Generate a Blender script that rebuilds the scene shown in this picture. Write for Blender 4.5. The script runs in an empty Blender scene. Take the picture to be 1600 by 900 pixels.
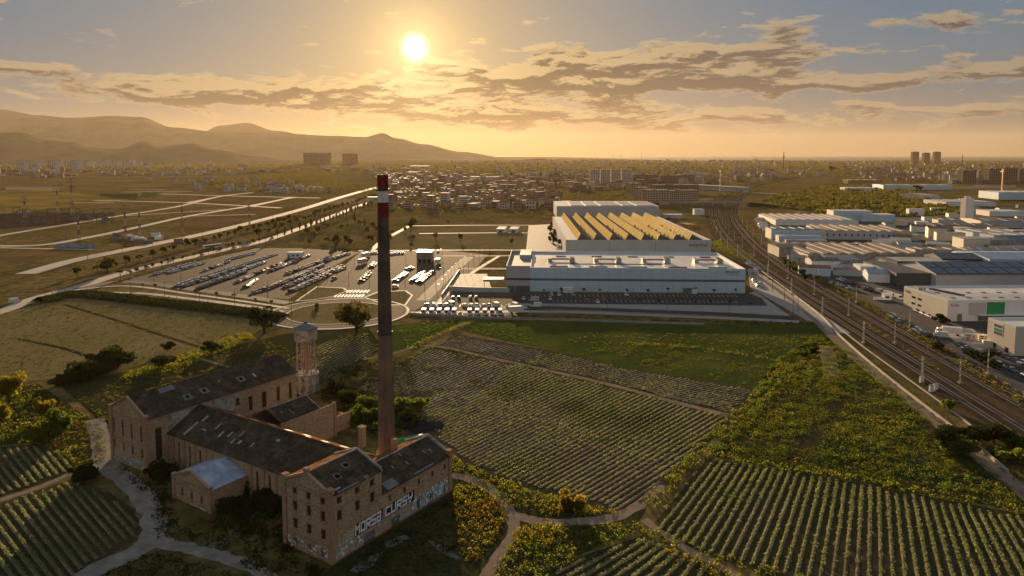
import bpy, bmesh, math, random
import numpy as np
from mathutils import Vector
random.seed(7); rng = np.random.default_rng(7)
R = math.radians
SC = bpy.context.scene; COL = SC.collection

# ------------------------------------------------------------------ camera
F_PX, CAM_H, CY = 1130.0, 75.0, 341.0            # focal length in photo pixels, flying height, row of the optical axis
PITCH = math.atan((CY - 241) / F_PX)
cam = bpy.data.cameras.new('camera'); cam_ob = bpy.data.objects.new('camera', cam); COL.objects.link(cam_ob)
cam.sensor_width = 36; cam.lens = 36 * F_PX / 1600; cam.shift_y = -(450 - CY) / 1600
cam.clip_start = 1; cam.clip_end = 200000
cam_ob.location = (0, 0, CAM_H); cam_ob.rotation_euler = (math.pi / 2 - PITCH, 0, 0)
SC.camera = cam_ob
cP, sP = math.cos(PITCH), math.sin(PITCH)
def ray(px, py):
    x = (px - 800) / F_PX; y = -(py - CY) / F_PX
    return (x, cP + y * sP, -sP + y * cP)
def G(px, py, z=0.0):
    d = ray(px, py); t = (z - CAM_H) / d[2]
    return (d[0] * t, d[1] * t)
def hgt(px, py, gx, gy):                          # height of a point seen at (px,py) above the ground point seen at (gx,gy)
    g = G(gx, gy); d = ray(px, py); return CAM_H + d[2] * g[1] / d[1]

# ------------------------------------------------------------------ sky, sun, exposure
SUN_D = Vector(ray(648, 74)).normalized()
SUN_EL = math.asin(SUN_D.z); SUN_AZ = math.atan2(SUN_D.x, SUN_D.y)
SKY_STRENGTH = 0.05
world = bpy.data.worlds.new('World'); SC.world = world; world.use_nodes = True
nt = world.node_tree; N = nt.nodes; LK = nt.links; N.clear()
def nn(t, **kw):
    n = N.new(t)
    for k, v in kw.items(): setattr(n, k, v)
    return n
def math_(op, a, b=None, c=None, clamp=False):
    n = nn('ShaderNodeMath', operation=op, use_clamp=clamp)
    for i, v in enumerate((a, b, c)):
        if v is None: continue
        if isinstance(v, (int, float)): n.inputs[i].default_value = v
        else: LK.new(v, n.inputs[i])
    return n.outputs[0]
def sstep(x, lo, hi):
    n = nn('ShaderNodeMapRange', interpolation_type='SMOOTHSTEP')
    LK.new(x, n.inputs[0])
    for i, v in ((1, lo), (2, hi)):
        if isinstance(v, (int, float)): n.inputs[i].default_value = v
        else: LK.new(v, n.inputs[i])
    n.inputs[3].default_value = 0; n.inputs[4].default_value = 1
    return n.outputs[0]
def mixc(f, a, b, mode='MIX'):
    n = nn('ShaderNodeMix', data_type='RGBA', blend_type=mode)
    for i, v in ((0, f), (6, a), (7, b)):
        if isinstance(v, (int, float)): n.inputs[i].default_value = v
        elif isinstance(v, tuple): n.inputs[i].default_value = v + (1,)
        else: LK.new(v, n.inputs[i])
    return n.outputs[2]
sky = nn('ShaderNodeTexSky', sky_type='NISHITA', sun_disc=False, sun_elevation=SUN_EL, sun_rotation=SUN_AZ)
sky.altitude = 60; sky.air_density = 1.0; sky.dust_density = 2.0; sky.ozone_density = 1.5
tc = nn('ShaderNodeTexCoord'); D = tc.outputs['Generated']
sep = nn('ShaderNodeSeparateXYZ'); LK.new(D, sep.inputs[0]); dx, dy, dz = sep.outputs
el = math_('MAXIMUM', dz, 0.0)
az = math_('ARCTAN2', dx, dy)
dot = nn('ShaderNodeVectorMath', operation='DOT_PRODUCT'); LK.new(D, dot.inputs[0]); dot.inputs[1].default_value = SUN_D
cosang = math_('MAXIMUM', dot.outputs['Value'], 0.0)
ang = math_('ARCCOSINE', math_('MINIMUM', cosang, 1.0))
disc = sstep(ang, 0.023, 0.0)
halo = math_('ADD', math_('MULTIPLY', math_('EXPONENT', math_('MULTIPLY', ang, -11.0)), 0.55), math_('MULTIPLY', math_('EXPONENT', math_('MULTIPLY', ang, -26.0)), 2.4))
wide = math_('EXPONENT', math_('MULTIPLY', ang, -6.0))
# the sunset's own colour: warm band on the horizon, slate blue above
low = math_('EXPONENT', math_('MULTIPLY', el, -9.0))
upper = mixc(sstep(el, 0.15, 0.8), (0.4, 1.5, 2.6), (0.7, 1.65, 2.7))
upper = mixc(sstep(ang, 0.55, 1.5), upper, (2.65, 2.78, 2.95))      # away from the sun the whole sky has the pale grey of the frame's corners
base = mixc(math_('MULTIPLY', low, 0.85), upper, (0.9, .8, 0.6))
base = mixc(0.06, base, sky.outputs[0])
base = mixc(wide, base, (5.0, 3.2, 1.1))
# cloud banks hung at their real bearings (azimuth, elevation in radians, widths, weight)
BANKS = [(.085, .104, .13, .026, .42), (.26, .112, .12, .026, .36), (.20, .128, .05, .016, .20), (.46, .088, .16, .011, .34), (.66, .098, .10, .012, .30), (.30, .052, .40, .012, .26), (-.05, .055, .12, .014, .22),
         (.36, .145, .05, .020, .20), (.62, .150, .09, .016, .22), (.48, .155, .05, .010, .16), (.72, .185, .04, .012, .2), (-.10, .112, .12, .02, .17), (-.24, .085, .14, .018, .20), (-.50, .075, .14, .012, .2), (-.40, .088, .13, .010, .25), (-.60, .100, .07, .006, .22), (-.30, .068, .2, .012, .22), (.06, .143, .05, .008, .12), (.12, .035, .3, .008, .14)]
def cloud_density(a_off, e_off):
    a = math_('ADD', az, a_off); e = math_('ADD', el, e_off)
    cmb = nn('ShaderNodeCombineXYZ'); LK.new(math_('MULTIPLY', a, 7.0), cmb.inputs[0]); LK.new(math_('MULTIPLY', e, 30.0), cmb.inputs[1])
    wv = nn('ShaderNodeTexNoise'); LK.new(cmb.outputs[0], wv.inputs['Vector']); wv.inputs['Scale'].default_value = 1.5; wv.inputs['Detail'].default_value = 10; wv.inputs['Roughness'].default_value = .64; wv.inputs['Distortion'].default_value = .35
    tot = None
    for ca, ce, sa, se, w in BANKS:
        q = math_('ADD', math_('POWER', math_('DIVIDE', math_('SUBTRACT', a, ca), sa), 2.0), math_('POWER', math_('DIVIDE', math_('SUBTRACT', e, ce), se), 2.0))
        g_ = math_('MULTIPLY', math_('EXPONENT', math_('MULTIPLY', q, -.8)), w); tot = g_ if tot is None else math_('ADD', tot, g_)
    return math_('ADD', math_('MULTIPLY', wv.outputs['Fac'], 1.15), math_('MINIMUM', tot, .44))
nd = cloud_density(0.0, 0.0)
sv = Vector((SUN_AZ - .15, SUN_EL - .09)).normalized() * .0075
nd_s = cloud_density(sv.x * .6, .0068)                # a step towards the light: edges that face it are bright
alpha = sstep(nd, 0.70, 0.80)
core = sstep(nd, 0.715, 0.84)
lit = sstep(math_('SUBTRACT', nd, nd_s), -.01, .10)
near = math_('EXPONENT', math_('MULTIPLY', ang, -3.4))
rim = mixc(near, (2.9, 2.5, 1.9), (10.5, 7.2, 3.0))
corec = mixc(near, (.42, .56, .78), (1.5, .9, .42))
shade_ = math_('MULTIPLY', core, math_('SUBTRACT', 1.0, math_('MULTIPLY', lit, .75)))
cloudc = mixc(shade_, rim, corec)
skyc = mixc(math_('MULTIPLY', alpha, 0.95), base, cloudc)
HALO = 0.45
g = nn('ShaderNodeCombineXYZ')
for i, (a, b) in enumerate(((8.0, 22), (5.8, 20), (2.9, 15))):
    LK.new(math_('ADD', math_('MULTIPLY', halo, a * HALO), math_('MULTIPLY', disc, b)), g.inputs[i])
add = nn('ShaderNodeVectorMath', operation='ADD'); LK.new(skyc, add.inputs[0]); LK.new(g.outputs[0], add.inputs[1])
bg = nn('ShaderNodeBackground'); LK.new(add.outputs[0], bg.inputs[0]); bg.inputs[1].default_value = SKY_STRENGTH
wo = nn('ShaderNodeOutputWorld'); LK.new(bg.outputs[0], wo.inputs[0])

sun = bpy.data.lights.new('sun', 'SUN'); sun.energy = 4.8; sun.angle = R(0.6); sun.color = (1.0, 0.68, 0.37)
sun_ob = bpy.data.objects.new('sun', sun); COL.objects.link(sun_ob)
sun_ob.rotation_euler = (-SUN_D).to_track_quat('-Z', 'Y').to_euler(); sun_ob.location = (0, 0, 300)
SC.view_settings.view_transform = 'Standard'; SC.view_settings.look = 'None'
SC.view_settings.exposure = 1.1; SC.view_settings.gamma = 1.0; SC.view_settings.use_curve_mapping = False
SC.cycles.max_bounces = 5; SC.cycles.volume_bounces = 1; SC.cycles.transparent_max_bounces = 6

# ------------------------------------------------------------------ materials
def _new(name):
    m = bpy.data.materials.new(name); m.use_nodes = True
    return m, m.node_tree, m.node_tree.nodes['Principled BSDF']
def mat(name, c1, c2=None, scale=0.3, rough=0.9, bump=0.0, spec=None, detail=5, lo=0.35, hi=0.65, metal=0.0, c3=None, scale3=0.03, stretch=None, rand=0.0, fine=0.0):
    m, t, b = _new(name); nd = t.nodes; lk = t.links
    spec = (0.0 if rough >= .85 else .25) if spec is None else spec
    b.inputs['Roughness'].default_value = rough; b.inputs['Specular IOR Level'].default_value = spec; b.inputs['Metallic'].default_value = metal
    if c2 is None:
        c2 = tuple(v * 0.78 for v in c1)
    geo = nd.new('ShaderNodeNewGeometry'); src = geo.outputs['Position']
    if stretch:
        mp = nd.new('ShaderNodeMapping'); mp.inputs['Scale'].default_value = stretch; lk.new(src, mp.inputs[0]); src = mp.outputs[0]
    no = nd.new('ShaderNodeTexNoise'); lk.new(src, no.inputs['Vector']); no.inputs['Scale'].default_value = scale; no.inputs['Detail'].default_value = detail; no.inputs['Roughness'].default_value = 0.65
    mr = nd.new('ShaderNodeMapRange'); lk.new(no.outputs['Fac'], mr.inputs[0]); mr.inputs[1].default_value = lo; mr.inputs[2].default_value = hi
    mx = nd.new('ShaderNodeMix'); mx.data_type = 'RGBA'; lk.new(mr.outputs[0], mx.inputs[0]); mx.inputs[6].default_value = c1 + (1,); mx.inputs[7].default_value = c2 + (1,)
    out = mx.outputs[2]
    if c3:
        n3 = nd.new('ShaderNodeTexNoise'); lk.new(geo.outputs['Position'], n3.inputs['Vector']); n3.inputs['Scale'].default_value = scale3; n3.inputs['Detail'].default_value = 4
        m3 = nd.new('ShaderNodeMapRange'); lk.new(n3.outputs['Fac'], m3.inputs[0]); m3.inputs[1].default_value = 0.47; m3.inputs[2].default_value = 0.62
        x3 = nd.new('ShaderNodeMix'); x3.data_type = 'RGBA'; lk.new(m3.outputs[0], x3.inputs[0]); lk.new(out, x3.inputs[6]); x3.inputs[7].default_value = c3 + (1,); out = x3.outputs[2]
    if fine:                                         # fine mottling: stones, tufts, wear
        nf = nd.new('ShaderNodeTexNoise'); lk.new(src, nf.inputs['Vector']); nf.inputs['Scale'].default_value = fine; nf.inputs['Detail'].default_value = 8; nf.inputs['Roughness'].default_value = .75
        mf = nd.new('ShaderNodeMapRange'); lk.new(nf.outputs['Fac'], mf.inputs[0]); mf.inputs[1].default_value = .36; mf.inputs[2].default_value = .64; mf.inputs[3].default_value = .45; mf.inputs[4].default_value = 1.45
        hf = nd.new('ShaderNodeHueSaturation'); lk.new(out, hf.inputs['Color']); lk.new(mf.outputs[0], hf.inputs['Value']); out = hf.outputs[0]
    if rand:
        hs = nd.new('ShaderNodeHueSaturation'); lk.new(out, hs.inputs['Color'])
        r = nd.new('ShaderNodeMapRange'); lk.new(geo.outputs['Random Per Island'], r.inputs[0]); r.inputs[3].default_value = 1 - rand; r.inputs[4].default_value = 1 + rand
        lk.new(r.outputs[0], hs.inputs['Value']); out = hs.outputs[0]
    lk.new(out, b.inputs['Base Color'])
    if bump:
        bp = nd.new('ShaderNodeBump'); bp.inputs['Strength'].default_value = 0.6; bp.inputs['Distance'].default_value = bump
        lk.new(no.outputs['Fac'], bp.inputs['Height']); lk.new(bp.outputs[0], b.inputs['Normal'])
    return m
def leafmat(name, c, t_col, trans=0.45, hue=0.03, val=0.32):
    m, t, b = _new(name); nd = t.nodes; lk = t.links; nd.remove(b)
    geo = nd.new('ShaderNodeNewGeometry')
    outs = []
    no = nd.new('ShaderNodeTexNoise'); lk.new(geo.outputs['Position'], no.inputs['Vector']); no.inputs['Scale'].default_value = 0.12; no.inputs['Detail'].default_value = 3
    for col in (c, t_col):
        hs = nd.new('ShaderNodeHueSaturation'); hs.inputs['Color'].default_value = col + (1,)
        v = nd.new('ShaderNodeMapRange'); lk.new(geo.outputs['Random Per Island'], v.inputs[0]); v.inputs[3].default_value = 1 - val; v.inputs[4].default_value = 1 + val
        h = nd.new('ShaderNodeMapRange'); lk.new(no.outputs['Fac'], h.inputs[0]); h.inputs[1].default_value = 0.3; h.inputs[2].default_value = 0.7; h.inputs[3].default_value = 0.5 - hue; h.inputs[4].default_value = 0.5 + hue
        lk.new(v.outputs[0], hs.inputs['Value']); lk.new(h.outputs[0], hs.inputs['Hue']); outs.append(hs.outputs[0])
    d = nd.new('ShaderNodeBsdfDiffuse'); lk.new(outs[0], d.inputs[0])
    tr = nd.new('ShaderNodeBsdfTranslucent'); lk.new(outs[1], tr.inputs[0])
    mx = nd.new('ShaderNodeMixShader'); mx.inputs[0].default_value = trans; lk.new(d.outputs[0], mx.inputs[1]); lk.new(tr.outputs[0], mx.inputs[2])
    lk.new(mx.outputs[0], nd['Material Output'].inputs[0])
    return m
MT = dict(
 ground=mat('dry_ground', (.155, .115, .045), (.08, .072, .026), .02, c3=(.17, .12, .055), scale3=.006, fine=.15),
 olive=mat('stubble', (.20, .158, .075), (.135, .122, .048), .35, c3=(.20, .155, .085), scale3=.03, bump=.15, fine=1.2),
 grass=mat('green_field', (.06, .082, .018), (.038, .055, .014), .5, c3=(.075, .09, .02), scale3=.05, bump=.2, fine=1.0),
 darkgrass=mat('rough_grass', (.042, .046, .018), (.026, .032, .013), .4, c3=(.06, .052, .024), scale3=.05, bump=.2, fine=1.0),
 soil=mat('tilled_soil', (.085, .064, .043), (.05, .04, .027), .8, bump=.08, c3=(.045, .05, .022), scale3=.05, fine=1.5),
 ridgebare=mat('bare_pale_ridge', (.44, .34, .26), (.30, .22, .165), .6, c3=(.14, .115, .07), scale3=.07), ridge=mat('soil_ridge', (.26, .20, .15), (.15, .12, .08), .8, c3=(.10, .095, .05), scale3=.06), rowsoil=mat('weedy_soil', (.05, .05, .024), (.03, .036, .015), .8, c3=(.06, .05, .03), scale3=.06, fine=1.6), sleeper=mat('sleeper', (.15, .13, .11), rough=.9), palerow=mat('pale_soil_ridge', (.36, .265, .18), (.2, .15, .1), .5, c3=(.055, .058, .026), scale3=.028),
 dirt=mat('dirt_track', (.26, .20, .15), (.18, .14, .10), .5, bump=.05),
 toothroof=mat('shaded_saw_roof', (.13, .118, .105), (.10, .09, .08), .1), dullred=mat('dull_red', (.22, .10, .08)), pylred=mat('faded_red', (.26, .07, .05)), pylwhite=mat('faded_white', (.42, .40, .38)), paledirt=mat('pale_track', (.27, .25, .22), (.16, .15, .125), .35, bump=.06),  # sawtooth slopes darkened for the side away from the sun
 asphalt=mat('asphalt', (.055, .055, .058), (.042, .042, .045), .3, rough=.85, spec=.12),
 lot=mat('worn_asphalt', (.12, .095, .07), (.085, .07, .052), .2, rough=.9, spec=.02),
 concrete=mat('concrete', (.34, .32, .29), (.26, .25, .23), .25, rough=.8, spec=.15),
 pavement=mat('pale_paving', (.42, .37, .31), (.33, .29, .25), .3, rough=.8, spec=.15),
 paint=mat('road_paint', (.8, .8, .78), rough=.5),
 ballast=mat('ballast', (.06, .047, .037), (.035, .028, .023), 1.0, bump=.1, c3=(.075, .052, .036), scale3=.08, fine=2.0),
 bedtan=mat('rail_verge', (.125, .085, .052), (.07, .052, .034), .6, bump=.1, c3=(.06, .055, .02), scale3=.07, fine=1.2),
 rail=mat('rail_steel', (.35, .30, .26), rough=.35, metal=.9),
 brick=mat('old_brick', (.45, .315, .20), (.34, .235, .15), .9, c3=(.42, .33, .22), scale3=.25, fine=1.6, stretch=(1, 1, 3), bump=.05),
 brick2=mat('brick_trim', (.42, .27, .18), (.30, .19, .125), 1.5, bump=.04),
 plaster=mat('stained_plaster', (.48, .46, .43), (.27, .25, .23), .9, c3=(.25, .2, .16), scale3=.5),
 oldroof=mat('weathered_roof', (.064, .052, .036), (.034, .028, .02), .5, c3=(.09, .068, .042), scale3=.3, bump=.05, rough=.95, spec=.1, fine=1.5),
 tileroof=mat('sunlit_tile_roof', (.24, .11, .05), (.15, .07, .035), .7, c3=(.10, .06, .04), scale3=.4, bump=.05),  # orange of the low sun put into the rear slopes
 blueroof=mat('blue_sheet_roof', (.28, .35, .48), (.20, .26, .38), .5, c3=(.36, .42, .50), scale3=.4, rough=.6),
 void=mat('dark_opening', (.012, .010, .009), rough=1),
 board=mat('boarded_opening', (.10, .055, .035), (.05, .03, .02), 1.5),
 greypanel=mat('grey_sheet', (.19, .21, .22), (.14, .155, .165), .8),
 white=mat('white_cladding', (.74, .75, .76), (.66, .67, .68), .06, rough=.5, stretch=(1, 1, .2)),
 cream=mat('cream_cladding', (.70, .62, .50), (.62, .55, .44), .1, rough=.6),
 bluegrey=mat('bluegrey_cladding', (.50, .65, .74), (.46, .60, .69), .08, rough=.5),
 darkblue=mat('dark_band', (.11, .15, .19), rough=.5),
 grey=mat('grey_cladding', (.46, .475, .49), (.40, .41, .43), .08, rough=.55),
 roofwhite=mat('white_membrane', (.72, .68, .62), (.58, .55, .5), .08, rough=.38, spec=.7, c3=(.45, .42, .38), scale3=.04),
 roofgrey=mat('grey_metal_roof', (.34, .33, .33), (.24, .24, .24), .1, rough=.7, spec=.2, c3=(.2, .19, .18), scale3=.05),
 rooftan=mat('tan_fibre_roof', (.21, .172, .14), (.15, .122, .10), .12, rough=.8, spec=.1, c3=(.11, .088, .075), scale3=.06),
 roofdark=mat('dark_metal_roof', (.065, .07, .075), (.05, .055, .058), .1, rough=.5),
 yellow=mat('sunlit_glazing', (.82, .60, .21), (.68, .48, .15), .15, rough=.9, spec=.0),  # the low sun's golden glare is put into this yellow
 solar=mat('solar_panel', (.035, .045, .055), (.03, .036, .045), .2, rough=.25, spec=.5),
 metal=mat('galvanised', (.35, .35, .35), rough=.5, metal=.5),
 darkmetal=mat('dark_steel', (.06, .06, .06), rough=.6),
 red=mat('red_paint', (.22, .03, .028), (.13, .022, .02), .5), redwhite=mat('white_band', (.72, .72, .74), (.55, .55, .57), .8),
 chim=mat('sooty_brick', (.115, .09, .076), (.062, .05, .044), .45, stretch=(1, 1, .3), c3=(.14, .10, .08), scale3=.2),
 chimlow=mat('grey_brick', (.19, .135, .10), (.12, .088, .068), .6, stretch=(1, 1, .4), c3=(.24, .145, .095), scale3=.08),
 green=mat('green_panel', (.02, .30, .12), rough=.5), orange=mat('orange_panel', (.75, .28, .04), rough=.5),
 purple=mat('dark_purple_print', (.07, .035, .10), rough=.6), navy=mat('navy_print', (.03, .045, .09), rough=.6),
 black=mat('black_print', (.015, .015, .02), rough=.8), graf=mat('white_spray', (.84, .82, .86), (.72, .70, .74), 2), grafb=mat('pale_blue_spray', (.45, .55, .60), (.14, .2, .23), 1.6, lo=.42, hi=.58),
 grafg=mat('greenish_spray', (.55, .58, .45), (.40, .44, .35), 2),
 facade=mat('ochre_render', (.48, .36, .24), (.40, .30, .2), .1), facade2=mat('pale_render', (.60, .56, .50), (.5, .46, .42), .1), facade3=mat('brown_render', (.30, .21, .15), (.24, .17, .12), .1),
 window=mat('window_glass', (.03, .035, .04), rough=.2, spec=.5),
 roofred=mat('red_tile', (.30, .15, .09), (.22, .11, .07), .2),
 bark=mat('bark', (.10, .075, .055), (.06, .045, .035), 2),
 hill=mat('hazed_hill', (.17, .15, .09), (.11, .10, .06), .006, c3=(.20, .16, .11), scale3=.002), hillfar=mat('hazed_far_hill', (.26, .21, .15), (.18, .145, .10), .003),  # both hill colours lightened to carry the haze
 sea=mat('sea_water', (.02, .05, .085), rough=.8, spec=.1),
 lampglass=mat('lamp_head', (.3, .3, .3), rough=.4), tyre=mat('tyre', (.02, .02, .02)),
 rubble=mat('rubble_stone', (.40, .38, .35), (.25, .24, .22), .8),
)
for k, c in dict(white=(.62, .62, .62), silver=(.42, .43, .44), black=(.02, .02, .022), red=(.35, .03, .025), blue=(.04, .08, .2), grey=(.14, .14, .15)).items():
    MT['car_' + k] = mat('car_paint_' + k, c, tuple(v * .95 for v in c), rough=.45, spec=.3)
LF = dict(
 shrub=leafmat('leaf_yellow_green', (.07, .09, .016), (.23, .26, .03), .5), gold=leafmat('leaf_gold', (.09, .08, .012), (.34, .28, .022), .55),
 weed=leafmat('leaf_olive', (.05, .055, .014), (.17, .155, .025), .45, hue=.03), green=leafmat('leaf_green', (.045, .075, .016), (.14, .20, .025), .45),
 dark=leafmat('leaf_dark', (.022, .031, .010), (.055, .068, .012), .3), crop=leafmat('leaf_crop', (.10, .14, .05), (.29, .33, .12), .5),
 far=leafmat('leaf_far', (.05, .055, .02), (.17, .15, .03), .4),
)

# ------------------------------------------------------------------ mesh helpers
def link(name, me, mats, parent=None, loc=None):
    o = bpy.data.objects.new(name, me); COL.objects.link(o)
    for m in mats: me.materials.append(m)
    if parent is not None: o.parent = parent
    if loc is not None: o.location = loc
    return o
class MB:
    def __init__(s): s.v = []; s.f = []; s.m = []
    def face(s, pts, mi=0):
        i = len(s.v); s.v += [tuple(p) for p in pts]; s.f.append(tuple(range(i, i + len(pts)))); s.m.append(mi)
    def hexa(s, b, t, mi=0):                       # bottom ring (ccw from above), top ring
        i = len(s.v); k = len(b); s.v += [tuple(p) for p in b] + [tuple(p) for p in t]
        s.f.append(tuple(range(i + k - 1, i - 1, -1))); s.f.append(tuple(range(i + k, i + 2 * k))); s.m += [mi, mi]
        for j in range(k):
            j2 = (j + 1) % k; s.f.append((i + j, i + j2, i + k + j2, i + k + j)); s.m.append(mi)
    def box(s, x0, x1, y0, y1, z0, z1, mi=0, rot=0, c=(0, 0)):
        q = [(x0, y0), (x1, y0), (x1, y1), (x0, y1)]
        if rot or c != (0, 0):
            a, b = math.cos(rot), math.sin(rot); q = [(c[0] + x * a - y * b, c[1] + x * b + y * a) for x, y in q]
        s.hexa([(x, y, z0) for x, y in q], [(x, y, z1) for x, y in q], mi)
    def bar(s, p, q, r, mi=0, k=4, r2=None):
        p = Vector(p); q = Vector(q); d = q - p
        if d.length < 1e-6: return
        u = d.orthogonal().normalized(); w = d.normalized().cross(u); r2 = r if r2 is None else r2
        a = [p + (u * math.cos(2 * math.pi * j / k) + w * math.sin(2 * math.pi * j / k)) * r for j in range(k)]
        b = [q + (u * math.cos(2 * math.pi * j / k) + w * math.sin(2 * math.pi * j / k)) * r2 for j in range(k)]
        s.hexa(a, b, mi)
    def lathe(s, prof, k=16, mi=0, c=(0, 0), cap=True, phase=0.0):
        i = len(s.v)
        for r, z in prof:
            for j in range(k):
                a = 2 * math.pi * j / k + phase; s.v.append((c[0] + r * math.cos(a), c[1] + r * math.sin(a), z))
        for n_ in range(len(prof) - 1):
            for j in range(k):
                j2 = (j + 1) % k; a = i + n_ * k
                s.f.append((a + j, a + j2, a + k + j2, a + k + j)); s.m.append(mi)
        if cap:
            e = i + (len(prof) - 1) * k; s.f.append(tuple(range(e, e + k))); s.m.append(mi)
            s.f.append(tuple(range(i + k - 1, i - 1, -1))); s.m.append(mi)
    def mesh(s, name, smooth=False):
        me = bpy.data.meshes.new(name); me.from_pydata(s.v, [], s.f)
        if any(s.m): me.polygons.foreach_set('material_index', s.m)
        if smooth: me.polygons.foreach_set('use_smooth', [True] * len(s.f))
        me.update(); return me
    def build(s, name, mats, parent=None, loc=None, smooth=False):
        if not isinstance(mats, (list, tuple)): mats = [mats]
        return link(name, s.mesh(name, smooth), mats, parent, loc)
def tag(o, label=None, cat=None, group=None, kind=None):
    for k, v in (('label', label), ('category', cat), ('group', group), ('kind', kind)):
        if v: o[k] = v
    return o
def thing(name, label, cat, loc=(0, 0, 0), rz=0, group=None):
    o = bpy.data.objects.new(name, None); COL.objects.link(o); o.empty_display_size = 1
    o.location = loc if len(loc) == 3 else (loc[0], loc[1], 0); o.rotation_euler = (0, 0, rz)
    return tag(o, label, cat, group)
def kids(o): return [c for c in bpy.data.objects if c.parent == o]
def dup(o, loc, rz=None, label=None, group=None, children=None, scale=None, parent=None):
    c = o.copy(); COL.objects.link(c)
    if parent is not None: c.parent = parent
    else:
        c.location = loc if len(loc) == 3 else (loc[0], loc[1], 0)
        if rz is not None: c.rotation_euler = (0, 0, rz)
        if scale: c.scale = (scale,) * 3 if isinstance(scale, (int, float)) else scale
    if label: c['label'] = label
    if group: c['group'] = group
    for ch in (children if children is not None else kids(o)):
        d = ch.copy(); COL.objects.link(d); d.parent = c
    return c
def quads(V, nquad):                                # V: (4*nquad,3) array -> mesh
    me = bpy.data.meshes.new('leaves')
    me.vertices.add(4 * nquad); me.vertices.foreach_set('co', V.astype(np.float32).ravel())
    me.loops.add(4 * nquad); me.loops.foreach_set('vertex_index', np.arange(4 * nquad, dtype=np.int32))
    me.polygons.add(nquad); me.polygons.foreach_set('loop_start', np.arange(0, 4 * nquad, 4, dtype=np.int32))
    try: me.polygons.foreach_set('loop_total', np.full(nquad, 4, dtype=np.int32))
    except Exception: pass
    me.update(calc_edges=True); return me
def leaf_quads(P, size, up=0.0):                    # leaf-sized faces of random tilt round the points P
    n_ = len(P); a = rng.normal(size=(n_, 3)); a /= np.linalg.norm(a, axis=1)[:, None]
    b = rng.normal(size=(n_, 3)); b[:, 2] += up; b -= a * (a * b).sum(1)[:, None]; b /= np.linalg.norm(b, axis=1)[:, None]
    s = (size if np.ndim(size) else np.full(n_, size)) * rng.uniform(.6, 1.35, n_)
    a *= s[:, None]; b *= (s * rng.uniform(.5, .9, n_))[:, None]
    V = np.stack([P - a - b * .35, P + a * .2 - b, P + a + b * .3, P - a * .15 + b], 1)
    return V.reshape(-1, 3)
def clumps(C, rad, h, k, leaf, up=0.3):             # k leaves in a dome at each centre C (n,2 or 3)
    n_ = len(C); rad = np.broadcast_to(rad, n_); h = np.broadcast_to(h, n_)
    th = rng.uniform(0, 2 * np.pi, (n_, k)); rr = np.sqrt(rng.uniform(0, 1, (n_, k)))
    top = np.sqrt(np.maximum(0, 1 - rr ** 2)); z = top * rng.uniform(.25, 1, (n_, k))
    P = np.stack([C[:, 0, None] + rr * np.cos(th) * rad[:, None], C[:, 1, None] + rr * np.sin(th) * rad[:, None], z * h[:, None]], -1)
    if C.shape[1] == 3: P[..., 2] += C[:, 2, None]
    sz = np.repeat(leaf * (0.6 + 0.4 * rad / max(1e-6, rad.mean())), k)
    return leaf_quads(P.reshape(-1, 3), sz, up)
def in_poly(P, poly):
    x, y = P[:, 0], P[:, 1]; c = np.zeros(len(P), bool); j = len(poly) - 1
    for i in range(len(poly)):
        xi, yi = poly[i]; xj, yj = poly[j]
        t = (yi > y) != (yj > y)
        c ^= t & (x < (xj - xi) * (y - yi) / ((yj - yi) if yj != yi else 1e-9) + xi); j = i
    return c
def scatter(poly, dens, cap=20000):
    p = np.array(poly); a, b = p.min(0), p.max(0); n_ = int(min(cap * 4, (b - a).prod() * dens))
    P = a + rng.uniform(size=(n_, 2)) * (b - a); return P[in_poly(P, poly)][:cap]
def gp(pts, z=0): return [G(x, y, z) for x, y in pts]
Z_SHEET = [0.0]
def sheet(name, px, m, z=0.02, kind='structure', world=False):
    p = px if world else gp(px); b = MB(); b.face([(x, y, z) for x, y in p])
    me = b.mesh(name); bm = bmesh.new(); bm.from_mesh(me)
    bmesh.ops.recalc_face_normals(bm, faces=bm.faces)
    if bm.faces and list(bm.faces)[0].normal.z < 0: bmesh.ops.reverse_faces(bm, faces=bm.faces)
    bmesh.ops.triangulate(bm, faces=bm.faces)
    bm.to_mesh(me); bm.free()
    return tag(link(name, me, [m]), kind=kind)
def smooth_line(p, n_=6):                           # Catmull-Rom
    p = [Vector((a[0], a[1])) for a in p]; q = [p[0] * 2 - p[1]] + p + [p[-1] * 2 - p[-2]]; out = []
    for i in range(1, len(q) - 2):
        for k in range(n_):
            t = k / n_; out.append(0.5 * ((2 * q[i]) + (q[i + 1] - q[i - 1]) * t + (2 * q[i - 1] - 5 * q[i] + 4 * q[i + 1] - q[i + 2]) * t * t + (3 * q[i] - q[i - 1] - 3 * q[i + 1] + q[i + 2]) * t ** 3))
    return out + [p[-1]]
def offset(line, d):
    out = []
    for i, p in enumerate(line):
        t = (line[min(i + 1, len(line) - 1)] - line[max(i - 1, 0)]).normalized(); out.append(p + Vector((t.y, -t.x)) * d)
    return out
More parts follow.
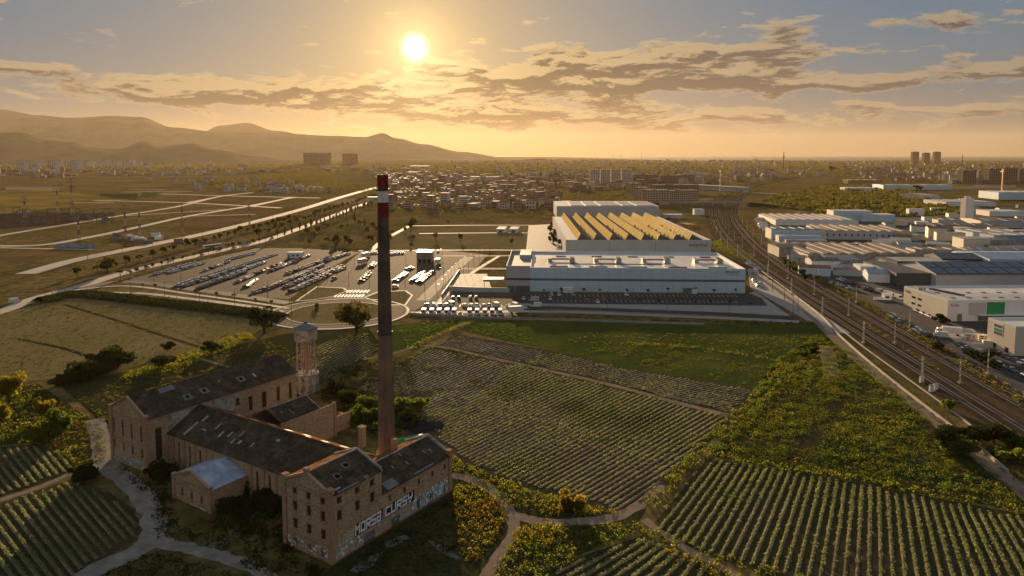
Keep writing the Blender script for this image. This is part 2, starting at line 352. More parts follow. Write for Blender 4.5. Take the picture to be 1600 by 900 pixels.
def strip(name, line, w0, w1, m, z=0.03, kind='structure', h=0.0, wob=0.0):
    a = offset(line, w0); b = offset(line, w1)
    if wob:
        a = [p + Vector((random.uniform(-wob, wob), random.uniform(-wob, wob))) for p in a]; b = [p + Vector((random.uniform(-wob, wob), random.uniform(-wob, wob))) for p in b]
    s = MB()
    for i in range(len(line) - 1):
        q = [a[i], b[i], b[i + 1], a[i + 1]]
        if h: s.hexa([(p.x, p.y, z) for p in q], [(p.x, p.y, z + h) for p in q])
        else: s.face([(p.x, p.y, z) for p in (q[3], q[2], q[1], q[0])][::-1])
    me = s.mesh(name); bm = bmesh.new(); bm.from_mesh(me); bmesh.ops.recalc_face_normals(bm, faces=bm.faces)
    if not h:
        for f in bm.faces:
            if f.normal.z < 0: f.normal_flip()
    bm.to_mesh(me); bm.free()
    o = link(name, me, [m]); return tag(o, kind=kind) if kind else o
def L2(px): return smooth_line(gp(px))
ORD = ['first', 'second', 'third', 'fourth', 'fifth', 'sixth', 'seventh', 'eighth', 'ninth', 'tenth', 'eleventh', 'twelfth', 'thirteenth', 'fourteenth', 'fifteenth', 'sixteenth', 'seventeenth', 'eighteenth', 'nineteenth']
def ordn(i):
    if i < 19: return ORD[i]
    n_ = i + 1; tens = {2: 'twent', 3: 'thirt', 4: 'fort', 5: 'fift', 6: 'sixt'}[n_ // 10]
    return tens + 'ieth' if n_ % 10 == 0 else tens + 'y-' + ORD[n_ % 10 - 1]

# ------------------------------------------------------------------ air
HX, HY0, HY1, HTOP = 20000, -600, 30000, 860
hz = MB(); hz.box(-HX, HX, HY0, HY1, -1.5, HTOP)
hm = bpy.data.materials.new('haze_air'); hm.use_nodes = True; hn = hm.node_tree.nodes; hn.clear()
pv = hn.new('ShaderNodeVolumePrincipled'); pv.inputs['Color'].default_value = (.86, .70, .47, 1); pv.inputs['Density'].default_value = 0.000015; pv.inputs['Anisotropy'].default_value = 0.4
ho = hn.new('ShaderNodeOutputMaterial'); hm.node_tree.links.new(pv.outputs[0], ho.inputs['Volume'])
hz_ob = tag(hz.build('haze', hm), kind='stuff')

# ------------------------------------------------------------------ ground, sea, hills
gm = MB(); gm.face([(-19900, -500, 0), (19900, -500, 0), (19900, 8000, 0), (1900, 8600, 0), (1200, 22500, 0), (-19900, 22500, 0)]); tag(gm.build('ground', MT['ground']), kind='structure')
sm = MB(); sm.face([(-19900, 7000, -.6), (19900, 7000, -.6), (19900, 29700, -.6), (-19900, 29700, -.6)]); tag(sm.build('sea', MT['sea']), kind='structure')
def ridge(name, px, dist, m, depth, kind='structure'):
    xs = []
    for i in range(len(px) - 1):
        (x0, y0), (x1, y1) = px[i], px[i + 1]
        for k in range(8): t = k / 8; xs.append((x0 + (x1 - x0) * t, y0 + (y1 - y0) * (t * t * (3 - 2 * t))))
    xs.append(px[-1]); b = MB(); rows = 9; P = []
    ph = random.uniform(0, 9)
    for i, (x, y) in enumerate(xs):
        d = ray(x, y); t = dist / d[1]; X, Zt = d[0] * t, CAM_H + d[2] * t
        col = []
        for r in range(rows):
            f = r / (rows - 1) * 2 - 1; e = math.exp(-f * f * 3.2) - math.exp(-3.2) ; e /= (1 - math.exp(-3.2))
            bump = (math.sin(X * .004 + ph + r) + math.sin(X * .011 + 2 * r)) * .05 * (1 - abs(e * 2 - 1))
            hgt_ = max(0, Zt) * max(0, e + bump) - (1 if abs(f) > .99 else 0)
            col.append((X * (1 + f * depth / dist), dist + f * depth, hgt_ if r != rows // 2 else max(-1, Zt)))
        P.append(col)
    for i in range(len(P) - 1):
        for r in range(rows - 1): b.face([P[i][r], P[i + 1][r], P[i + 1][r + 1], P[i][r + 1]])
    return tag(b.build(name, m, smooth=True), kind=kind)
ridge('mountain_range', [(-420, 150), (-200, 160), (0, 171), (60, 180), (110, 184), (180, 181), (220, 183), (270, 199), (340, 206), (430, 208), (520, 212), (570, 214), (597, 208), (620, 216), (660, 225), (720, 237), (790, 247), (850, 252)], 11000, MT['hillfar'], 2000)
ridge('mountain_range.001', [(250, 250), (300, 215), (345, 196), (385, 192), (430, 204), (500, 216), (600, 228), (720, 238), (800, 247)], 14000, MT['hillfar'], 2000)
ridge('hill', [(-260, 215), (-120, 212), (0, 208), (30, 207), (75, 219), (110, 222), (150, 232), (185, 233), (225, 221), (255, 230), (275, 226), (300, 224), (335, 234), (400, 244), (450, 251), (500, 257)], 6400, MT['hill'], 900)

# ------------------------------------------------------------------ old brick factory: local x runs along the graffiti wall, local y along the gabled front
MO = G(519, 882); MRZ = R(57)
_u = (math.cos(MRZ), math.sin(MRZ)); _w = (-math.sin(MRZ), math.cos(MRZ))
def mill(u, w, z=0): return (MO[0] + u * _u[0] + w * _w[0], MO[1] + u * _u[1] + w * _w[1], z)
def wall_open(b, p0, d, length, z0, z1, ops, depth=.35, mi=0, mr=0):
    """a wall face from p0 along d with real openings; ops = (centre, width, zlo, zhi); outward normal is to the right of d"""
    nrm = (d[1], -d[0]); P = lambda s, z, o=0: (p0[0] + d[0] * s - nrm[0] * o, p0[1] + d[1] * s - nrm[1] * o, z)
    xs = sorted({0.0, float(length)} | {c - w / 2 for c, w, _, _ in ops} | {c + w / 2 for c, w, _, _ in ops})
    zs = sorted({z0, z1} | {a for *_, a, _ in ops} | {a for *_, a in ops})
    for i in range(len(xs) - 1):
        for j in range(len(zs) - 1):
            xm, zm = (xs[i] + xs[i + 1]) / 2, (zs[j] + zs[j + 1]) / 2
            if any(abs(xm - c) < w / 2 and a < zm < e for c, w, a, e in ops): continue
            b.face([P(xs[i], zs[j]), P(xs[i + 1], zs[j]), P(xs[i + 1], zs[j + 1]), P(xs[i], zs[j + 1])], mi)
    for c, w, a, e in ops:
        l, r = c - w / 2, c + w / 2
        for q in ([(l, a, 0), (l, e, 0), (l, e, 1), (l, a, 1)], [(r, a, 1), (r, e, 1), (r, e, 0), (r, a, 0)], [(l, e, 0), (r, e, 0), (r, e, 1), (l, e, 1)], [(l, a, 1), (r, a, 1), (r, a, 0), (l, a, 0)]):
            b.face([P(s, z, o * depth) for s, z, o in q], mr)
def panes(parent, p0, d, ops, depth=.33, m='void', frame=True, name='window'):
    nrm = (d[1], -d[0]); P = lambda s, z, o=0: (p0[0] + d[0] * s - nrm[0] * o, p0[1] + d[1] * s - nrm[1] * o, z)
    for c, w, a, e in ops:
        b = MB(); l, r = c - w / 2, c + w / 2
        b.hexa([P(l, a, depth + .1), P(r, a, depth + .1), P(r, a, depth), P(l, a, depth)][::-1], [P(l, e, depth + .1), P(r, e, depth + .1), P(r, e, depth), P(l, e, depth)][::-1])
        wn = b.build(name, MT[m], parent)
        if frame:                                    # brick sill and flat arch standing proud of the wall
            s = MB()
            for zz0, zz1, ex in ((a - .18, a - .003, .12), (e + .003, e + .3, .1)):
                s.hexa([P(l - ex, zz0, -.003), P(r + ex, zz0, -.003), P(r + ex, zz0, -.09), P(l - ex, zz0, -.09)][::-1], [P(l - ex, zz1, -.003), P(r + ex, zz1, -.003), P(r + ex, zz1, -.09), P(l - ex, zz1, -.09)][::-1])
            tag(s.build('window_surround', MT['brick2'], wn), kind='stuff')
def band(parent, p0, d, length, z, h, out, m='brick2', name='cornice'):
    nrm = (d[1], -d[0]); b = MB(); P = lambda s, o, zz: (p0[0] + d[0] * s + nrm[0] * o, p0[1] + d[1] * s + nrm[1] * o, zz)
    b.hexa([P(0, out, z), P(length, out, z), P(length, .004, z), P(0, .004, z)], [P(0, out, z + h), P(length, out, z + h), P(length, .004, z + h), P(0, .004, z + h)])
    return b.build(name, MT[m], parent)
def gable_tri(b, x, y0, y1, z0, zr, flip, mi=0, along='x'):
    ym = (y0 + y1) / 2; pts = [(x, y0, z0), (x, y1, z0), (x, ym, zr)]
    if along == 'y': pts = [(y, xx, z) for xx, y, z in pts]
    b.face(pts[::-1] if flip else pts, mi)
def slope(parent, a, b_, c, d, th, m, name='roof_slope', label=None):
    """roof slab: a,b along the eave, c,d along the ridge (a under d)"""
    n_ = (Vector(b_) - Vector(a)).cross(Vector(d) - Vector(a)).normalized()
    if n_.z < 0: n_ = -n_
    k = MB(); bot = [Vector(p) + n_ * .02 for p in (a, b_, c, d)]; top = [p + n_ * th for p in bot]
    if (Vector(b_) - Vector(a)).cross(Vector(d) - Vector(a)).z < 0: bot.reverse(); top.reverse()
    k.hexa(bot, top); o = k.build(name, MT[m] if isinstance(m, str) else m, parent)
    if label: o['label'] = label
    return o
def on_slope(a, b_, d, s, t, off):
    A, B, Dd = Vector(a), Vector(b_), Vector(d); n_ = (B - A).cross(Dd - A).normalized(); n_ = n_ if n_.z > 0 else -n_
    return A + (B - A) * s + (Dd - A) * t + n_ * off
def patch(parent, a, b_, d, s0, s1, t0, t1, m, name, off=.15, th=.05):
    k = MB(); q = [(s0, t0), (s1, t0), (s1, t1), (s0, t1)]
    bo = [on_slope(a, b_, d, s, t, off) for s, t in q]; to = [on_slope(a, b_, d, s, t, off + th) for s, t in q]
    if (bo[1] - bo[0]).cross(bo[3] - bo[0]).z < 0: bo.reverse(); to.reverse()
    k.hexa(bo, to); return k.build(name, MT[m], parent)
def ridge_cap(parent, p, q, m='plaster', r=.16):
    b = MB(); b.bar(p, q, r, k=6); return b.build('ridge_cap', MT[m], parent)

# ---- corner block with the gabled front
M1 = thing('brick_factory_block', 'four-storey brick factory block with pediment front at the graffiti wall corner', 'factory', mill(0, 0), MRZ, 'blocks of the ruined brick factory')
b = MB(); f_ops = [(w, 1.25, lo, hi) for w in (2.2, 6.0, 9.8) for lo, hi in ((4.0, 6.1), (7.5, 9.6), (10.75, 12.2))] + [(2.2, 1.3, .5, 2.3), (9.9, 1.2, .6, 2.2), (6, 1.2, .6, 2.2)]
fo = [(13 - c, w, lo, hi) for c, w, lo, hi in f_ops]
wall_open(b, (0, 13), (0, -1), 13, -.5, 13, fo)
s_ops = [(u, 1.25, lo, hi) for u in (2.1, 6.7, 10.7) for lo, hi in ((7.4, 9.5), (10.7, 12.1))] + [(9.6, 3.0, -.5, 1.8)]
wall_open(b, (0, 0), (1, 0), 13.3, -.5, 13, s_ops)
wall_open(b, (13.3, 0), (0, 1), 13, -.5, 13, []); wall_open(b, (13.3, 13), (-1, 0), 13.3, -.5, 13, [(5, 1.2, 10.4, 11.9)])
gable_tri(b, 0, 0, 13, 13, 15.6, True); gable_tri(b, 13.3, 0, 13, 13, 15.6, False)
b.build('brick_wall', MT['brick'], M1)
panes(M1, (0, 13), (0, -1), [o for o in fo if o[2] > 3], m='board'); panes(M1, (0, 13), (0, -1), [o for o in fo if o[2] < 3], m='greypanel', name='door')
panes(M1, (0, 0), (1, 0), s_ops[:-1], m='board'); panes(M1, (0, 0), (1, 0), s_ops[-1:], m='greypanel', frame=False, name='loading_door')
for z, h, o_ in ((10.0, .28, .18), (12.75, .3, .32), (3.1, .2, .1)):
    band(M1, (-.18 if z > 9 else -.1, 13), (0, -1), 13, z, h, o_)
    if z > 9: band(M1, (0, 0), (1, 0), 13.3, z, h, o_)
for y, hh in ((.35, 13.9), (12.65, 13.9)):           # corner piers
    k = MB(); k.box(-.22, .8, y - .55, y + .55, -.4, hh); k.box(-.32, .9, y - .65, y + .65, hh, hh + .25); k.build('corner_pier', MT['brick2'], M1)
for y0, y1 in ((-.1, 6.5), (13.1, 6.5)):             # raking parapet of the pediment
    k = MB(); zz = (13.25, 16.0); yy = (y0, y1)
    pts = [(-.35, yy[0], zz[0] - .35), (.35, yy[0], zz[0] - .35), (.35, yy[1], zz[1] - .35), (-.35, yy[1], zz[1] - .35)]
    if y0 > y1: pts.reverse()
    k.hexa(pts, [(x, y, z + .5) for x, y, z in pts]); k.build('pediment_coping', MT['brick2'], M1)
k = MB(); k.box(-.3, .5, 6.0, 7.0, 16.1, 16.75); k.build('apex_block', MT['brick2'], M1)
for y0, y1 in ((0, 6.5), (13, 6.5)):
    k = MB(); pts = [(12.9, y0, 13.0), (13.4, y0, 13.0), (13.4, y1, 15.6), (12.9, y1, 15.6)]
    if y0 > y1: pts.reverse()
    k.hexa(pts, [(x, y, z + .55) for x, y, z in pts]); k.build('gable_coping', MT['plaster'], M1)
A, B_, C_, D_ = (.36, -.4, 12.87), (12.88, -.4, 12.87), (12.88, 6.5, 15.65), (.36, 6.5, 15.65)
rs = slope(M1, A, B_, C_, D_, .14, 'oldroof')
for s0, t0 in ((.28, .42), (.56, .62)):
    patch(M1, A, B_, D_, s0 - .02, s0 + .10, t0 - .03, t0 + .16, 'greypanel', 'skylight_frame', .165, .06); patch(M1, A, B_, D_, s0, s0 + .08, t0, t0 + .12, 'void', 'roof_hole', .23, .02)
patch(M1, A, B_, D_, .66, .74, .0, .12, 'greypanel', 'roof_patch'); patch(M1, A, B_, D_, .08, .2, .12, .17, 'plaster', 'roof_patch')
patch(M1, A, B_, D_, .1, .5, .01, .06, 'greypanel', 'roof_patch', .15)
A2, B2 = (12.88, 13.4, 12.87), (.36, 13.4, 12.87); slope(M1, A2, B2, D_, C_, .14, 'tileroof', label='orange sunlit tiled rear slope')
ridge_cap(M1, (.36, 6.5, 15.85), (12.88, 6.5, 15.85))
# graffiti painted on the wall by a real layer of spray paint, 1 cm proud
FONT = {'M': ['1...1', '11.11', '1.1.1', '1...1', '1...1'], 'O': ['11111', '1...1', '1...1', '1...1', '11111'], 'R': ['11111', '1...1', '11111', '1.11.', '1...1'], 'S': ['11111', '1....', '11111', '....1', '11111'],
        'A': ['11111', '....1', '11111', '1...1', '11111'], 'C': ['11111', '1....', '1....', '1....', '11111'], 'U': ['1...1', '1...1', '1...1', '1...1', '11111'], 'Y': ['1...1', '1...1', '11111', '...1.', '.11..'],
        'L': ['1....', '1....', '1....', '1....', '11111']}
def graffiti(parent, text, u0, u1, z0, z1, m, back=None, lean=.12):
    n_ = len(text); cw = (u1 - u0) / n_; GROW = .035; bk = MB(); H_ = z1 - z0
    if back:
        bk.face([(u0 - .25, -.006, z0 - .22), (u1 + .1, -.006, z0 - .12), (u1 + .3, -.006, z1 + .2), (u0 - .1, -.006, z1 + .15)]); bk.build('graffiti_outline', MT[back], parent)
    for i, ch in enumerate(text):
        if ch == ' ': continue
        g_ = FONT[ch]; k = MB(); cw5 = cw * .84 / 5; rh = H_ / 5
        for r_, row in enumerate(g_):
            zt = z1 - r_ * rh; c = 0
            while c < 5:
                if row[c] == '1':
                    e = c
                    while e < 5 and row[e] == '1': e += 1
                    sh = lambda z: lean * (z - z0) - .1
                    grow = GROW
                    a0, a1 = u0 + i * cw + c * cw5 - (grow if back else 0), u0 + i * cw + e * cw5 + (grow if back else 0)
                    b0, b1 = zt - rh - (.03 if back else .0), zt + (.03 if back else 0)
                    if not back: b0 = b1 - rh * .75 if (e - c) > 1 else b0
                    k.face([(a0 + sh(b0), -.012, b0), (a1 + sh(b0), -.012, b0), (a1 + sh(b1), -.012, b1), (a0 + sh(b1), -.012, b1)]); c = e
                else: c += 1
        # letters are flat paint: overlapping strokes share one layer, so lift each stroke by a hair
        for j in range(len(k.f)):
            for vi in k.f[j]: x, y, z = k.v[vi]; k.v[vi] = (x, y - .0006 * j, z)
        k.build('painted_letter', MT[m], parent)
graffiti(M1, 'LOSA', 1.7, 5.4, 2.5, 4.35, 'grafg', lean=.3)
def spray(parent, u0, u1, z0, z1, m, n_, y=-.01, seed=1):
    rr = random.Random(seed); k = MB()
    for i in range(n_):
        u = rr.uniform(u0, u1); z = rr.uniform(z0, z1); a = rr.uniform(.15, .5); c = rr.uniform(.2, .55); sk = rr.uniform(-.25, .25)
        yy = y - .0005 * i
        k.face([(u, yy, z), (u + a, yy, z + rr.uniform(-.1, .1)), (u + a + sk, yy, z + c), (u + sk, yy, z + c + rr.uniform(-.1, .1))])
        if rr.random() < .6: k.face([(u + .1, yy - .0002, z + .1), (u + .16, yy - .0002, z + .1), (u + .16 + sk, yy - .0002, z + c + .2), (u + .1 + sk, yy - .0002, z + c + .2)])
    return tag(k.build('graffiti_tag', MT[m], parent), kind='stuff')
spray(M1, .4, 8, .3, 1.9, 'grafb', 46, seed=2); spray(M1, .5, 7.5, .4, 1.9, 'graf', 14, y=-.04, seed=3); spray(M1, 6, 13, 1.9, 2.4, 'grafb', 8, seed=4)
k = MB(); k.face([(.1, -.004, -.3), (13.2, -.004, -.3), (13.2, -.004, 2.4), (.1, -.004, 2.2)]); 
rr_ = random.Random(5); k2 = MB()
for i in range(40):
    w_ = rr_.uniform(.4, 12.2); z_ = rr_.uniform(.2, 2.3); a_ = rr_.uniform(.15, .6); x_ = -.02 - .0005 * i
    k2.face([(x_, w_, z_), (x_, w_, z_ + a_ * .8), (x_, w_ + a_, z_ + a_), (x_, w_ + a_ * .9, z_ + .1)])
tag(k2.build('graffiti_tag', MT['graf'], M1), kind='stuff')

# ---- low wing that carries the big lettering
M2 = thing('brick_factory_wing', 'low brick factory wing with large white graffiti lettering below its dark roof', 'factory', mill(13.3, 0), MRZ, 'blocks of the ruined brick factory')
b = MB(); w2 = [(u, .8, 5.5, 6.8) for u in (2.4, 6.8, 11.3, 15.8, 20.1)] + [(11.0, 1.0, .2, 2.3), (15.2, 1.2, .2, 2.3), (19.9, .8, .3, 2.0), (4.0, 2.6, -.4, 1.6)]
wall_open(b, (.01, .05), (1, 0), 22, -.5, 8.2, w2); wall_open(b, (22.01, .05), (0, 1), 12.95, -.5, 8.2, []); wall_open(b, (22.01, 13), (-1, 0), 22, -.5, 8.2, [])
gable_tri(b, 22.01, .05, 13, 8.2, 11.0, False); b.build('brick_wall', MT['brick'], M2)
panes(M2, (.01, .05), (1, 0), w2[:5], m='board'); panes(M2, (.01, .05), (1, 0), w2[5:], m='darkblue', frame=False, name='door')
A, B_, C_, D_ = (.02, -.35, 8.0), (21.6, -.35, 8.0), (21.6, 6.5, 11.0), (.02, 6.5, 11.0)
slope(M2, A, B_, C_, D_, .14, 'oldroof'); slope(M2, (21.6, 13.35, 8.0), (.02, 13.35, 8.0), D_, C_, .14, 'tileroof', label='orange sunlit tiled rear slope')
patch(M2, A, B_, D_, .07, .22, .02, .30, 'greypanel', 'roof_sheet', .165, .06)
for s0, t0 in ((.33, .55), (.5, .42), (.52, .8), (.78, .5), (.86, .42)): patch(M2, A, B_, D_, s0, s0 + .012, t0, t0 + .13, 'plaster', 'roof_patch')
patch(M2, A, B_, D_, .45, .75, .03, .09, 'greypanel', 'roof_patch')
ridge_cap(M2, (.02, 6.5, 11.2), (21.9, 6.5, 11.2))
for y0, y1 in ((-.1, 6.5), (13.1, 6.5)):
    k = MB(); pts = [(21.62, y0, 8.2), (22.2, y0, 8.2), (22.2, y1, 11.0), (21.62, y1, 11.0)]
    if y0 > y1: pts.reverse()
    k.hexa(pts, [(x, y, z + .6) for x, y, z in pts]); k.build('gable_coping', MT['plaster'], M2)
k = MB(); k.box(21.3, 22.4, -.25, .9, 0, 9.0); k.box(21.2, 22.5, -.35, 1.0, 9.0, 9.35); k.build('corner_pier', MT['brick2'], M2)
band(M2, (.02, .05), (1, 0), 21.2, 7.55, .3, .16)
k = MB(); k.box(14, 15.1, 9.3, 10.4, 8.8, 12.2); k.build('stub_chimney', MT['brick2'], M2)
k = MB(); k.face([(10.4, .045, -.4), (21.2, .045, -.4), (21.2, .045, 3.6), (17, .045, 2.9), (10.4, .045, 2.7)]); 
pl = MB(); x0 = 0
for (a_, e_) in ((9.4, 10.45), (11.55, 14.55), (15.85, 19.45), (20.35, 21.25)):
    pl.face([(a_, .042, -.4), (e_, .042, -.4), (e_, .042, 2.9 + (e_ - 10) * .06), (a_, .042, 2.8 + (a_ - 10) * .06)])
tag(pl.build('pale_plaster', MT['grafb'], M2), kind='stuff')
spray(M2, 8.8, 21, .3, 3.0, 'graf', 50, y=.02, seed=8); spray(M2, 0.2, 9, .3, 2.3, 'grafb', 40, y=.02, seed=9)
graffiti(M1, 'MORSA', 6.0, 13.25, 2.75, 4.8, 'graf', 'black', lean=.05)
def graffiti_on(parent, *a, **k):
    n0 = set(kids(parent)); graffiti(parent, *a, **k)
    for o in kids(parent):
        if o not in n0: o.location.y += .05
graffiti_on(M2, 'CURSY', 1.0, 9.5, 2.85, 4.8, 'graf', 'black', lean=.05)

# ---- long centre hall
M3 = thing('brick_factory_hall', 'long brick factory hall with dark sagging roof and tall slit windows', 'factory', mill(8.5, 13.02), MRZ, 'blocks of the ruined brick factory')
LW = 51.95; WID = 17.0
b = MB(); o3 = [(LW - (w - 13), .75, 1.5, 6.6) for w in (60.8, 56.5, 52.4, 32.0, 27.9, 23.8)]
wall_open(b, (0, LW), (0, -1), LW, -.5, 8.2, o3); wall_open(b, (WID, 0), (0, 1), LW, -.5, 8.2, []); wall_open(b, (0, 0), (1, 0), WID, -.5, 8.2, []); wall_open(b, (WID, LW), (-1, 0), WID, -.5, 8.2, [])
b.face([(0, 0, 8.2), (WID, 0, 8.2), (WID / 2, 0, 12.4)]); b.build('brick_wall', MT['brick'], M3); panes(M3, (0, LW), (0, -1), o3, m='void', frame=False)
for w in (62.8, 58.6, 54.4, 50.2, 34.0, 29.9, 25.8, 21.5, 17.5):
    k = MB(); k.box(-.2, -.004, w - 13 - .4, w - 13 + .4, -.4, 7.7); k.build('pilaster', MT['brick2'], M3)
band(M3, (0, LW), (0, -1), LW, 7.75, .35, .25)
A, B_, C_, D_ = (-.45, LW, 8.0), (-.45, 0, 8.0), (WID / 2, 0, 12.5), (WID / 2, LW, 12.5)
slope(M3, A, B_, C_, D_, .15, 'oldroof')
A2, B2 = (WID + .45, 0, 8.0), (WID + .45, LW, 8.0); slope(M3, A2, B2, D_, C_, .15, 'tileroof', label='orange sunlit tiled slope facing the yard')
for s0, t0, ds, dt in ((.10, .12, .012, .42), (.12, .58, .012, .2), (.17, .38, .03, .04), (.24, .5, .01, .2), (.30, .34, .01, .18), (.35, .42, .01, .16), (.40, .3, .012, .14), (.41, .52, .008, .16), (.44, .34, .014, .1), (.52, .36, .008, .14), (.62, .7, .02, .06)):
    patch(M3, A, B_, D_, s0, s0 + ds, t0, t0 + dt, 'plaster', 'roof_patch')
for i in range(10):
    s0 = .12 + i * .078; patch(M3, A2, B2, C_, s0, s0 + .03, .3 + .2 * (i % 3), .48 + .2 * (i % 3), 'cream', 'skylight', .165)
ridge_cap(M3, (WID / 2, 0, 12.7), (WID / 2, LW, 12.7), 'tileroof', .2)

# ---- west hall
M4 = thing('brick_factory_hall', 'tall brick factory hall with four slit windows and gable facing the pale track', 'factory', mill(3, 65), MRZ, 'blocks of the ruined brick factory')
LU, WW = 44.5, 15.4; ZE, ZR = 13.1, 17.0
b = MB(); o4 = [(WW - (w - 65), .85, lo, hi) for w in (79, 75, 71.1, 67) for lo, hi in ((7.0, 10.9), (3.2, 5.4))]
wall_open(b, (0, WW), (0, -1), WW, -.5, ZE, o4); o4b = [(3.1, 1.7, 2.6, 10.2), (25, 1.1, 9.0, 11), (29, 1.2, 6.5, 10.4), (33.4, 1.4, 6.0, 10.4), (38.1, 1.0, 6.4, 10.5), (42.3, 1.0, 6.0, 10.6)]
wall_open(b, (0, 0), (1, 0), LU, -.5, ZE, o4b); wall_open(b, (LU, 0), (0, 1), WW, -.5, ZE, []); wall_open(b, (LU, WW), (-1, 0), LU, -.5, ZE, [])
gable_tri(b, 0, 0, WW, ZE, ZR, True); gable_tri(b, LU, 0, WW, ZE, ZR, False); b.build('brick_wall', MT['brick'], M4)
panes(M4, (0, WW), (0, -1), o4, m='void'); panes(M4, (0, 0), (1, 0), o4b, m='board', frame=True)
for z, h, o_ in ((12.3, .3, .2), (6.1, .2, .1)): band(M4, (-.02, WW), (0, -1), WW, z, h, o_)
band(M4, (0, 0), (1, 0), LU, 12.6, .35, .2)
for y in (.35, WW - .35):
    k = MB(); k.box(-.25, .8, y - .6, y + .6, -.4, 13.6); k.box(-.35, .9, y - .7, y + .7, 13.6, 13.85); k.build('corner_pier', MT['brick2'], M4)
for y0 in (-.1, WW + .1):
    k = MB(); pts = [(-.3, y0, ZE), (.35, y0, ZE), (.35, WW / 2, ZR), (-.3, WW / 2, ZR)]
    if y0 > 1: pts.reverse()
    k.hexa(pts, [(x, y, z + .45) for x, y, z in pts]); k.build('pediment_coping', MT['brick2'], M4)
A, B_, C_, D_ = (.36, -.4, 12.95), (LU + .2, -.4, 12.95), (LU + .2, WW / 2, ZR), (.36, WW / 2, ZR)
slope(M4, A, B_, C_, D_, .15, 'oldroof'); slope(M4, (LU + .2, WW + .4, 12.95), (.36, WW + .4, 12.95), D_, C_, .15, 'oldroof')
patch(M4, A, B_, D_, .16, .25, .78, .97, 'greypanel', 'roof_sheet', .165, .05)
for s0, t0 in ((.26, .30), (.37, .34), (.62, .36)): patch(M4, A, B_, D_, s0 - .012, s0 + .035, t0 - .05, t0 + .17, 'greypanel', 'skylight_frame', .165, .05); patch(M4, A, B_, D_, s0, s0 + .022, t0, t0 + .12, 'void', 'roof_hole', .225, .02)
patch(M4, A, B_, D_, .72, .735, .34, .5, 'plaster', 'roof_patch'); patch(M4, A, B_, D_, .5, .505, .55, .62, 'plaster', 'roof_patch')
ridge_cap(M4, (.36, WW / 2, ZR + .2), (LU + .2, WW / 2, ZR + .2), 'oldroof', .15)
k = MB(); k.box(5.5, 24, -.06, -.003, 8.0, 12.5); k.build('pale_plaster', MT['plaster'], M4)
k2 = MB(); rr_ = random.Random(15)
for i in range(70):
    w_ = rr_.uniform(.6, WW - 1); z_ = rr_.uniform(.1, 1.9); a_ = rr_.uniform(.2, .8); x_ = -.02 - .0005 * i
    k2.face([(x_, w_, z_), (x_, w_, z_ + a_ * .8), (x_, w_ + a_, z_ + a_), (x_, w_ + a_ * .9, z_ + .1)])
tag(k2.build('graffiti_tag', MT['grafb'], M4), kind='stuff')

# ---- small annex under a blue roof
M5 = thing('brick_annex', 'small brick annex with pale blue sheet roof against the factory hall', 'annex', mill(-.5, 35.5), MRZ, 'blocks of the ruined brick factory')
b = MB(); o5 = [(13.5 - w, .8, 1.1, 2.9) for w in (3.2, 6.7, 10.2)] + [(13.5 - 1.9, 1, -1.2, .3)]
wall_open(b, (0, 13.5), (0, -1), 13.5, -1.5, 5, o5); wall_open(b, (0, 0), (1, 0), 8.9, -1.5, 5, []); wall_open(b, (8.9, 13.5), (-1, 0), 8.9, -1.5, 5, [])
gable_tri(b, 0, 0, 13.5, 5, 7.4, True); b.build('brick_wall', MT['brick'], M5); panes(M5, (0, 13.5), (0, -1), o5, m='board')
for z, h, o_ in ((3.6, .22, .18), (4.7, .25, .28), (.4, .2, .12)): band(M5, (-.01, 13.5), (0, -1), 13.5, z, h, o_)
for y in (.4, 13.1):
    k = MB(); k.box(-.22, .7, y - .5, y + .5, -1.4, 5.6); k.build('corner_pier', MT['brick2'], M5)
for y0 in (-.1, 13.6):
    k = MB(); pts = [(-.3, y0, 4.95), (.3, y0, 4.95), (.3, 6.75, 7.4), (-.3, 6.75, 7.4)]
    if y0 > 1: pts.reverse()
    k.hexa(pts, [(x, y, z + .4) for x, y, z in pts]); k.build('pediment_coping', MT['brick2'], M5)
slope(M5, (.31, -.35, 4.9), (8.9, -.35, 4.9), (8.9, 6.75, 7.4), (.31, 6.75, 7.4), .12, 'blueroof'); slope(M5, (8.9, 13.85, 4.9), (.31, 13.85, 4.9), (.31, 6.75, 7.4), (8.9, 6.75, 7.4), .12, 'blueroof')
k2 = MB(); rr_ = random.Random(25)
for i in range(40):
    w_ = rr_.uniform(.8, 11.8); z_ = rr_.uniform(-1.1, .1); a_ = rr_.uniform(.2, .8); x_ = -.02 - .0005 * i
    k2.face([(x_, w_, z_), (x_, w_, z_ + a_ * .8), (x_, w_ + a_, z_ + a_), (x_, w_ + a_ * .9, z_ + .1)])
tag(k2.build('graffiti_tag', MT['graf'], M5), kind='stuff')

# ---- lean-to shed in the yard, standing brick wall, pillar, low walls
M6 = thing('brick_shed', 'dark-roofed brick shed in the factory yard beside the tall bare brick wall', 'shed', mill(25.6, 45), MRZ, 'blocks of the ruined brick factory')
b = MB(); wall_open(b, (0, 0), (1, 0), 17.6, -.4, 9.0, []); wall_open(b, (12.3, 11), (-1, 0), 12.3, -.4, 9.0, []); wall_open(b, (12.3, .42), (0, 1), 10.58, -.4, 9, []); wall_open(b, (17.6, 0), (0, 1), .4, -.4, 9.0, []); wall_open(b, (17.6, .4), (-1, 0), 5.3, -.4, 9, [])
b.face([(0, 0, 9), (17.6, 0, 9), (17.6, .4, 9), (0, .4, 9)]); gable_tri(b, 12.3, .42, 11, 9, 11.4, False); b.build('brick_wall', MT['brick'], M6)
A, B_, C_, D_ = (.1, .1, 9.02), (12.6, .1, 9.02), (12.6, 5.5, 11.4), (.1, 5.5, 11.4)
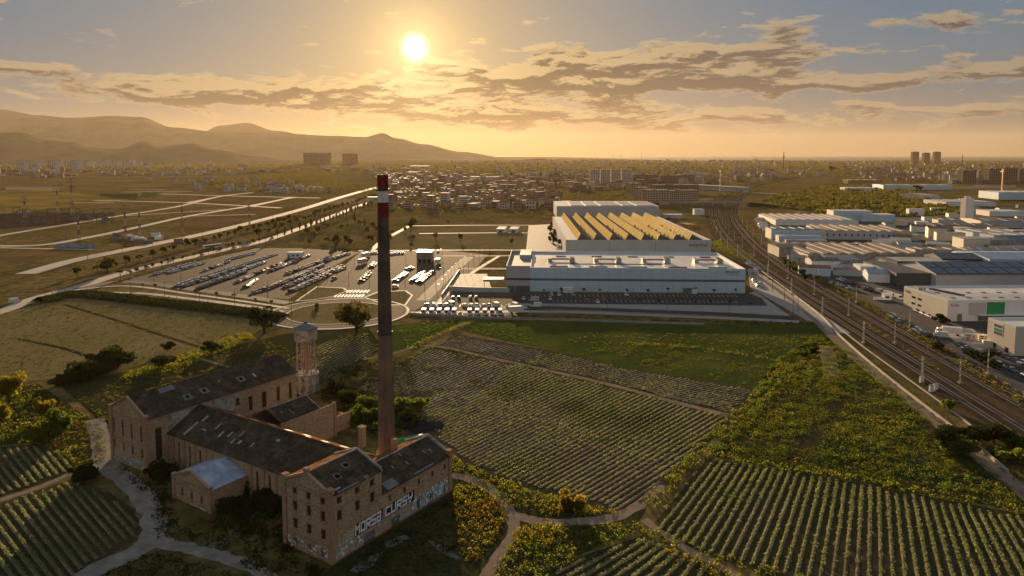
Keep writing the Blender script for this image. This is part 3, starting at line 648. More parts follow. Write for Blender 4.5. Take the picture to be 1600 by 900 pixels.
slope(M6, A, B_, C_, D_, .14, 'oldroof'); slope(M6, (12.6, 11.3, 8.95), (.1, 11.3, 8.95), D_, C_, .14, 'tileroof')
ridge_cap(M6, (.1, 5.5, 11.6), (12.6, 5.5, 11.6)); 
k = MB(); k.bar((12.62, 0, 9.25), (12.62, 5.5, 11.65), .12); k.build('verge_trim', MT['plaster'], M6)
patch(M6, A, B_, D_, .4, .41, .2, .6, 'plaster', 'roof_patch'); patch(M6, A, B_, D_, .2, .22, .5, .6, 'plaster', 'roof_patch')
k = MB(); k.box(17.25, 17.95, -.3, .7, -.3, 9.3); k.build('end_pier', MT['brick2'], M6)
k = MB(); k.box(-.7, .7, -.7, .7, -.2, 5.1); k.box(-.85, .85, -.85, .85, 5.1, 5.5)
tag(k.build('brick_pillar', MT['brick'], None, mill(41.9, 33.8)), 'free-standing square brick pillar in the factory yard left of the chimney', 'pillar').rotation_euler = (0, 0, MRZ)
k = MB(); k.box(0, 6, 0, .5, -.2, 4.2); k.box(5.5, 6, .5, 4, -.2, 3.4); k.box(0, 5.4, .002, .5, 4.2, 4.35)
tag(k.build('ruined_wall', MT['brick'], None, mill(44.2, 46.5)), 'broken low brick wall behind the bare yard wall', 'wall').rotation_euler = (0, 0, MRZ)

# ---- chimney
CHX, CHY, _ = mill(31.6, 15.6)
CH = thing('factory_chimney', 'tall round brick chimney with red and white bands at the top', 'chimney', (CHX, CHY, 0))
def chr_(z): return 2.05 - (2.05 - 1.12) * (z / 71.0)
for nm, z0, z1, m, dr in (('stack', -.4, 34.5, 'chimlow', 0), ('stack', 34.52, 61.0, 'chim', 0), ('red_band', 61.02, 64.3, 'red', .02), ('white_band', 64.32, 67.0, 'redwhite', .02), ('red_band', 67.02, 70.4, 'red', .08)):
    k = MB(); nz = 5; k.lathe([(chr_(z0 + (z1 - z0) * i / nz) + dr, z0 + (z1 - z0) * i / nz) for i in range(nz + 1)], 28); k.build(nm, MT[m], CH, smooth=False)
k = MB(); k.lathe([(2.6, -.4), (2.6, 6.2), (2.35, 6.8), (2.15, 7)], 16); k.build('base', MT['brick'], CH)
k = MB(); k.lathe([(chr_(34.5) + .1, 34.2), (chr_(34.5) + .1, 34.9)], 28); k.build('iron_hoop', MT['darkmetal'], CH)
k = MB(); k.lathe([(1.36, 66.9), (1.52, 67.1), (1.52, 67.3)], 20)
for j in range(10):
    a = 2 * math.pi * j / 10; k.bar((1.5 * math.cos(a), 1.5 * math.sin(a), 67.3), (1.5 * math.cos(a), 1.5 * math.sin(a), 68.4), .03)
k.build('platform', MT['darkmetal'], CH)
k = MB(); k.bar((-.5, 0, 70.4), (-.5, 0, 73.2), .04); k.bar((.3, .3, 70.4), (.3, .3, 72.2), .03); k.build('lightning_rod', MT['darkmetal'], CH)
k = MB()
for j in range(60): z = 8 + j; k.box(-.2, .2, -chr_(z) - .12, -chr_(z) - .06, z, z + .06)
tag(k.build('rung_ladder', MT['darkmetal'], CH), kind='stuff')

# ---- water tower
TW = thing('water_tower', 'round concrete water tower on a lattice of legs beside the brick hall', 'water tower', mill(63.9, 79.6))
k = MB(); k.lathe([(3.3, 16.6), (3.55, 17.1), (3.62, 20.6)], 24); k.build('tank', MT['plaster'], TW)
k = MB(); k.lathe([(3.75, 20.6), (3.8, 20.85), (.6, 21.9), (.5, 22.6), (.2, 22.8)], 24); k.build('tank_roof', MT['greypanel'], TW)
for j in range(8):
    a = 2 * math.pi * j / 8; k = MB(); k.bar((3.1 * math.cos(a), 3.1 * math.sin(a), 6), (2.9 * math.cos(a), 2.9 * math.sin(a), 16.7), .2); k.build('leg', MT['plaster'], TW)
for z in (8.6, 11.3, 14.0):
    k = MB()
    for j in range(8):
        a, a2 = 2 * math.pi * j / 8, 2 * math.pi * (j + 1) / 8; r = 3.0
        k.bar((r * math.cos(a), r * math.sin(a), z), (r * math.cos(a2), r * math.sin(a2), z), .14)
        k.bar((r * math.cos(a), r * math.sin(a), z), (r * math.cos(a2), r * math.sin(a2), z + 2.6), .07)
    k.build('ring_brace', MT['brick2'], TW)
k = MB(); k.lathe([(.5, 6), (.5, 16.7)], 10); k.build('riser_pipe', MT['brick2'], TW)
b = MB(); rad = 3.75
for j in range(10):
    a, a2 = 2 * math.pi * j / 10, 2 * math.pi * (j + 1) / 10
    p0 = (rad * math.cos(a2), rad * math.sin(a2)); p1 = (rad * math.cos(a), rad * math.sin(a)); ln = math.dist(p0, p1)
    wall_open(b, p1, ((p0[0] - p1[0]) / ln, (p0[1] - p1[1]) / ln), ln, -.3, 6.0, [(ln / 2, 1.3, -.3, 3.0), (ln / 2, .8, 4.2, 5.3)], .4)
b.lathe([(3.3, -.2), (3.3, 6.0)], 10); b.lathe([(3.85, 6.0), (3.85, 6.25)], 20); b.build('base_arcade', MT['plaster'], TW)

# ------------------------------------------------------------------ fields, tracks, roads
sheet('field', [(-250, 505), (0, 490), (110, 466), (250, 482), (425, 505), (395, 522), (300, 548), (215, 572), (120, 590), (0, 598), (-250, 640)], MT['olive'], .02)
sheet('field', [(95, 602), (210, 578), (300, 556), (410, 530), (455, 520), (575, 512), (600, 545), (480, 610), (440, 640), (250, 720), (165, 668)], MT['darkgrass'], .025)
sheet('meadow', [(612, 508), (722, 500), (700, 515), (642, 546), (612, 548)], MT['grass'], .03)
sheet('meadow', [(716, 516), (748, 500), (1280, 508), (1330, 548), (1230, 560), (1215, 585), (1178, 606), (1000, 580), (860, 548)], MT['grass'], .03)
sheet('field', [(552, 604), (575, 585), (640, 560), (712, 522), (860, 548), (1000, 578), (1178, 606), (1150, 655), (1085, 710), (1012, 790), (965, 802), (830, 765), (740, 733), (700, 702), (600, 660)], MT['soil'], .035)
sheet('field', [(1106, 716), (1250, 738), (1400, 766), (1640, 812), (1640, 960), (1380, 960), (1120, 872), (1012, 830)], MT['rowsoil'], .035)
sheet('field', [(1002, 838), (1110, 882), (1200, 930), (820, 930), (900, 872)], MT['rowsoil'], .035)
sheet('field', [(-40, 800), (116, 748), (165, 765), (215, 800), (222, 835), (160, 875), (90, 920), (-40, 930)], MT['rowsoil'], .035)
sheet('field', [(-40, 702), (60, 694), (112, 712), (120, 738), (-40, 790)], MT['rowsoil'], .035)
MT['slab'] = mat('broken_slab', (.17, .165, .15), (.06, .06, .045), .5, fine=1.5)
sheet('wasteland', [(1216, 562), (1280, 522), (1332, 550), (1440, 642), (1560, 742), (1640, 800), (1640, 806), (1400, 764), (1108, 712), (1150, 656), (1180, 610)], MT['darkgrass'], .03)
sheet('wasteland', [(705, 712), (830, 768), (962, 804), (1010, 795), (990, 830), (900, 870), (820, 930), (540, 930), (520, 890), (706, 768)], MT['darkgrass'], .03)
sheet('wasteland', [(-40, 610), (60, 600), (160, 668), (172, 720), (115, 735), (60, 690), (-40, 700)], MT['darkgrass'], .03)
tl = L2([(150, 655), (158, 690), (165, 722), (200, 752), (232, 790), (240, 830), (215, 860), (150, 890), (90, 930)])
strip('track', tl, -2.4, 2.4, MT['paledirt'], .05, wob=.35)
strip('track', L2([(238, 845), (300, 858), (350, 872), (400, 890), (450, 925)]), -1.6, 1.6, MT['paledirt'], .055, wob=.35)
strip('track', L2([(112, 740), (60, 762), (0, 782), (-60, 800)]), -1.0, 1.0, MT['dirt'], .055, wob=.2)
strip('track', L2([(706, 742), (745, 752), (782, 778), (800, 803), (850, 815), (910, 815), (960, 808), (1005, 785), (1030, 757)]), -1.5, 1.5, MT['dirt'], .055, wob=.25)
strip('track', L2([(798, 800), (802, 835), (780, 868), (750, 915)]), -1.2, 1.2, MT['dirt'], .06, wob=.25)
strip('track', L2([(1005, 812), (1060, 850), (1130, 888), (1200, 930)]), -1, 1, MT['dirt'], .055, wob=.2)
strip('track', L2([(645, 540), (690, 542), (760, 558), (860, 580), (960, 603), (1060, 630), (1148, 652)]), -1.3, 1.3, MT['dirt'], .06, wob=.2)
strip('track', L2([(555, 565), (640, 545), (690, 520), (735, 503)]), -1.2, 1.2, MT['olive'], .06)
strip('track', L2([(1300, 590), (1295, 560), (1290, 540)]), -2.5, 2.5, MT['dirt'], .045, wob=.5)
strip('track', L2([(300, 556), (345, 570), (420, 590)]), -.8, .8, MT['dirt'], .05)
for p in ([(100, 476), (180, 500), (240, 520), (320, 545)], [(30, 530), (100, 545), (160, 565)]): strip('track', L2(p), -1.0, 1.0, MT['darkgrass'], .05)
sheet('yard', [(500, 905), (521, 884), (706, 768), (735, 800), (735, 850), (640, 930)], MT['darkgrass'], .04)
for p in ([(545, 893), (570, 872), (600, 862), (592, 872), (584, 884), (562, 896)], [(600, 849), (618, 840), (634, 836), (640, 841), (626, 850), (606, 857)], [(668, 844), (682, 847), (700, 858), (720, 872), (714, 876), (698, 868), (684, 860)], [(300, 853), (330, 850), (350, 846), (360, 848), (340, 856)], [(262, 816), (270, 814), (275, 819), (268, 826)]):
    sheet('concrete_slab', p, MT['slab'], .07)

def crop_noise(P):
    return (np.sin(P[:, 0] * .11 + 1.3) * np.sin(P[:, 1] * .083 + .4) + .6 * np.sin(P[:, 0] * .047 + P[:, 1] * .061) + .5 * np.sin(P[:, 0] * .23 - P[:, 1] * .19 + 2)) / 2.1
def crop(label, poly_px, A, B, spacing, hgt_, rad, k, leaf, ds=.55, fill=.85, bare=None, ridge_w=.36, ridge_h=.2, lf='crop', wob=.08, rm='ridge'):
    poly = gp(poly_px); a0, a1, b0, b1 = [np.array(G(*p)) for p in (*A, *B)]
    n_ = max(2, int(np.linalg.norm((a0 + a1) / 2 - (b0 + b1) / 2) * abs(math.sin(math.atan2(*(a1 - a0)[::-1]) - math.atan2(*((b0 + b1) / 2 - (a0 + a1) / 2)[::-1]))) / spacing))
    C = []; V = []; VB = []; bp_ = gp(bare) if bare is not None else None
    for i in range(-n_, 2 * n_ + 1):
        t = i / n_; p = a0 + (b0 - a0) * t; q = a1 + (b1 - a1) * t; d = q - p; ln = np.linalg.norm(d); d = d / max(ln, 1e-6)
        s = np.arange(-250, 350, ds); pts = p[None] + s[:, None] * d[None]; m = in_poly(pts + np.stack([np.sin(pts[:, 1] * .9 + pts[:, 0] * .4), np.cos(pts[:, 0] * .8 + 1)], 1) * .7, poly)
        if not m.any(): continue
        nrm = np.array([-d[1], d[0]])
        idx = np.where(m)[0]; run = np.split(idx, np.where(np.diff(idx) > 1)[0] + 1)
        for r in run:
            for j in range(0, len(r) - 1, 4):
                e = min(j + 4, len(r) - 1); P0, P1 = pts[r[j]], pts[r[e]]
                w0 = ridge_w; jz = ridge_h * random.uniform(.8, 1.2)
                for sg in (-1, 1):
                    q_ = [(*(P0 + nrm * w0 * sg), .03), (*(P1 + nrm * w0 * sg), .03), (*P1, jz), (*P0, jz)]
                    (VB if bp_ is not None and in_poly(np.array([P0 + rng.normal(size=2) * 4]), bp_)[0] else V).append(q_ if sg < 0 else q_[::-1])
        pp = pts[m]; keep = rng.uniform(size=len(pp)) < np.clip(fill + .6 * crop_noise(pp), .08, 1)
        if bare is not None: keep &= ~(in_poly(pp, gp(bare)) & (rng.uniform(size=len(pp)) < .75))
        pp = pp[keep] + rng.normal(size=(keep.sum(), 2)) * wob; C.append(np.column_stack([pp, np.full(len(pp), ridge_h * .7)]))
    V = np.array(V).reshape(-1, 3); tag(link('soil_ridges', quads(V, len(V) // 4), [MT[rm]]), kind='stuff')
    if VB: VB = np.array(VB).reshape(-1, 3); tag(link('soil_ridges', quads(VB, len(VB) // 4), [MT['ridgebare']]), kind='stuff')
    C = np.concatenate(C); gr = np.clip(1 + .5 * crop_noise(C[:, :2] * 1.9 + 30), .5, 1.5); rad = rad * gr; hgt_ = hgt_ * gr; W_ = clumps(C, rad * rng.uniform(.7, 1.3, len(C)), hgt_ * rng.uniform(.6, 1.4, len(C)), k, leaf, .6)
    tag(link('crop_plants', quads(W_, len(W_) // 4), [LF[lf]]), kind='stuff')
crop('c', [(560, 604), (640, 562), (672, 545), (760, 562), (860, 584), (1000, 618), (1140, 654), (1080, 708), (1005, 786), (962, 796), (830, 758), (740, 727), (705, 700), (640, 640)], ((619, 605), (713, 563)), ((930, 770), (1130, 650)), 1.55, .32, .36, 11, .11, ds=.55, fill=.85, rm='palerow', bare=[(555, 604), (640, 560), (690, 545), (800, 570), (720, 640), (600, 640)])
crop('c', [(655, 548), (714, 525), (860, 551), (1000, 581), (1172, 609), (1145, 645), (1060, 626), (960, 599), (860, 576), (760, 555), (690, 540)], ((690, 540), (735, 522)), ((1000, 610), (1080, 590)), 1.6, .3, .34, 9, .11, ds=.65, fill=.75, rm='palerow', bare=[(680, 545), (715, 524), (850, 550), (800, 580)])
crop('c', [(1108, 719), (1250, 742), (1400, 770), (1630, 816), (1630, 950), (1380, 950), (1120, 868), (1016, 828)], ((1016, 825), (1105, 718)), ((1596, 895), (1545, 801)), 1.75, .36, .36, 14, .105, ds=.33, fill=.85, wob=.13)
crop('c', [(1004, 841), (1108, 885), (1190, 925), (830, 925), (905, 874)], ((893.8, 897), (976, 850)), ((1045, 897), (1072, 870)), 1.7, .36, .38, 12, .11, ds=.4, fill=.8, wob=.13)
crop('c', [(-30, 802), (116, 752), (165, 770), (212, 802), (218, 835), (155, 872), (90, 910), (-30, 920)], ((28, 836), (0, 800)), ((140, 797), (105, 757)), 1.5, .40, .36, 12, .11, ds=.4, fill=.85, wob=.13)
crop('c', [(-30, 704), (60, 698), (108, 714), (114, 734), (-30, 784)], ((20, 770), (0, 745)), ((100, 737), (75, 707)), 1.5, .40, .36, 10, .12, ds=.45, fill=.7, wob=.13)
crop('c', [(430, 545), (480, 530), (570, 520), (590, 545), (560, 572), (490, 602), (440, 600)], ((450, 600), (520, 565)), ((560, 580), (600, 560)), 1.6, .28, .34, 4, .18, ds=.8, fill=.5)

# rough growth nobody could count
def brush(poly, dens, rad, h, k, leaf, lf, name='undergrowth', px=True, seedmod=0.0, thr=None):
    P = scatter(gp(poly) if px else poly, dens)
    if thr is not None: P = P[crop_noise(P * 1.7 + seedmod) > thr]
    if not len(P): return
    V = clumps(P, rad * rng.uniform(.5, 1.5, len(P)), h * rng.uniform(.5, 1.5, len(P)), k, leaf, .4)
    return tag(link(name, quads(V, len(V) // 4), [LF[lf]]), kind='stuff')
WR = [(1216, 562), (1276, 524), (1330, 552), (1438, 644), (1545, 734), (1630, 800), (1400, 764), (1110, 712), (1150, 656), (1180, 612)]
brush(WR, .28, 1.3, .8, 44, .10, 'shrub', thr=.05); brush(WR, .45, 1.0, .5, 28, .10, 'weed', seedmod=40, thr=-.3); brush(WR, .3, .9, .55, 30, .10, 'green', seedmod=7, thr=-.2); brush(WR, .04, 1.8, 1.6, 60, .15, 'shrub', thr=.1, seedmod=50); brush(WR, .03, 1.6, 1.4, 60, .15, 'green', thr=.1, seedmod=150); brush(WR, .02, 1.1, 1.0, 30, .13, 'gold', thr=.2, seedmod=80)
brush([(1290, 650), (1420, 650), (1500, 720), (1560, 775), (1420, 760), (1280, 710)], .35, .9, .8, 14, .2, 'green', thr=.0, seedmod=20)
def hedge(px, w, dens, rad, h, k, leaf, lf): 
    l = L2(px); a, b = offset(l, -w), offset(l, w); return brush([(p.x, p.y) for p in a] + [(p.x, p.y) for p in reversed(b)], dens, rad, h, k, leaf, lf, 'hedgerow', px=False)
hedge([(1016, 792), (1060, 742), (1100, 706)], 2.0, .5, .9, 1.1, 18, .2, 'shrub'); hedge([(1100, 706), (1150, 662), (1190, 622), (1235, 570)], 3.5, .4, .9, .9, 16, .2, 'shrub')
hedge([(1008, 832), (1060, 850), (1120, 872), (1200, 895), (1290, 925)], 1.6, .6, .8, 1.0, 18, .17, 'shrub'); hedge([(1040, 862), (1100, 886), (1160, 912), (1200, 930)], 1.6, .5, .8, .9, 16, .17, 'gold')
hedge([(1106, 714), (1250, 735), (1400, 763), (1640, 808)], 1.8, .5, .9, 1.0, 16, .2, 'shrub'); hedge([(1216, 564), (1120, 548), (1040, 540), (985, 538)], 1.5, .3, 1.0, 1.0, 22, .15, 'shrub')
hedge([(700, 545), (860, 580), (1060, 630), (1145, 651)], .7, .6, .6, .6, 10, .17, 'weed'); hedge([(640, 545), (690, 522), (735, 503)], 1.6, .4, 1, 1.1, 12, .22, 'shrub')
brush([(1200, 560), (960, 548), (870, 528), (900, 520), (1275, 525)], .10, 1.0, .6, 9, .22, 'weed'); brush([(860, 548), (1180, 604), (1210, 575), (990, 540)], .25, .9, .5, 18, .13, 'weed', thr=-.1); brush([(860, 548), (1180, 604), (1210, 575), (990, 540)], .12, .9, .6, 18, .13, 'green', thr=0)
brush([(704, 712), (760, 742), (830, 766), (962, 802), (900, 806), (850, 806), (800, 792), (745, 750), (706, 738)], .8, .8, .8, 16, .17, 'shrub'); brush([(760, 748), (830, 768), (965, 803), (900, 808), (800, 788)], .4, .8, .9, 16, .17, 'gold')
brush([(708, 760), (745, 757), (785, 785), (792, 810), (765, 860), (735, 885), (712, 850)], 1.0, .65, .6, 14, .15, 'gold', thr=-.2); brush([(708, 760), (745, 757), (785, 785), (792, 810), (765, 860), (735, 885), (712, 850)], .8, .65, .55, 14, .15, 'weed')
brush([(804, 832), (850, 818), (965, 822), (990, 838), (900, 872), (820, 930), (760, 930), (790, 866)], .8, .9, .95, 18, .16, 'shrub'); brush([(804, 832), (850, 820), (900, 822), (860, 850), (800, 870)], .8, .8, 1.1, 18, .16, 'gold'); brush([(960, 820), (1000, 815), (1010, 835), (985, 838)], 1, .7, .7, 14, .16, 'shrub')
brush([(195, 585), (290, 553), (385, 518), (397, 530), (330, 556), (270, 580), (190, 594)], .7, .9, 1.0, 14, .2, 'shrub'); brush([(195, 585), (290, 553), (385, 518), (397, 530), (330, 556), (270, 580), (190, 594)], .2, .9, 1.1, 14, .2, 'gold')
brush([(-30, 610), (60, 602), (158, 668), (168, 716), (118, 732), (60, 690), (-30, 698)], .6, .9, .8, 14, .18, 'shrub', thr=-.1); brush([(-30, 610), (60, 602), (158, 668), (168, 716), (118, 732), (60, 690), (-30, 698)], .4, .9, .8, 14, .18, 'weed')
brush([(180, 728), (265, 775), (275, 830), (440, 850), (520, 905), (420, 905), (350, 862), (250, 838), (245, 790)], .7, 1.0, .9, 14, .2, 'dark'); brush([(385, 760), (450, 770), (455, 855), (330, 830)], .5, 1.3, 2.0, 30, .24, 'dark'); brush([(232, 740), (262, 750), (270, 775), (245, 765)], .5, 1.4, 2.6, 40, .24, 'dark')
brush([(525, 900), (706, 772), (734, 800), (730, 850), (640, 930)], .55, .8, .5, 11, .17, 'dark'); brush([(150, 905), (235, 862), (400, 905), (400, 930), (120, 930)], .9, .7, .5, 12, .15, 'dark')
brush([(95, 604), (210, 580), (300, 558), (410, 532), (455, 545), (440, 600), (250, 700), (168, 666)], .22, .7, .45, 9, .2, 'weed'); brush([(-100, 505), (110, 470), (420, 505), (390, 522), (215, 572), (0, 596), (-100, 600)], .12, .6, .35, 8, .2, 'weed')
brush([(612, 508), (722, 500), (642, 546)], .3, .7, .3, 8, .2, 'green'); brush([(740, 506), (820, 503), (838, 540), (735, 520)], .3, .7, .3, 12, .14, 'green')
brush([(500, 590), (560, 565), (640, 560), (660, 640), (690, 660), (600, 690), (540, 650), (490, 620)], .3, 1.2, 1.0, 22, .2, 'dark'); brush([(545, 640), (600, 625), (640, 640), (600, 690), (560, 680)], .3, 1.2, 1.6, 30, .2, 'green')

# the grassy bank that carries the road
def bank(name, px, d0, d1, h, m=MT['darkgrass']):
    l = L2(px); a, b = offset(l, d0), offset(l, d1); k = MB()
    for i in range(len(l) - 1): k.face([(b[i].x, b[i].y, .03), (b[i + 1].x, b[i + 1].y, .03), (a[i + 1].x, a[i + 1].y, h), (a[i].x, a[i].y, h)][::-1])
    me = k.mesh(name, True); bm = bmesh.new(); bm.from_mesh(me); bmesh.ops.recalc_face_normals(bm, faces=bm.faces)
    for f in bm.faces:
        if f.normal.z < 0: f.normal_flip()
    bm.to_mesh(me); bm.free(); tag(link(name, me, [m]), kind='structure')
bank('grass_bank', [(60, 472), (130, 461), (250, 474), (360, 486), (440, 497)], -.5, 7, 2.6)
bank('grass_bank', [(60, 472), (130, 461), (250, 474), (360, 486), (440, 497)], -.5, -6, 2.6)
hedge([(70, 474), (130, 464), (250, 477), (360, 489), (430, 499)], 4.5, .35, 1.3, 3.4, 16, .3, 'dark')
hedge([(640, 490), (720, 491), (820, 496), (950, 500), (1100, 504), (1270, 507)], 1.2, .35, .9, 1.0, 12, .26, 'dark')

# ---- roads, pavements, lots
def road(px, w, m='asphalt', z=.08, name='road'): return strip(name, L2(px), -w / 2, w / 2, MT[m], z)
road([(-60, 500), (0, 487), (60, 465), (125, 448), (200, 425), (330, 395), (420, 374), (500, 345), (560, 322), (610, 303), (660, 290), (700, 280)], 9, 'pavement')
road([(40, 428), (120, 406), (234, 383), (325, 364), (400, 346), (475, 326), (540, 306), (600, 290), (660, 276)], 13, 'pavement', .085)
road([(-40, 384), (62, 383), (143, 370), (220, 354), (293, 338), (383, 323), (460, 308)], 9, 'pavement', .09); road([(-40, 376), (0, 368), (85, 354), (182, 338), (276, 323), (344, 307), (395, 301)], 8, 'pavement', .095)
for i, (p, w) in enumerate([([(114, 317), (179, 317)], 7), ([(146, 313), (292, 317), (439, 325)], 9), ([(247, 303), (351, 306), (432, 308), (500, 309.5)], 9), ([(390, 323), (455, 308.5)], 9), ([(-20, 387), (143, 390)], 5), ([(293, 338), (400, 335)], 5), ([(182, 338), (330, 329), (380, 325)], 5), ([(344, 307), (292, 317)], 8), ([(-20, 332), (50, 331)], 6), ([(190, 300), (300, 299)], 8), ([(200, 296), (260, 296)], 8)]): road(p, w, 'pavement', .1 + i * .008)
sheet('car_park', [(196, 438), (330, 404), (400, 388), (470, 388), (562, 394), (505, 425), (452, 468), (300, 455)], MT['lot'], .06)
sheet('plaza', [(565, 392), (700, 392), (762, 398), (735, 430), (700, 456), (648, 486), (610, 480), (520, 470), (480, 462), (520, 430)], MT['lot'], .065)
road([(120, 452), (195, 440), (300, 452), (400, 466), (452, 474)], 7, 'asphalt', .10); strip('pavement', L2([(95, 456), (195, 447), (300, 460), (400, 474), (450, 482)]), -1.4, 1.4, MT['pavement'], .0, h=.14)
strip('pavement', L2([(90, 462), (200, 458), (300, 468), (400, 481), (440, 488)]), -2.6, 1.2, MT['pavement'], .0, h=.13); sheet('verge', [(100, 458), (200, 452), (300, 463), (395, 476), (430, 483), (395, 480), (300, 467), (200, 457)], MT['olive'], .05)
sheet('car_park', [(642, 494), (694, 458), (805, 457), (808, 494)], MT['lot'], .07)
sheet('lot', [(700, 452), (716, 428), (761, 428), (768, 452)], MT['pavement'], .09)
sheet('yard', [(822, 391), (826, 352), (868, 350), (884, 398)], MT['pavement'], .08)
sheet('field', [(570, 391), (640, 352), (842, 352), (822, 391)], MT['olive'], .05)
for p in ([(640, 353), (740, 352), (842, 352)], [(560, 392), (700, 391), (822, 391)], [(655, 365), (760, 364), (830, 364)], [(640, 353), (600, 375), (580, 392)]): road(p, 4.5, 'pavement', .11 + random.random() * .02)
road([(690, 400), (760, 400), (850, 399)], 6, 'asphalt', .1); road([(716, 420), (760, 420), (850, 420)], 7, 'asphalt', .1)
road([(780, 400), (740, 425), (700, 458), (680, 480)], 3, 'pavement', .13, 'pavement'); road([(735, 400), (700, 430), (660, 470)], 7, 'asphalt', .1)
# Amazon-side forecourt
sheet('car_park', [(800, 459), (1168, 460), (1200, 478), (802, 474)], MT['asphalt'], .075)
sheet('pavement', [(800, 474), (1200, 478), (1190, 466), (1170, 458), (1180, 455), (1240, 498), (800, 482)], MT['concrete'], .08)
road([(760, 481), (850, 481), (1000, 486), (1150, 492), (1240, 497)], 7.5, 'asphalt', .10); strip('pavement', L2([(640, 489), (850, 487), (1000, 492), (1150, 498), (1250, 503)]), -2.4, 2.4, MT['concrete'], .0, h=.13)
sheet('yard', [(1168, 420), (1180, 420), (1290, 505), (1262, 502), (1172, 450)], MT['concrete'], .085)
# roundabout
RB = G(529, 489)
def ring(name, r0, r1, m, z, h=0.0, c=RB, kind='structure'):
    k = MB(); n_ = 48
    for j in range(n_):
        a, a2 = 2 * math.pi * j / n_, 2 * math.pi * (j + 1) / n_
        q = [(c[0] + r * math.cos(t), c[1] + r * math.sin(t)) for r, t in ((r0, a), (r1, a), (r1, a2), (r0, a2))]
        if h: k.hexa([(*p, z) for p in q], [(*p, z + h) for p in q])
        else: k.face([(*p, z) for p in q])
    return tag(k.build(name, MT[m]), kind=kind)
ring('road', 24.3, 32, 'lot', .12); ring('kerb', 23.6, 24.25, 'pavement', .0, .26); ring('kerb', 32.05, 33.4, 'concrete', .0, .25); ring('roundabout_island', .01, 23.55, 'olive', .18)
for p in ([(466, 470), (496, 449), (535, 451), (540, 455), (520, 463), (492, 468)], [(572, 465), (592, 457), (632, 455), (642, 462), (632, 476), (604, 476)]):
    w_ = gp(p); c_ = (sum(q[0] for q in w_) / len(w_), sum(q[1] for q in w_) / len(w_)); k = MB(); k.hexa([(*q, .02) for q in reversed(w_)], [(*q, .22) for q in reversed(w_)]); tag(k.build('traffic_island', MT['olive']), kind='structure')
    k = MB(); big = [(c_[0] + (q[0] - c_[0]) * 1.12, c_[1] + (q[1] - c_[1]) * 1.12) for q in reversed(w_)]; k.hexa([(*q, .01) for q in big], [(*q, .17) for q in big]); tag(k.build('kerb', MT['pavement']), kind='structure')
k = MB()
for i in range(9):                                    # zebra crossing by the roundabout
    for row in (0, 1):
        x, y = G(533 + i * 5.2 - row * 8, 455.5 + row * 7); k.box(x - .35, x + .35, y - 3.6, y + 3.6, .13, .14)
tag(k.build('road_marking', MT['paint']), kind='structure')
# bay lines
def bays(px0, px1, n_, ln, z=.1, az_=0.0):
    a, b = np.array(G(*px0)), np.array(G(*px1)); d = (b - a) / n_; k = MB(); t = math.atan2(d[1], d[0]) + math.pi / 2 + az_
    for i in range(n_ + 1): p = a + d * i; k.box(-ln / 2, ln / 2, -.07, .07, z, z + .006, rot=t, c=tuple(p))
    tag(k.build('bay_markings', MT['paint']), kind='structure')
bays((830, 462), (1150, 462.5), 46, 5); bays((850, 470), (1150, 472), 42, 5); bays((655, 492), (790, 492), 16, 5.5, .1); bays((670, 478), (800, 478), 16, 5.5, .1)

# ---- railway
RL = L2([(1660, 715), (1560, 642), (1500, 627 - 16), (1420, 566), (1331, 510), (1265, 468), (1206, 430), (1168, 400), (1142, 380), (1125, 360), (1116, 340), (1115, 325), (1122, 312), (1150, 297), (1190, 285), (1250, 276), (1330, 270)])
def lerp_line(px): return L2(px)
RLc = L2([(1640, 707), (1514, 626.7), (1331, 510), (1206, 430), (1165, 400), (1141, 380), (1125, 360), (1116, 340), (1116, 325), (1124, 312), (1150, 298), (1190, 286), (1250, 276), (1320, 269)])
RRc = L2([(1730, 707), (1589, 626.7), (1384, 510), (1244, 430), (1200, 400), (1176, 380), (1158, 360), (1148, 345), (1146, 330), (1152, 315), (1172, 300), (1215, 287), (1270, 277), (1330, 270)])
strip('railway_bed', RLc, -10, 26, MT['bedtan'], .05)
for c in (RLc, RRc): strip('ballast', c, -5.2, 5.2, MT['ballast'], .0, h=.38)
for c in (RLc, RRc):
    for o_ in (-2.35, 2.35):
        for r_ in (-.83, .83):
            tag(strip('rail', offset(c, o_), r_ - .05, r_ + .05, MT['rail'], .40, kind=None, h=.18), kind='structure')
k = MB()
for c in (RLc, RRc):
    dist = 0
    for o_ in (-2.35, 2.35):
        l = offset(c, o_)
        for i in range(len(l) - 1):
            if l[i].y > 480: break
            n_ = int((l[i + 1] - l[i]).length / .7); t = math.atan2((l[i + 1] - l[i]).y, (l[i + 1] - l[i]).x)
            for j in range(n_): p = l[i].lerp(l[i + 1], j / n_); k.box(-.14, .14, -1.25, 1.25, .385, .43, rot=t, c=(p.x, p.y))
tag(k.build('sleepers', MT['sleeper']), kind='stuff')
sr = L2([(1176, 425), (1230, 462), (1270, 494), (1296, 520), (1350, 570), (1440, 640), (1520, 705), (1560, 738), (1600, 770), (1660, 820)])
strip('service_road', sr, -2.3, 2.3, MT['dirt'], .09); strip('service_road', L2([(1176, 422), (1230, 458), (1275, 494), (1300, 520)]), -9, 1.5, MT['concrete'], .095)
def wall_line(px, h, th, m, label, cat='wall', name='boundary_wall'):
    o = strip(name, L2(px), -th / 2, th / 2, MT[m], .0, kind=None, h=h); return tag(o, label, cat)
wall_line([(1178, 416), (1235, 458), (1282, 494), (1310, 524), (1370, 577), (1450, 640), (1530, 702), (1575, 740)], .9, .35, 'pavement', 'long pale concrete wall between the service road and the railway')
wall_line([(1305, 508), (1352, 545), (1420, 594), (1478, 636), (1530, 676)], .5, .4, 'concrete', 'low concrete trough edge along the left railway tracks')
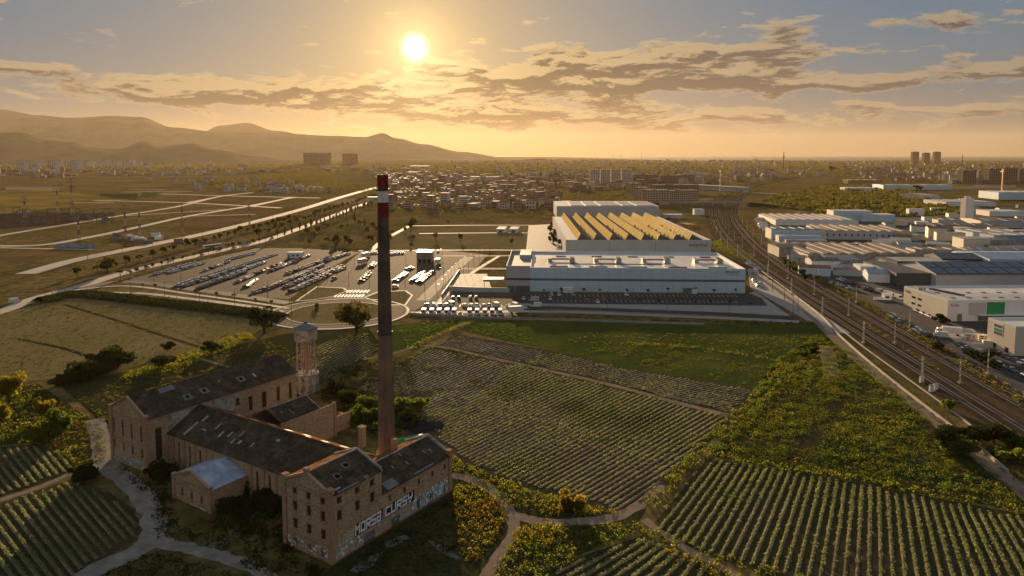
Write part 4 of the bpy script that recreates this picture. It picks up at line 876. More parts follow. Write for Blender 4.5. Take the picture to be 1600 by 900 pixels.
wall_line([(640, 492), (760, 498), (880, 501), (1000, 505), (1100, 508)], 1.1, .3, 'concrete', 'low concrete wall along the field edge below the delivery warehouse road')
hedge([(1395, 500), (1480, 556), (1560, 606), (1640, 655)], 3.0, .35, 1.0, 1.0, 14, .24, 'weed'); hedge([(1240, 410), (1300, 448), (1395, 500)], 3.0, .25, 1.0, 1.0, 12, .26, 'weed'); hedge([(1420, 514), (1520, 576), (1600, 628)], 2.5, .2, 1.0, 1.0, 12, .24, 'gold')
brush([(1336, 548), (1440, 625), (1600, 735), (1600, 760), (1440, 640)], .3, .7, .5, 10, .2, 'weed'); hedge([(1345, 500), (1450, 572), (1560, 648)], 1.5, .3, .6, .4, 8, .18, 'gold'); brush([(1110, 380), (1130, 372), (1190, 420), (1180, 418)], .3, .9, .7, 12, .22, 'shrub')

sheet('estate_yard', [(1186, 345), (1290, 334), (1420, 340), (1500, 336), (1660, 320), (1660, 470), (1420, 462), (1345, 460), (1290, 440), (1235, 405), (1200, 375)], MT['asphalt'], .055)

# ------------------------------------------------------------------ warehouses and sheds
def lettering(parent, text, size, loc, rot, m, name='lettering', ext=.02):
    cu = bpy.data.curves.new(name, 'FONT'); cu.body = text; cu.size = size; cu.extrude = ext; cu.resolution_u = 2
    tmp = bpy.data.objects.new(name, cu); me = bpy.data.meshes.new_from_object(tmp); bpy.data.objects.remove(tmp); bpy.data.curves.remove(cu)
    me.materials.clear(); o = link(name, me, [MT[m]], parent, loc); o.rotation_euler = rot
    return o
# Amazon warehouse: local x along the shaded front, y away
AX, AY = G(791, 455); AZA = R(-2.6)
AM = thing('delivery_warehouse', 'huge pale blue-grey flat-roofed delivery warehouse with dark stripe and amazon sign', 'warehouse', (AX, AY), AZA)
W_, D_, H_ = 129.5, 66, 13.2
k = MB(); k.box(13.2, W_, 0, D_, -.1, 12.0); k.build('hall', MT['bluegrey'], AM)
k = MB(); k.box(0, 13.19, .9, D_ - .5, 2.9, 8.0); k.box(.01, 13.18, .91, D_ - .51, 8.0, 12.2); k.build('office_wing', MT['grey'], AM)
k = MB(); k.box(.4, 13.1, 1.6, D_ - 1, -.1, 2.9); k.build('recessed_ground_floor', MT['darkblue'], AM)
for x in (.2, 4.6, 12.4): k = MB(); k.box(x, x + .5, .95, 1.45, -.1, 2.89); k.build('column', MT['concrete'], AM)
k = MB(); k.box(13.25, W_ + .05, -.06, -.003, 6.1, 7.3); k.build('dark_stripe', MT['darkblue'], AM)
k = MB(); k.box(-.06, 13.2, .82, .89, 6.0, 7.2); k.build('window_band', MT['window'], AM)
for i, x in enumerate((20, 28, 37, 44, 51, 58, 64, 71.5, 79, 87, 94, 101, 108.5)):
    k = MB(); k.box(x - 1.1, x + 1.1, -.08, -.003, 10.9, 11.3); k.build('louvre', MT['white'], AM)
for (x0, x1, y0, y1) in ((13.21, W_, 0, .4), (13.21, W_, D_ - .4, D_), (W_ - .4, W_, .41, D_ - .41), (13.21, 13.6, .41, D_ - .41)):
    k = MB(); k.box(x0, x1, y0, y1, 12.0, 13.3); k.build('parapet', MT['white' if x0 > 100 else 'bluegrey'], AM)
for (x0, x1, y0, y1) in ((0, 13.18, .91, 1.2), (0, .3, 1.21, D_ - .9), (0, 13.18, D_ - .85, D_ - .52)):
    k = MB(); k.box(x0, x1, y0, y1, 12.2, 14.0); k.build('parapet', MT['grey'], AM)
k = MB(); k.box(13.62, W_ - .42, .42, D_ - .42, 12.01, 12.12); k.build('roof', MT['roofwhite'], AM)
k = MB(); k.box(.32, 13.1, 1.22, D_ - 1, 12.21, 12.3); k.build('roof', MT['roofgrey'], AM)
k = MB(); k.box(6, 12.8, 40, D_ - 1, 12.3, 14.6); k.build('plant_room', MT['grey'], AM)
for x0 in (24, 46, 68, 90, 112):
    for y in (9, 50):
        k = MB(); k.box(x0 + (4 if y > 20 else 0), x0 + 10, y, y + 2.6, 12.13, 12.5); k.build('skylight', MT['greypanel' if (x0 + y) % 3 else 'dullred'], AM)
k = MB(); k.box(36, 88, 20, 23, 12.13, 12.35); k.build('roof_walkway', MT['roofdark'], AM)
for x0 in (23, 50, 78, 108):
    u = MB(); u.box(x0, x0 + 2.2, 28, 36, 12.13, 14.2); un = u.build('air_handler', MT['metal'], AM)
    u = MB(); u.bar((x0 + 2.2, 32, 13.4), (x0 + 13, 32, 13.4), .55, k=8); u.bar((x0 + 13, 32, 13.4), (x0 + 13, 29, 13.4), .5, k=8); u.build('duct', MT['metal'], un)
    u = MB(); u.box(x0 + 12.4, x0 + 15.5, 25, 33, 12.13, 14.6); u.lathe([(1.0, 14.6), (1.0, 15.2)], 8, c=(x0 + 14, 27)); u.lathe([(1.0, 14.6), (1.0, 15.2)], 8, c=(x0 + 14, 31)); u.build('chiller', MT['metal'], AM)
lettering(AM, 'amazon', 2.6, (W_ - 11.2, -.03, 10.9), (R(90), 0, 0), 'navy')
k = MB()
for j in range(8):
    t = j / 8; xa, xb = W_ - 10 + t * 6, W_ - 10 + (t + .125) * 6; za, zb = 10.5 - math.sin(t * math.pi) * .6, 10.5 - math.sin((t + .125) * math.pi) * .6
    k.hexa([(xa, -.05, za - .2), (xb, -.05, zb - .2), (xb, -.005, zb - .2), (xa, -.005, za - .2)], [(xa, -.05, za), (xb, -.05, zb), (xb, -.005, zb), (xa, -.005, za)])
k.build('smile_arrow', MT['navy'], AM)
k = MB(); k.box(31, 36.5, -3.2, -.1, -.1, 2.6); k.build('entrance_box', MT['white'], AM)
for y in range(10, 64, 12): k = MB(); k.box(W_ + .003, W_ + .08, y, y + 2, 10.6, 11.4); k.build('louvre', MT['darkblue'], AM)
kb = thing('green_kiosk', 'small dark green kiosk with white panels at the delivery warehouse front', 'kiosk', (AX + 96, AY - 8), AZA)
k = MB(); k.box(0, 6, 0, 3, 0, 2.6); k.build('cabin', MT['green'], kb); k = MB(); k.box(4, 6.8, -.06, -.01, .2, 3.0); k.build('panel', MT['white'], kb); k = MB(); k.box(-.2, 6.2, -.2, 3.2, 2.605, 2.8); k.build('roof', MT['roofdark'], kb)
k = MB()
for i in range(20): k.box(16 + i * 5.75, 16.07 + i * 5.75, -.035, -.003, .2, 12.0)
tag(k.build('panel_joints', MT['darkblue'], AM), kind='stuff')
# sawtooth factory behind it
def at(px, py, z): return G(px, py, z)
F0 = at(884, 376, 11.5); F1 = at(1111, 376, 11.5); B0 = at(873, 337, 11.5)
FW = math.dist(F0, F1); FD = 205
MY = thing('sawtooth_factory', 'grey factory with eight sunlit yellow sawtooth rooflights and mayoral sign', 'factory', (F0[0], F0[1]), R(-.5))
k = MB(); k.box(0, FW, 0, FD, -.1, 11.5); k.build('hall', MT['grey'], MY)
for (x0, x1, y0, y1) in ((0, FW, 0, .4), (0, .4, .41, FD), (FW - .4, FW, .41, FD)): k = MB(); k.box(x0, x1, y0 + .001, y1, 11.5, 12.1); k.build('parapet', MT['grey'], MY)
tw = (FW - 13) / 8
for i in range(8):
    x0 = 7.5 + i * tw; t = MB(); y0, y1 = 3, FD - 3
    xa, xb = x0 + 1.2, x0 + 3.6
    t.face([(xa, y0, 11.55), (xb, y0, 16.2), (xa + tw - .5, y0, 11.55)]); t.face([(xa, y1, 11.55), (xa + tw - .5, y1, 11.55), (xb, y1, 16.2)])
    t.face([(xb, y0, 16.2), (xb, y1, 16.2), (xa + tw - .5, y1, 11.55), (xa + tw - .5, y0, 11.55)]); o = t.build('roof_tooth', MT['toothroof'], MY)
    g_ = MB(); g_.face([(xa, y0, 11.56), (xa, y1, 11.56), (xb, y1, 16.2), (xb, y0, 16.2)]); g_.build('glazed_face', MT['yellow'], o)
    fr = MB()
    for j in range(0, 18): yy = y0 + j * (y1 - y0) / 17; fr.bar((xa, yy, 11.6), (xb - .02, yy, 16.2), .07)
    fr.bar((xb, y0, 16.25), (xb, y1, 16.25), .14); fr.build('glazing_bars', MT['metal'], o)
    if i % 2 or i > 4:
        u = MB()
        for yy in (14, 26, 60, 95): u.box(xa - 2.2, xa - .6, yy, yy + 2.4, 11.6, 13.3); u.lathe([(.6, 13.3), (.6, 13.8)], 8, c=(xa - 1.4, yy + 1.2))
        tag(u.build('roof_ventilators', MT['metal'], MY), kind='stuff')
lettering(MY, 'mayoral', 4.2, (FW - 16.5, -.03, 7.2), (R(90), 0, 0), 'navy')
for x in (32, 66): k = MB(); k.box(x, x + .25, -.06, -.003, 0, 11.4); k.build('panel_joint', MT['darkblue'], MY)
# flat hall with white rooflight panels behind the sawtooth factory
P0 = at(870, 322, 15); P1 = at(1030, 322, 15)
TH = thing('flat_roof_hall', 'grey industrial hall with five pale rooflight fields behind the sawtooth factory', 'hall', (P0[0], P0[1]), R(-.8))
tw_ = math.dist(P0, P1); k = MB(); k.box(0, tw_, 0, 88, -.1, 15); k.build('hall', MT['grey'], TH)
for i, (a, b_) in enumerate(((.14, .265), (.285, .41), (.43, .63), (.645, .77), (.785, .97))):
    k = MB(); k.box(a * tw_, b_ * tw_, 5, 84, 15.02, 15.5); r_ = k.build('rooflight_field', MT['roofwhite'], TH)
    k = MB()
    for y in (8, 34, 60): k.box(a * tw_ + 1, b_ * tw_ - 1, y, y + 16, 15.51, 15.8)
    tag(k.build('rooflight_panes', MT['roofgrey'], r_), kind='stuff')
# two small white sheds and the yards left of the factory
for i, (px, w) in enumerate(((784, 17), (804, 17))):
    x, y = G(px - 8, 364); t = thing('white_shed', ('left' if not i else 'right') + '-hand one of two small white sheds beside the beige yard', 'shed', (x, y), R(-8), 'pair of small white sheds')
    k = MB(); k.box(0, 7.5, 0, 16, -.1, 3.6); k.build('wall', MT['cream'], t); k = MB(); k.hexa([(-.3, -.4, 3.61), (7.8, -.4, 3.61), (7.8, 16.4, 3.61), (-.3, 16.4, 3.61)], [(-.3, -.4, 3.9), (7.8, -.4, 3.9), (7.8, 16.4, 4.6), (-.3, 16.4, 4.6)]); k.build('roof', MT['roofwhite'], t); k = MB(); k.box(2, 5.2, -.08, -.003, 0, 2.8); k.build('door', MT['greypanel'], t)
# cube building in the plaza, box trailer by the car park
x, y = G(651, 411); t = thing('cube_building', 'mirror-clad cube building casting a long shadow in the plaza', 'building', (x, y), R(-1))
k = MB(); k.box(-0, 10.5, 0, 11, -.1, 7.5); k.build('wall', mat('reflective_cladding', (.25, .22, .19), rough=.35, spec=.5), t); k = MB(); k.box(-.2, 10.7, -.2, 11.2, 7.51, 7.9); k.build('roof', MT['roofwhite'], t)
for xx in (1, 4.2, 7.4): k = MB(); k.box(xx, xx + 2.4, -.06, -.003, .3, 2.6); k.build('window', MT['window'], t)
x, y = G(448, 404); t = thing('site_cabin', 'white box-shaped site cabin at the far end of the car park', 'cabin', (x, y), 0)
k = MB(); k.box(0, 11, 0, 6, .3, 4.2); k.build('body', MT['white'], t); k = MB(); k.box(-.1, 11.1, -.1, 6.1, 4.21, 4.4); k.build('roof', MT['roofwhite'], t); k = MB(); k.box(1, 2.2, -.06, -.003, .4, 2.6); k.build('door', MT['greypanel'], t)
for xx in (4, 7): k = MB(); k.box(xx, xx + 1.6, -.06, -.003, 1.6, 2.8); k.build('window', MT['window'], t)
x, y = G(770, 449); t = thing('loading_canopy', 'low teal canopy with white roof attached to the delivery warehouse end', 'canopy', (x, y), AZA)
k = MB(); k.box(-5.5, 6, 0, 8, 3.2, 4.4); k.build('fascia', MT['blueroof'], t); k = MB(); k.box(-5.7, 6, -.2, 8.2, 4.41, 4.6); k.build('roof', MT['roofwhite'], t)
for xx in (-5, 0, 5): k = MB(); k.box(xx, xx + .3, .2, .5, -.1, 3.19); k.build('column', MT['metal'], t)
# wall strips by the beige plot
wall_line([(702, 454), (740, 456), (796, 457)], 2.6, .3, 'grey', 'grey panel fence below the beige plot beside the delivery warehouse', 'fence', 'panel_fence'); wall_line([(718, 424), (703, 446), (690, 464)], 1.6, .3, 'grey', 'slanting grey fence along the plaza edge', 'fence', 'panel_fence')

# parcel depots on the right
def depot(name, label, p, rz, w, d, h, front, side, roof='roofwhite', cat='depot'):
    t = thing(name, label, cat, p, rz)
    k = MB(); k.box(0, w, 0, d, -.1, h, 0); k.build('hall', MT[front], t)
    k = MB(); k.box(-.06, -.004, .02, d - .02, -.1, h); k.build('sunlit_side', MT[side], t)  # thin layer whose cream puts sunlight on the left face
    for (x0, x1, y0, y1) in ((0, w, 0, .35), (0, .35, .36, d - .36), (0, w, d - .35, d)): k = MB(); k.box(x0, x1, y0, y1, h, h + .7); k.build('parapet', MT['white'], t)
    k = MB(); k.box(.36, w - .02, .36, d - .36, h + .01, h + .12); k.build('roof', MT[roof], t)
    return t
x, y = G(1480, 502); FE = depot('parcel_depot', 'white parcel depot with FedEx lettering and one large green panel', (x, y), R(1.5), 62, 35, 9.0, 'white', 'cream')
k = MB(); k.box(9.5, 17.5, -.05, -.003, 2.8, 8.4); k.build('grey_panel', MT['grey'], FE); k = MB(); k.box(17.8, 26, -.08, -.003, 3.0, 8.6); k.build('green_panel', MT['green'], FE)
lettering(FE, 'FedEx', 1.7, (1.2, -.03, 6.7), (R(90), 0, 0), 'purple'); lettering(FE, 'FedEx', 1.9, (-.09, 33.5, 7.0), (R(90), 0, R(-90)), 'purple')
for y0, y1, z in ((20, 23, 2.2), (25, 28, 2.2), (20, 23, 5.2), (25, 28, 5.2)): k = MB(); k.box(-.1, -.061, y0, y1, z, z + 1.0); k.build('window', MT['window'], FE)
k = MB(); k.box(4.4, 6.6, -.06, -.003, 0, 3.4); k.build('gate', MT['greypanel'], FE); k = MB(); k.box(14, 60, -.15, -.003, .2, 2.6); k.build('dock_wall', MT['darkblue'], FE)
for i in range(9): k = MB(); k.box(15 + i * 3.6, 17.4 + i * 3.6, -.25, -.151, .4, 2.4); k.build('dock_door', MT['greypanel'], FE)
k = MB(); k.box(13.4, 61, -2.4, -.01, 2.9, 3.15); k.build('dock_canopy', MT['white'], FE)
for i in range(14): k = MB(); k.box(6 + (i % 7) * 7.5, 8 + (i % 7) * 7.5, 7 + (i // 7) * 12, 8.2 + (i // 7) * 12, 9.13, 9.4); k.build('skylight', MT['greypanel'], FE)
k = MB()
for j in range(12): k.box(8.5 + j * .45, 11 + j * .45, 28 - j * 1.4, 28.7 - j * 1.4, 9.13, 9.7)
tag(k.build('roof_pipes', MT['dullred'], FE), kind='stuff'); k = MB(); k.box(2, 4, 26, 31, 9.13, 10.6); k.box(5, 6, 27, 30, 9.13, 10.2); k.build('air_handler', MT['metal'], FE)
x, y = G(1550, 541); x2, y2 = G(1580, 556)
SD = depot('cream_depot', 'cream corner depot with green sign panels at the right edge', (x - 1, y2 - .5), R(2), 46, 15, 10.6, 'cream', 'cream')
k = MB(); k.box(-.12, -.061, 6.5, 11.8, 5.6, 10.2); sgn = k.build('sign_panel', MT['white'], SD)
for z, m in ((8.7, 'darkmetal'), (7.2, 'green'), (5.9, 'darkmetal')): k = MB(); k.box(-.16, -.125, 7, 11.3, z, z + 1.1); k.build('sign_stripe', MT[m], sgn)
for y0 in (3.2, 9.6): k = MB(); k.box(-.1, -.061, y0, y0 + 1.8, .4, 2.3); k.build('window', MT['window'], SD)
sheet('yard', [(1345, 462), (1420, 462), (1480, 503), (1640, 500), (1640, 640), (1545, 585), (1450, 530)], MT['asphalt'], .09); sheet('yard', [(1462, 512), (1520, 514), (1552, 545), (1512, 548)], MT['pavement'], .11)

# generic sheds
def shed(label, px, z, w, d, rz=0, wall='white', roof='roofgrey', pitch=0.0, name='industrial_shed', n=0, side=None, group=None, cat='shed'):
    """px = base of the near left corner; z = eave height; n = rooflight strips"""
    x, y = G(*px); rz = rz - 5 if rz > -5 else rz; t = thing(name, label, cat, (x, y), R(rz), group)
    k = MB(); k.box(0, w, 0, d, -.1, z)
    if pitch: gable_tri(k, w, 0, d, z, z + pitch, False); gable_tri(k, 0, 0, d, z, z + pitch, True)
    k.build('wall', MT[wall], t)
    if side: k = MB(); k.box(-.08, -.004, .05, d - .05, 0, z); k.build('sunlit_side', MT[side], t)  # cream layer stands for low sun on the left wall
    if pitch:
        slope(t, (-.2, -.2, z), (w + .2, -.2, z), (w + .2, d / 2, z + pitch), (-.2, d / 2, z + pitch), .2, roof); slope(t, (w + .2, d + .2, z), (-.2, d + .2, z), (-.2, d / 2, z + pitch), (w + .2, d / 2, z + pitch), .2, roof)
        for i in range(n):
            s = (i + .5) / n; patch(t, (-.2, -.2, z), (w + .2, -.2, z), (-.2, d / 2, z + pitch), s - .012, s + .012, .05, .95, 'white', 'rooflight', .22)
    else:
        k = MB(); k.box(-.15, w + .15, -.15, d + .15, z + .004, z + .3); k.build('roof', MT[roof], t)
        for i in range(n):
            s = (i + .5) / n * w; k = MB(); k.box(s - .6, s + .6, d * .08, d * .92, z + .31, z + .6); k.build('rooflight', MT['white'], t)
    return t
def multi(label, px, z, w, d, nb, rz=0, wall='white', roof='rooftan', pitch=1.6, side=None, light='cream', n2=0):
    """hall of nb side-by-side gabled bays, ridges running away from the viewer"""
    x, y = G(*px); rz = rz - 4; t = thing('industrial_hall', label, 'hall', (x, y), R(rz)); bw = w / nb
    k = MB(); k.box(0, w, 0, d, -.1, z)
    for i in range(nb): gable_tri(k, 0, i * bw, (i + 1) * bw, z, z + pitch, False, along='y')
    k.build('wall', MT[wall], t)
    if side: k = MB(); k.box(-.08, -.004, .05, d - .05, 0, z); k.build('sunlit_side', MT[side], t)  # sun's warm tint laid over the hall's left wall
    for i in range(nb):
        a, m_, b_ = i * bw, (i + .5) * bw, (i + 1) * bw
        slope(t, (a + .02, d, z), (a + .02, -.2, z), (m_, -.2, z + pitch), (m_, d, z + pitch), .15, roof); slope(t, (b_ - .02, -.2, z), (b_ - .02, d, z), (m_, d, z + pitch), (m_, -.2, z + pitch), .15, roof)
        patch(t, (a + .02, d, z), (a + .02, -.2, z), (m_, d, z + pitch), .08, .94, .35, .6, light, 'rooflight', .18)
    if n2:
        for i in range(n2): xx = (i + .5) / n2 * w; k = MB(); k.box(xx - .7, xx + .7, -.06, -.003, z * .45, z * .7); k.build('window', MT['window'], t)
    return t
multi('pale multi-bay hall with long rooflight strips at the far end of the industrial estate', (1212, 352), 5.5, 84, 78, 9, -2, 'white', 'roofgrey', 1.2, 'cream')
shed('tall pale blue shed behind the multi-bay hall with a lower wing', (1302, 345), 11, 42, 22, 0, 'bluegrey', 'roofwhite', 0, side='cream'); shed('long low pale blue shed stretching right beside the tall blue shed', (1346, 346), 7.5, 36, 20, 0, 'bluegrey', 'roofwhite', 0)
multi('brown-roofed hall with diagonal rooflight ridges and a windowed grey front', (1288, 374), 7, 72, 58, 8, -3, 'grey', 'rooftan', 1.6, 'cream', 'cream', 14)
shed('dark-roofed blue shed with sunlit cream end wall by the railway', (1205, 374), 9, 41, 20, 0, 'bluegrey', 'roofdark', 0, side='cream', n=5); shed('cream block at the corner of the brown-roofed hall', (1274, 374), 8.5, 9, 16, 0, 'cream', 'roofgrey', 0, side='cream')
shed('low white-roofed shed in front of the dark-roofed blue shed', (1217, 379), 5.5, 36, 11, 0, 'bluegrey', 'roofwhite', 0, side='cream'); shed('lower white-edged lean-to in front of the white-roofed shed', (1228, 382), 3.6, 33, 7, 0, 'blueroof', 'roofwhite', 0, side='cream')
multi('broad brown fibre-roofed hall beside the railway with sunlit cream end walls', (1262, 413), 6.5, 46, 64, 5, 2, 'plaster', 'rooftan', 1.4, 'cream'); multi('brown fibre-roofed hall in the middle of the estate with pale strips', (1312, 408), 5.5, 55, 60, 6, -2, 'plaster', 'rooftan', 1.3, 'cream')
shed('low shed with sunlit cream end wall nearest the railway bend', (1217, 402), 7, 22, 26, 3, 'plaster', 'rooftan', 1.5, side='cream')
shed('white shed with blue door facing the small yard', (1268, 422), 6, 18, 14, 0, 'white', 'rooftan', 1.4); shed('small pale shed with curved-looking roof beside the blue-door shed', (1292, 420), 6, 20, 24, -4, 'plaster', 'roofgrey', 1.6)
for i, (px, w) in enumerate((((1362, 388), 14), ((1372, 386), 13), ((1390, 384), 15), ((1447, 391), 16))):
    t = shed(('first', 'second', 'third', 'last')[i] + ' of the sunlit yellow ridge roofs lying along the estate lane, counted from the railway', px, 5, w, 9, -28, 'cream', 'cream', 1.6, group='sunlit ridge roofs along the estate lane')
shed('long white wall-like shed above the dark solar roofs', (1361, 411), 4.5, 38, 10, 0, 'white', 'rooftan', 0, n=0); shed('white shed with zigzag gables by the brown roofs', (1474, 408), 4.5, 37, 8, 0, 'white', 'roofred', 0)
t = shed('tiny white shed with orange gable panel beside the dark roofs', (1344, 432), 6, 14, 12, 0, 'white', 'white', 0); k = MB(); k.face([(9, -.02, 2.2), (14, -.02, 2.2), (9.2, -.02, 6)]); k.build('orange_panel', MT['orange'], t)
shed('white workshop with blue pitched roof next to the orange-panelled shed', (1356, 441), 5, 15, 12, -12, 'white', 'blueroof', 2.2)
# black and solar-covered roofs
SL = thing('solar_roof_hall', 'wide dark hall with rows of solar panels on its roof behind the parcel depot', 'hall', G(1462, 449), R(1))
hw, hd, hz_ = 78, 62, 7.2
k = MB(); k.box(0, hw, 0, hd, -.1, hz_); gable_tri(k, 0, 0, 40, hz_, hz_ + 4.2, True); gable_tri(k, hw, 0, 40, hz_, hz_ + 4.2, False); k.build('wall', MT['grey'], SL)
slope(SL, (-.3, -.3, hz_), (hw, -.3, hz_), (hw, 20, hz_ + 4.2), (-.3, 20, hz_ + 4.2), .2, 'roofdark'); slope(SL, (hw, 40, hz_), (-.3, 40, hz_), (-.3, 20, hz_ + 4.2), (hw, 20, hz_ + 4.2), .2, 'roofdark'); k = MB(); k.box(0, hw, 40.2, hd, hz_ + .01, hz_ + 1.5); k.build('roof', MT['roofdark'], SL)
for i in range(9):
    for j in range(2): patch(SL, (-.3, -.3, hz_), (hw, -.3, hz_), (-.3, 20, hz_ + 4.2), .01 + i * .11, .115 + i * .11 - .012, .06 + j * .47, .48 + j * .47, 'solar', 'solar_panel', .24, .12)
k = MB(); k.bar((-.32, -.3, hz_ + .2), (-.32, 20, hz_ + 4.4), .3); k.build('verge_trim', MT['white'], SL)
shed('black flat-roofed hall left of the solar panel roof', (1400, 446), 7, 42, 46, 1, 'roofdark', 'roofdark', 0); shed('black-roofed hall rising behind the solar panel roof', (1470, 428), 9.5, 40, 22, 1, 'roofdark', 'solar', 2.5)
shed('pale lilac-fronted low hall between the two black roofs', (1405, 430), 8.6, 40, 18, 1, 'white', 'roofgrey', 0); shed('big pale blue metal roof hall at the right edge', (1545, 432), 10.5, 70, 40, 1, 'bluegrey', 'blueroof', 2.0)
for i, (px, z, w, d, rz, wl, rf, lb) in enumerate([
    ((1450, 372), 9, 15, 12, -18, 'cream', 'rooftan', 'sunlit cream block with small windows above the estate lane'), ((1463, 376), 7, 22, 10, -18, 'cream', 'roofgrey', 'long sunlit cream block stepping down the estate lane'),
    ((1505, 389), 8, 20, 18, -6, 'cream', 'roofgrey', 'cream flat block beside the blue wall at the right'), ((1528, 388), 6.5, 26, 18, 0, 'plaster', 'roofgrey', 'plain grey block joined to the cream flat block'), ((1552, 383), 8, 52, 20, 2, 'blueroof', 'roofgrey', 'blue-walled shed at the right edge of the estate'),
    ((1555, 398), 5, 40, 18, -4, 'green', 'rooftan', 'green-striped low shed at the right edge of the estate'), ((1462, 360), 5, 60, 26, 0, 'plaster', 'rooftan', 'pinkish flat-roofed shed left of the pale tower'), ((1466, 350), 4.5, 46, 14, 0, 'grey', 'rooftan', 'low brown-roofed shed beside the scrub hill'),
    ((1420, 337), 8, 18, 8, 0, 'white', 'roofwhite', 'white block with dark window bands below the scrub hill'), ((1532, 356), 7, 70, 40, -1, 'grey', 'rooftan', 'wide tan-roofed hall right of the pale tower'), ((1520, 372), 5, 70, 30, 1, 'bluegrey', 'roofgrey', 'wide grey-roofed hall below the pale tower'),
    ((1546, 338), 6, 40, 30, 0, 'white', 'roofwhite', 'white flat hall behind the pale tower'), ((1442, 312), 7, 30, 60, 12, 'cream', 'roofgrey', 'hall with long cream side behind the scrub hill'), ((1478, 322), 6, 70, 60, 4, 'white', 'roofgrey', 'pale blue-roofed hall at the far right'), ((1560, 312), 12, 90, 60, 0, 'bluegrey', 'blueroof', 'large blue hall near the yellow crane'),
    ((1380, 296), 9, 140, 60, -1, 'bluegrey', 'roofgrey', 'very long blue-grey hall beyond the scrub hill'), ((1325, 287), 9, 80, 40, -1, 'facade3', 'roofdark', 'dark brown hall beyond the scrub hill'), ((1320, 298), 6, 60, 25, 3, 'white', 'roofwhite', 'row of low white sheds at the back of the scrub hill'),
    ((1520, 400), 4.5, 50, 14, -6, 'plaster', 'roofgrey', 'low grey workshop roof in front of the cream block'), ((1430, 400), 4.5, 42, 16, -5, 'plaster', 'rooftan', 'low rusty workshop roof above the white wall-like shed'), ((1250, 338), 5, 12, 8, 5, 'facade3', 'roofdark', 'brown hut at the corner of the multi-bay hall')]):
    shed(lb, px, z, w, d, rz, wl, rf, 1.2 if i % 3 == 0 else 0, side='cream' if wl in ('white', 'grey', 'plaster') and i % 2 else None, n=4 if w > 40 else 0)
rs_ = random.Random(77); LBS = ['white', 'plaster', 'cream', 'bluegrey', 'grey']; fills = [(1210, 392), (1236, 396), (1330, 395), (1345, 398), (1400, 392), (1420, 390), (1438, 396), (1500, 408), (1520, 412), (1540, 406), (1575, 415), (1590, 425), (1330, 365), (1420, 362), (1434, 355), (1400, 352), (1380, 355), (1440, 345), (1480, 340), (1470, 368), (1500, 365), (1545, 365), (1580, 372), (1590, 345), (1560, 330), (1300, 430), (1320, 426), (1425, 425), (1445, 420), (1380, 372), (1395, 378), (1415, 376), (1232, 412), (1248, 430), (1510, 330), (1535, 322), (1590, 325), (1500, 316), (1455, 330)]
for i, (px, py) in enumerate(sorted(fills)):
    z_ = rs_.uniform(3.2, 5.5); shed('small low estate building, ' + ordn(i) + ' from the left among the halls', (px + rs_.uniform(-4, 4), py), z_, rs_.uniform(9, 20), rs_.uniform(7, 14), rs_.uniform(-25, -4), LBS[i % 5], ['rooftan', 'roofgrey', 'roofwhite', 'roofred'][i % 4], 1.2 if i % 2 else 0, name='estate_building', group='small low buildings among the halls', cat='building')
x, y = G(1508, 345); t = thing('pale_tower', 'tall pale rectangular tower standing above the industrial estate', 'tower', (x, y), R(3)); k = MB(); k.box(0, 9.5, 0, 9, -.1, 25); k.build('shaft', MT['white'], t); k = MB(); k.box(-.1, -.004, .05, 8.95, 0, 25); k.build('sunlit_side', MT['cream'], t); k = MB(); k.box(.8, 4, 1, 5, 25.01, 27.6); k.box(5.5, 8, 2, 6, 25.01, 26.6); k.build('plant_room', MT['cream'], t)  # cream layer on the shaft paints its sunlit side
x, y = G(1416, 478); t = thing('gatehouse', 'tiny white gatehouse beside the parcel depot drive', 'gatehouse', (G(1382, 469)[0], G(1382, 469)[1]), 0); k = MB(); k.box(0, 3.6, 0, 3, -.1, 2.8); k.build('wall', MT['white'], t); k = MB(); k.box(-.2, 3.8, -.2, 3.2, 2.81, 3.1); k.build('roof', MT['roofwhite'], t); k = MB(); k.box(.6, 2.6, -.06, -.003, 1, 2.1); k.build('window', MT['window'], t); k = MB(); k.box(-5.5, -.1, .2, .6, 0, 1.6); k.build('wing_wall', MT['white'], t)
# small sheds near the rail corridor
shed('low grey shed between the sawtooth factory and the railway', (1037, 341), 4, 22, 14, 0, 'grey', 'roofwhite', 0); shed('small white substation block under the rail overpass', (1085, 336), 7, 12, 10, 4, 'white', 'roofwhite', 0); shed('reddish low shed right of the sawtooth factory', (1075, 356), 3, 10, 26, 20, 'orange', 'rooftan', 0)
# overpass and station
br = thing('road_overpass', 'low concrete road overpass crossing the railway tracks', 'bridge', G(1030, 324), R(2)); k = MB(); k.box(0, 130, 0, 11, 5.6, 6.8); k.build('deck', MT['concrete'], br)
for xx in (30, 46, 62, 78, 94): k = MB(); k.box(xx, xx + 1.2, 1, 10, -.1, 5.59); k.build('pier', MT['concrete'], br)
for yy in (0, 10.7): k = MB(); k.box(0, 130, yy, yy + .3, 6.81, 7.7); k.build('parapet', MT['concrete'], br)
k = MB(); k.hexa([(-60, 0, -.1), (-.01, 0, -.1), (-.01, 11, -.1), (-60, 11, -.1)], [(-60, 0, .3), (-.01, 0, 6.7), (-.01, 11, 6.7), (-60, 11, .3)]); k.build('ramp', MT['darkgrass'], br); k = MB(); k.hexa([(130.01, 0, -.1), (190, 0, -.1), (190, 11, -.1), (130.01, 11, -.1)], [(130.01, 0, 6.7), (190, 0, .3), (190, 11, .3), (130.01, 11, 6.7)]); k.build('ramp', MT['darkgrass'], br)
st = thing('station_canopy', 'long pale station canopy over the far platforms', 'station', G(1160, 300), R(28))
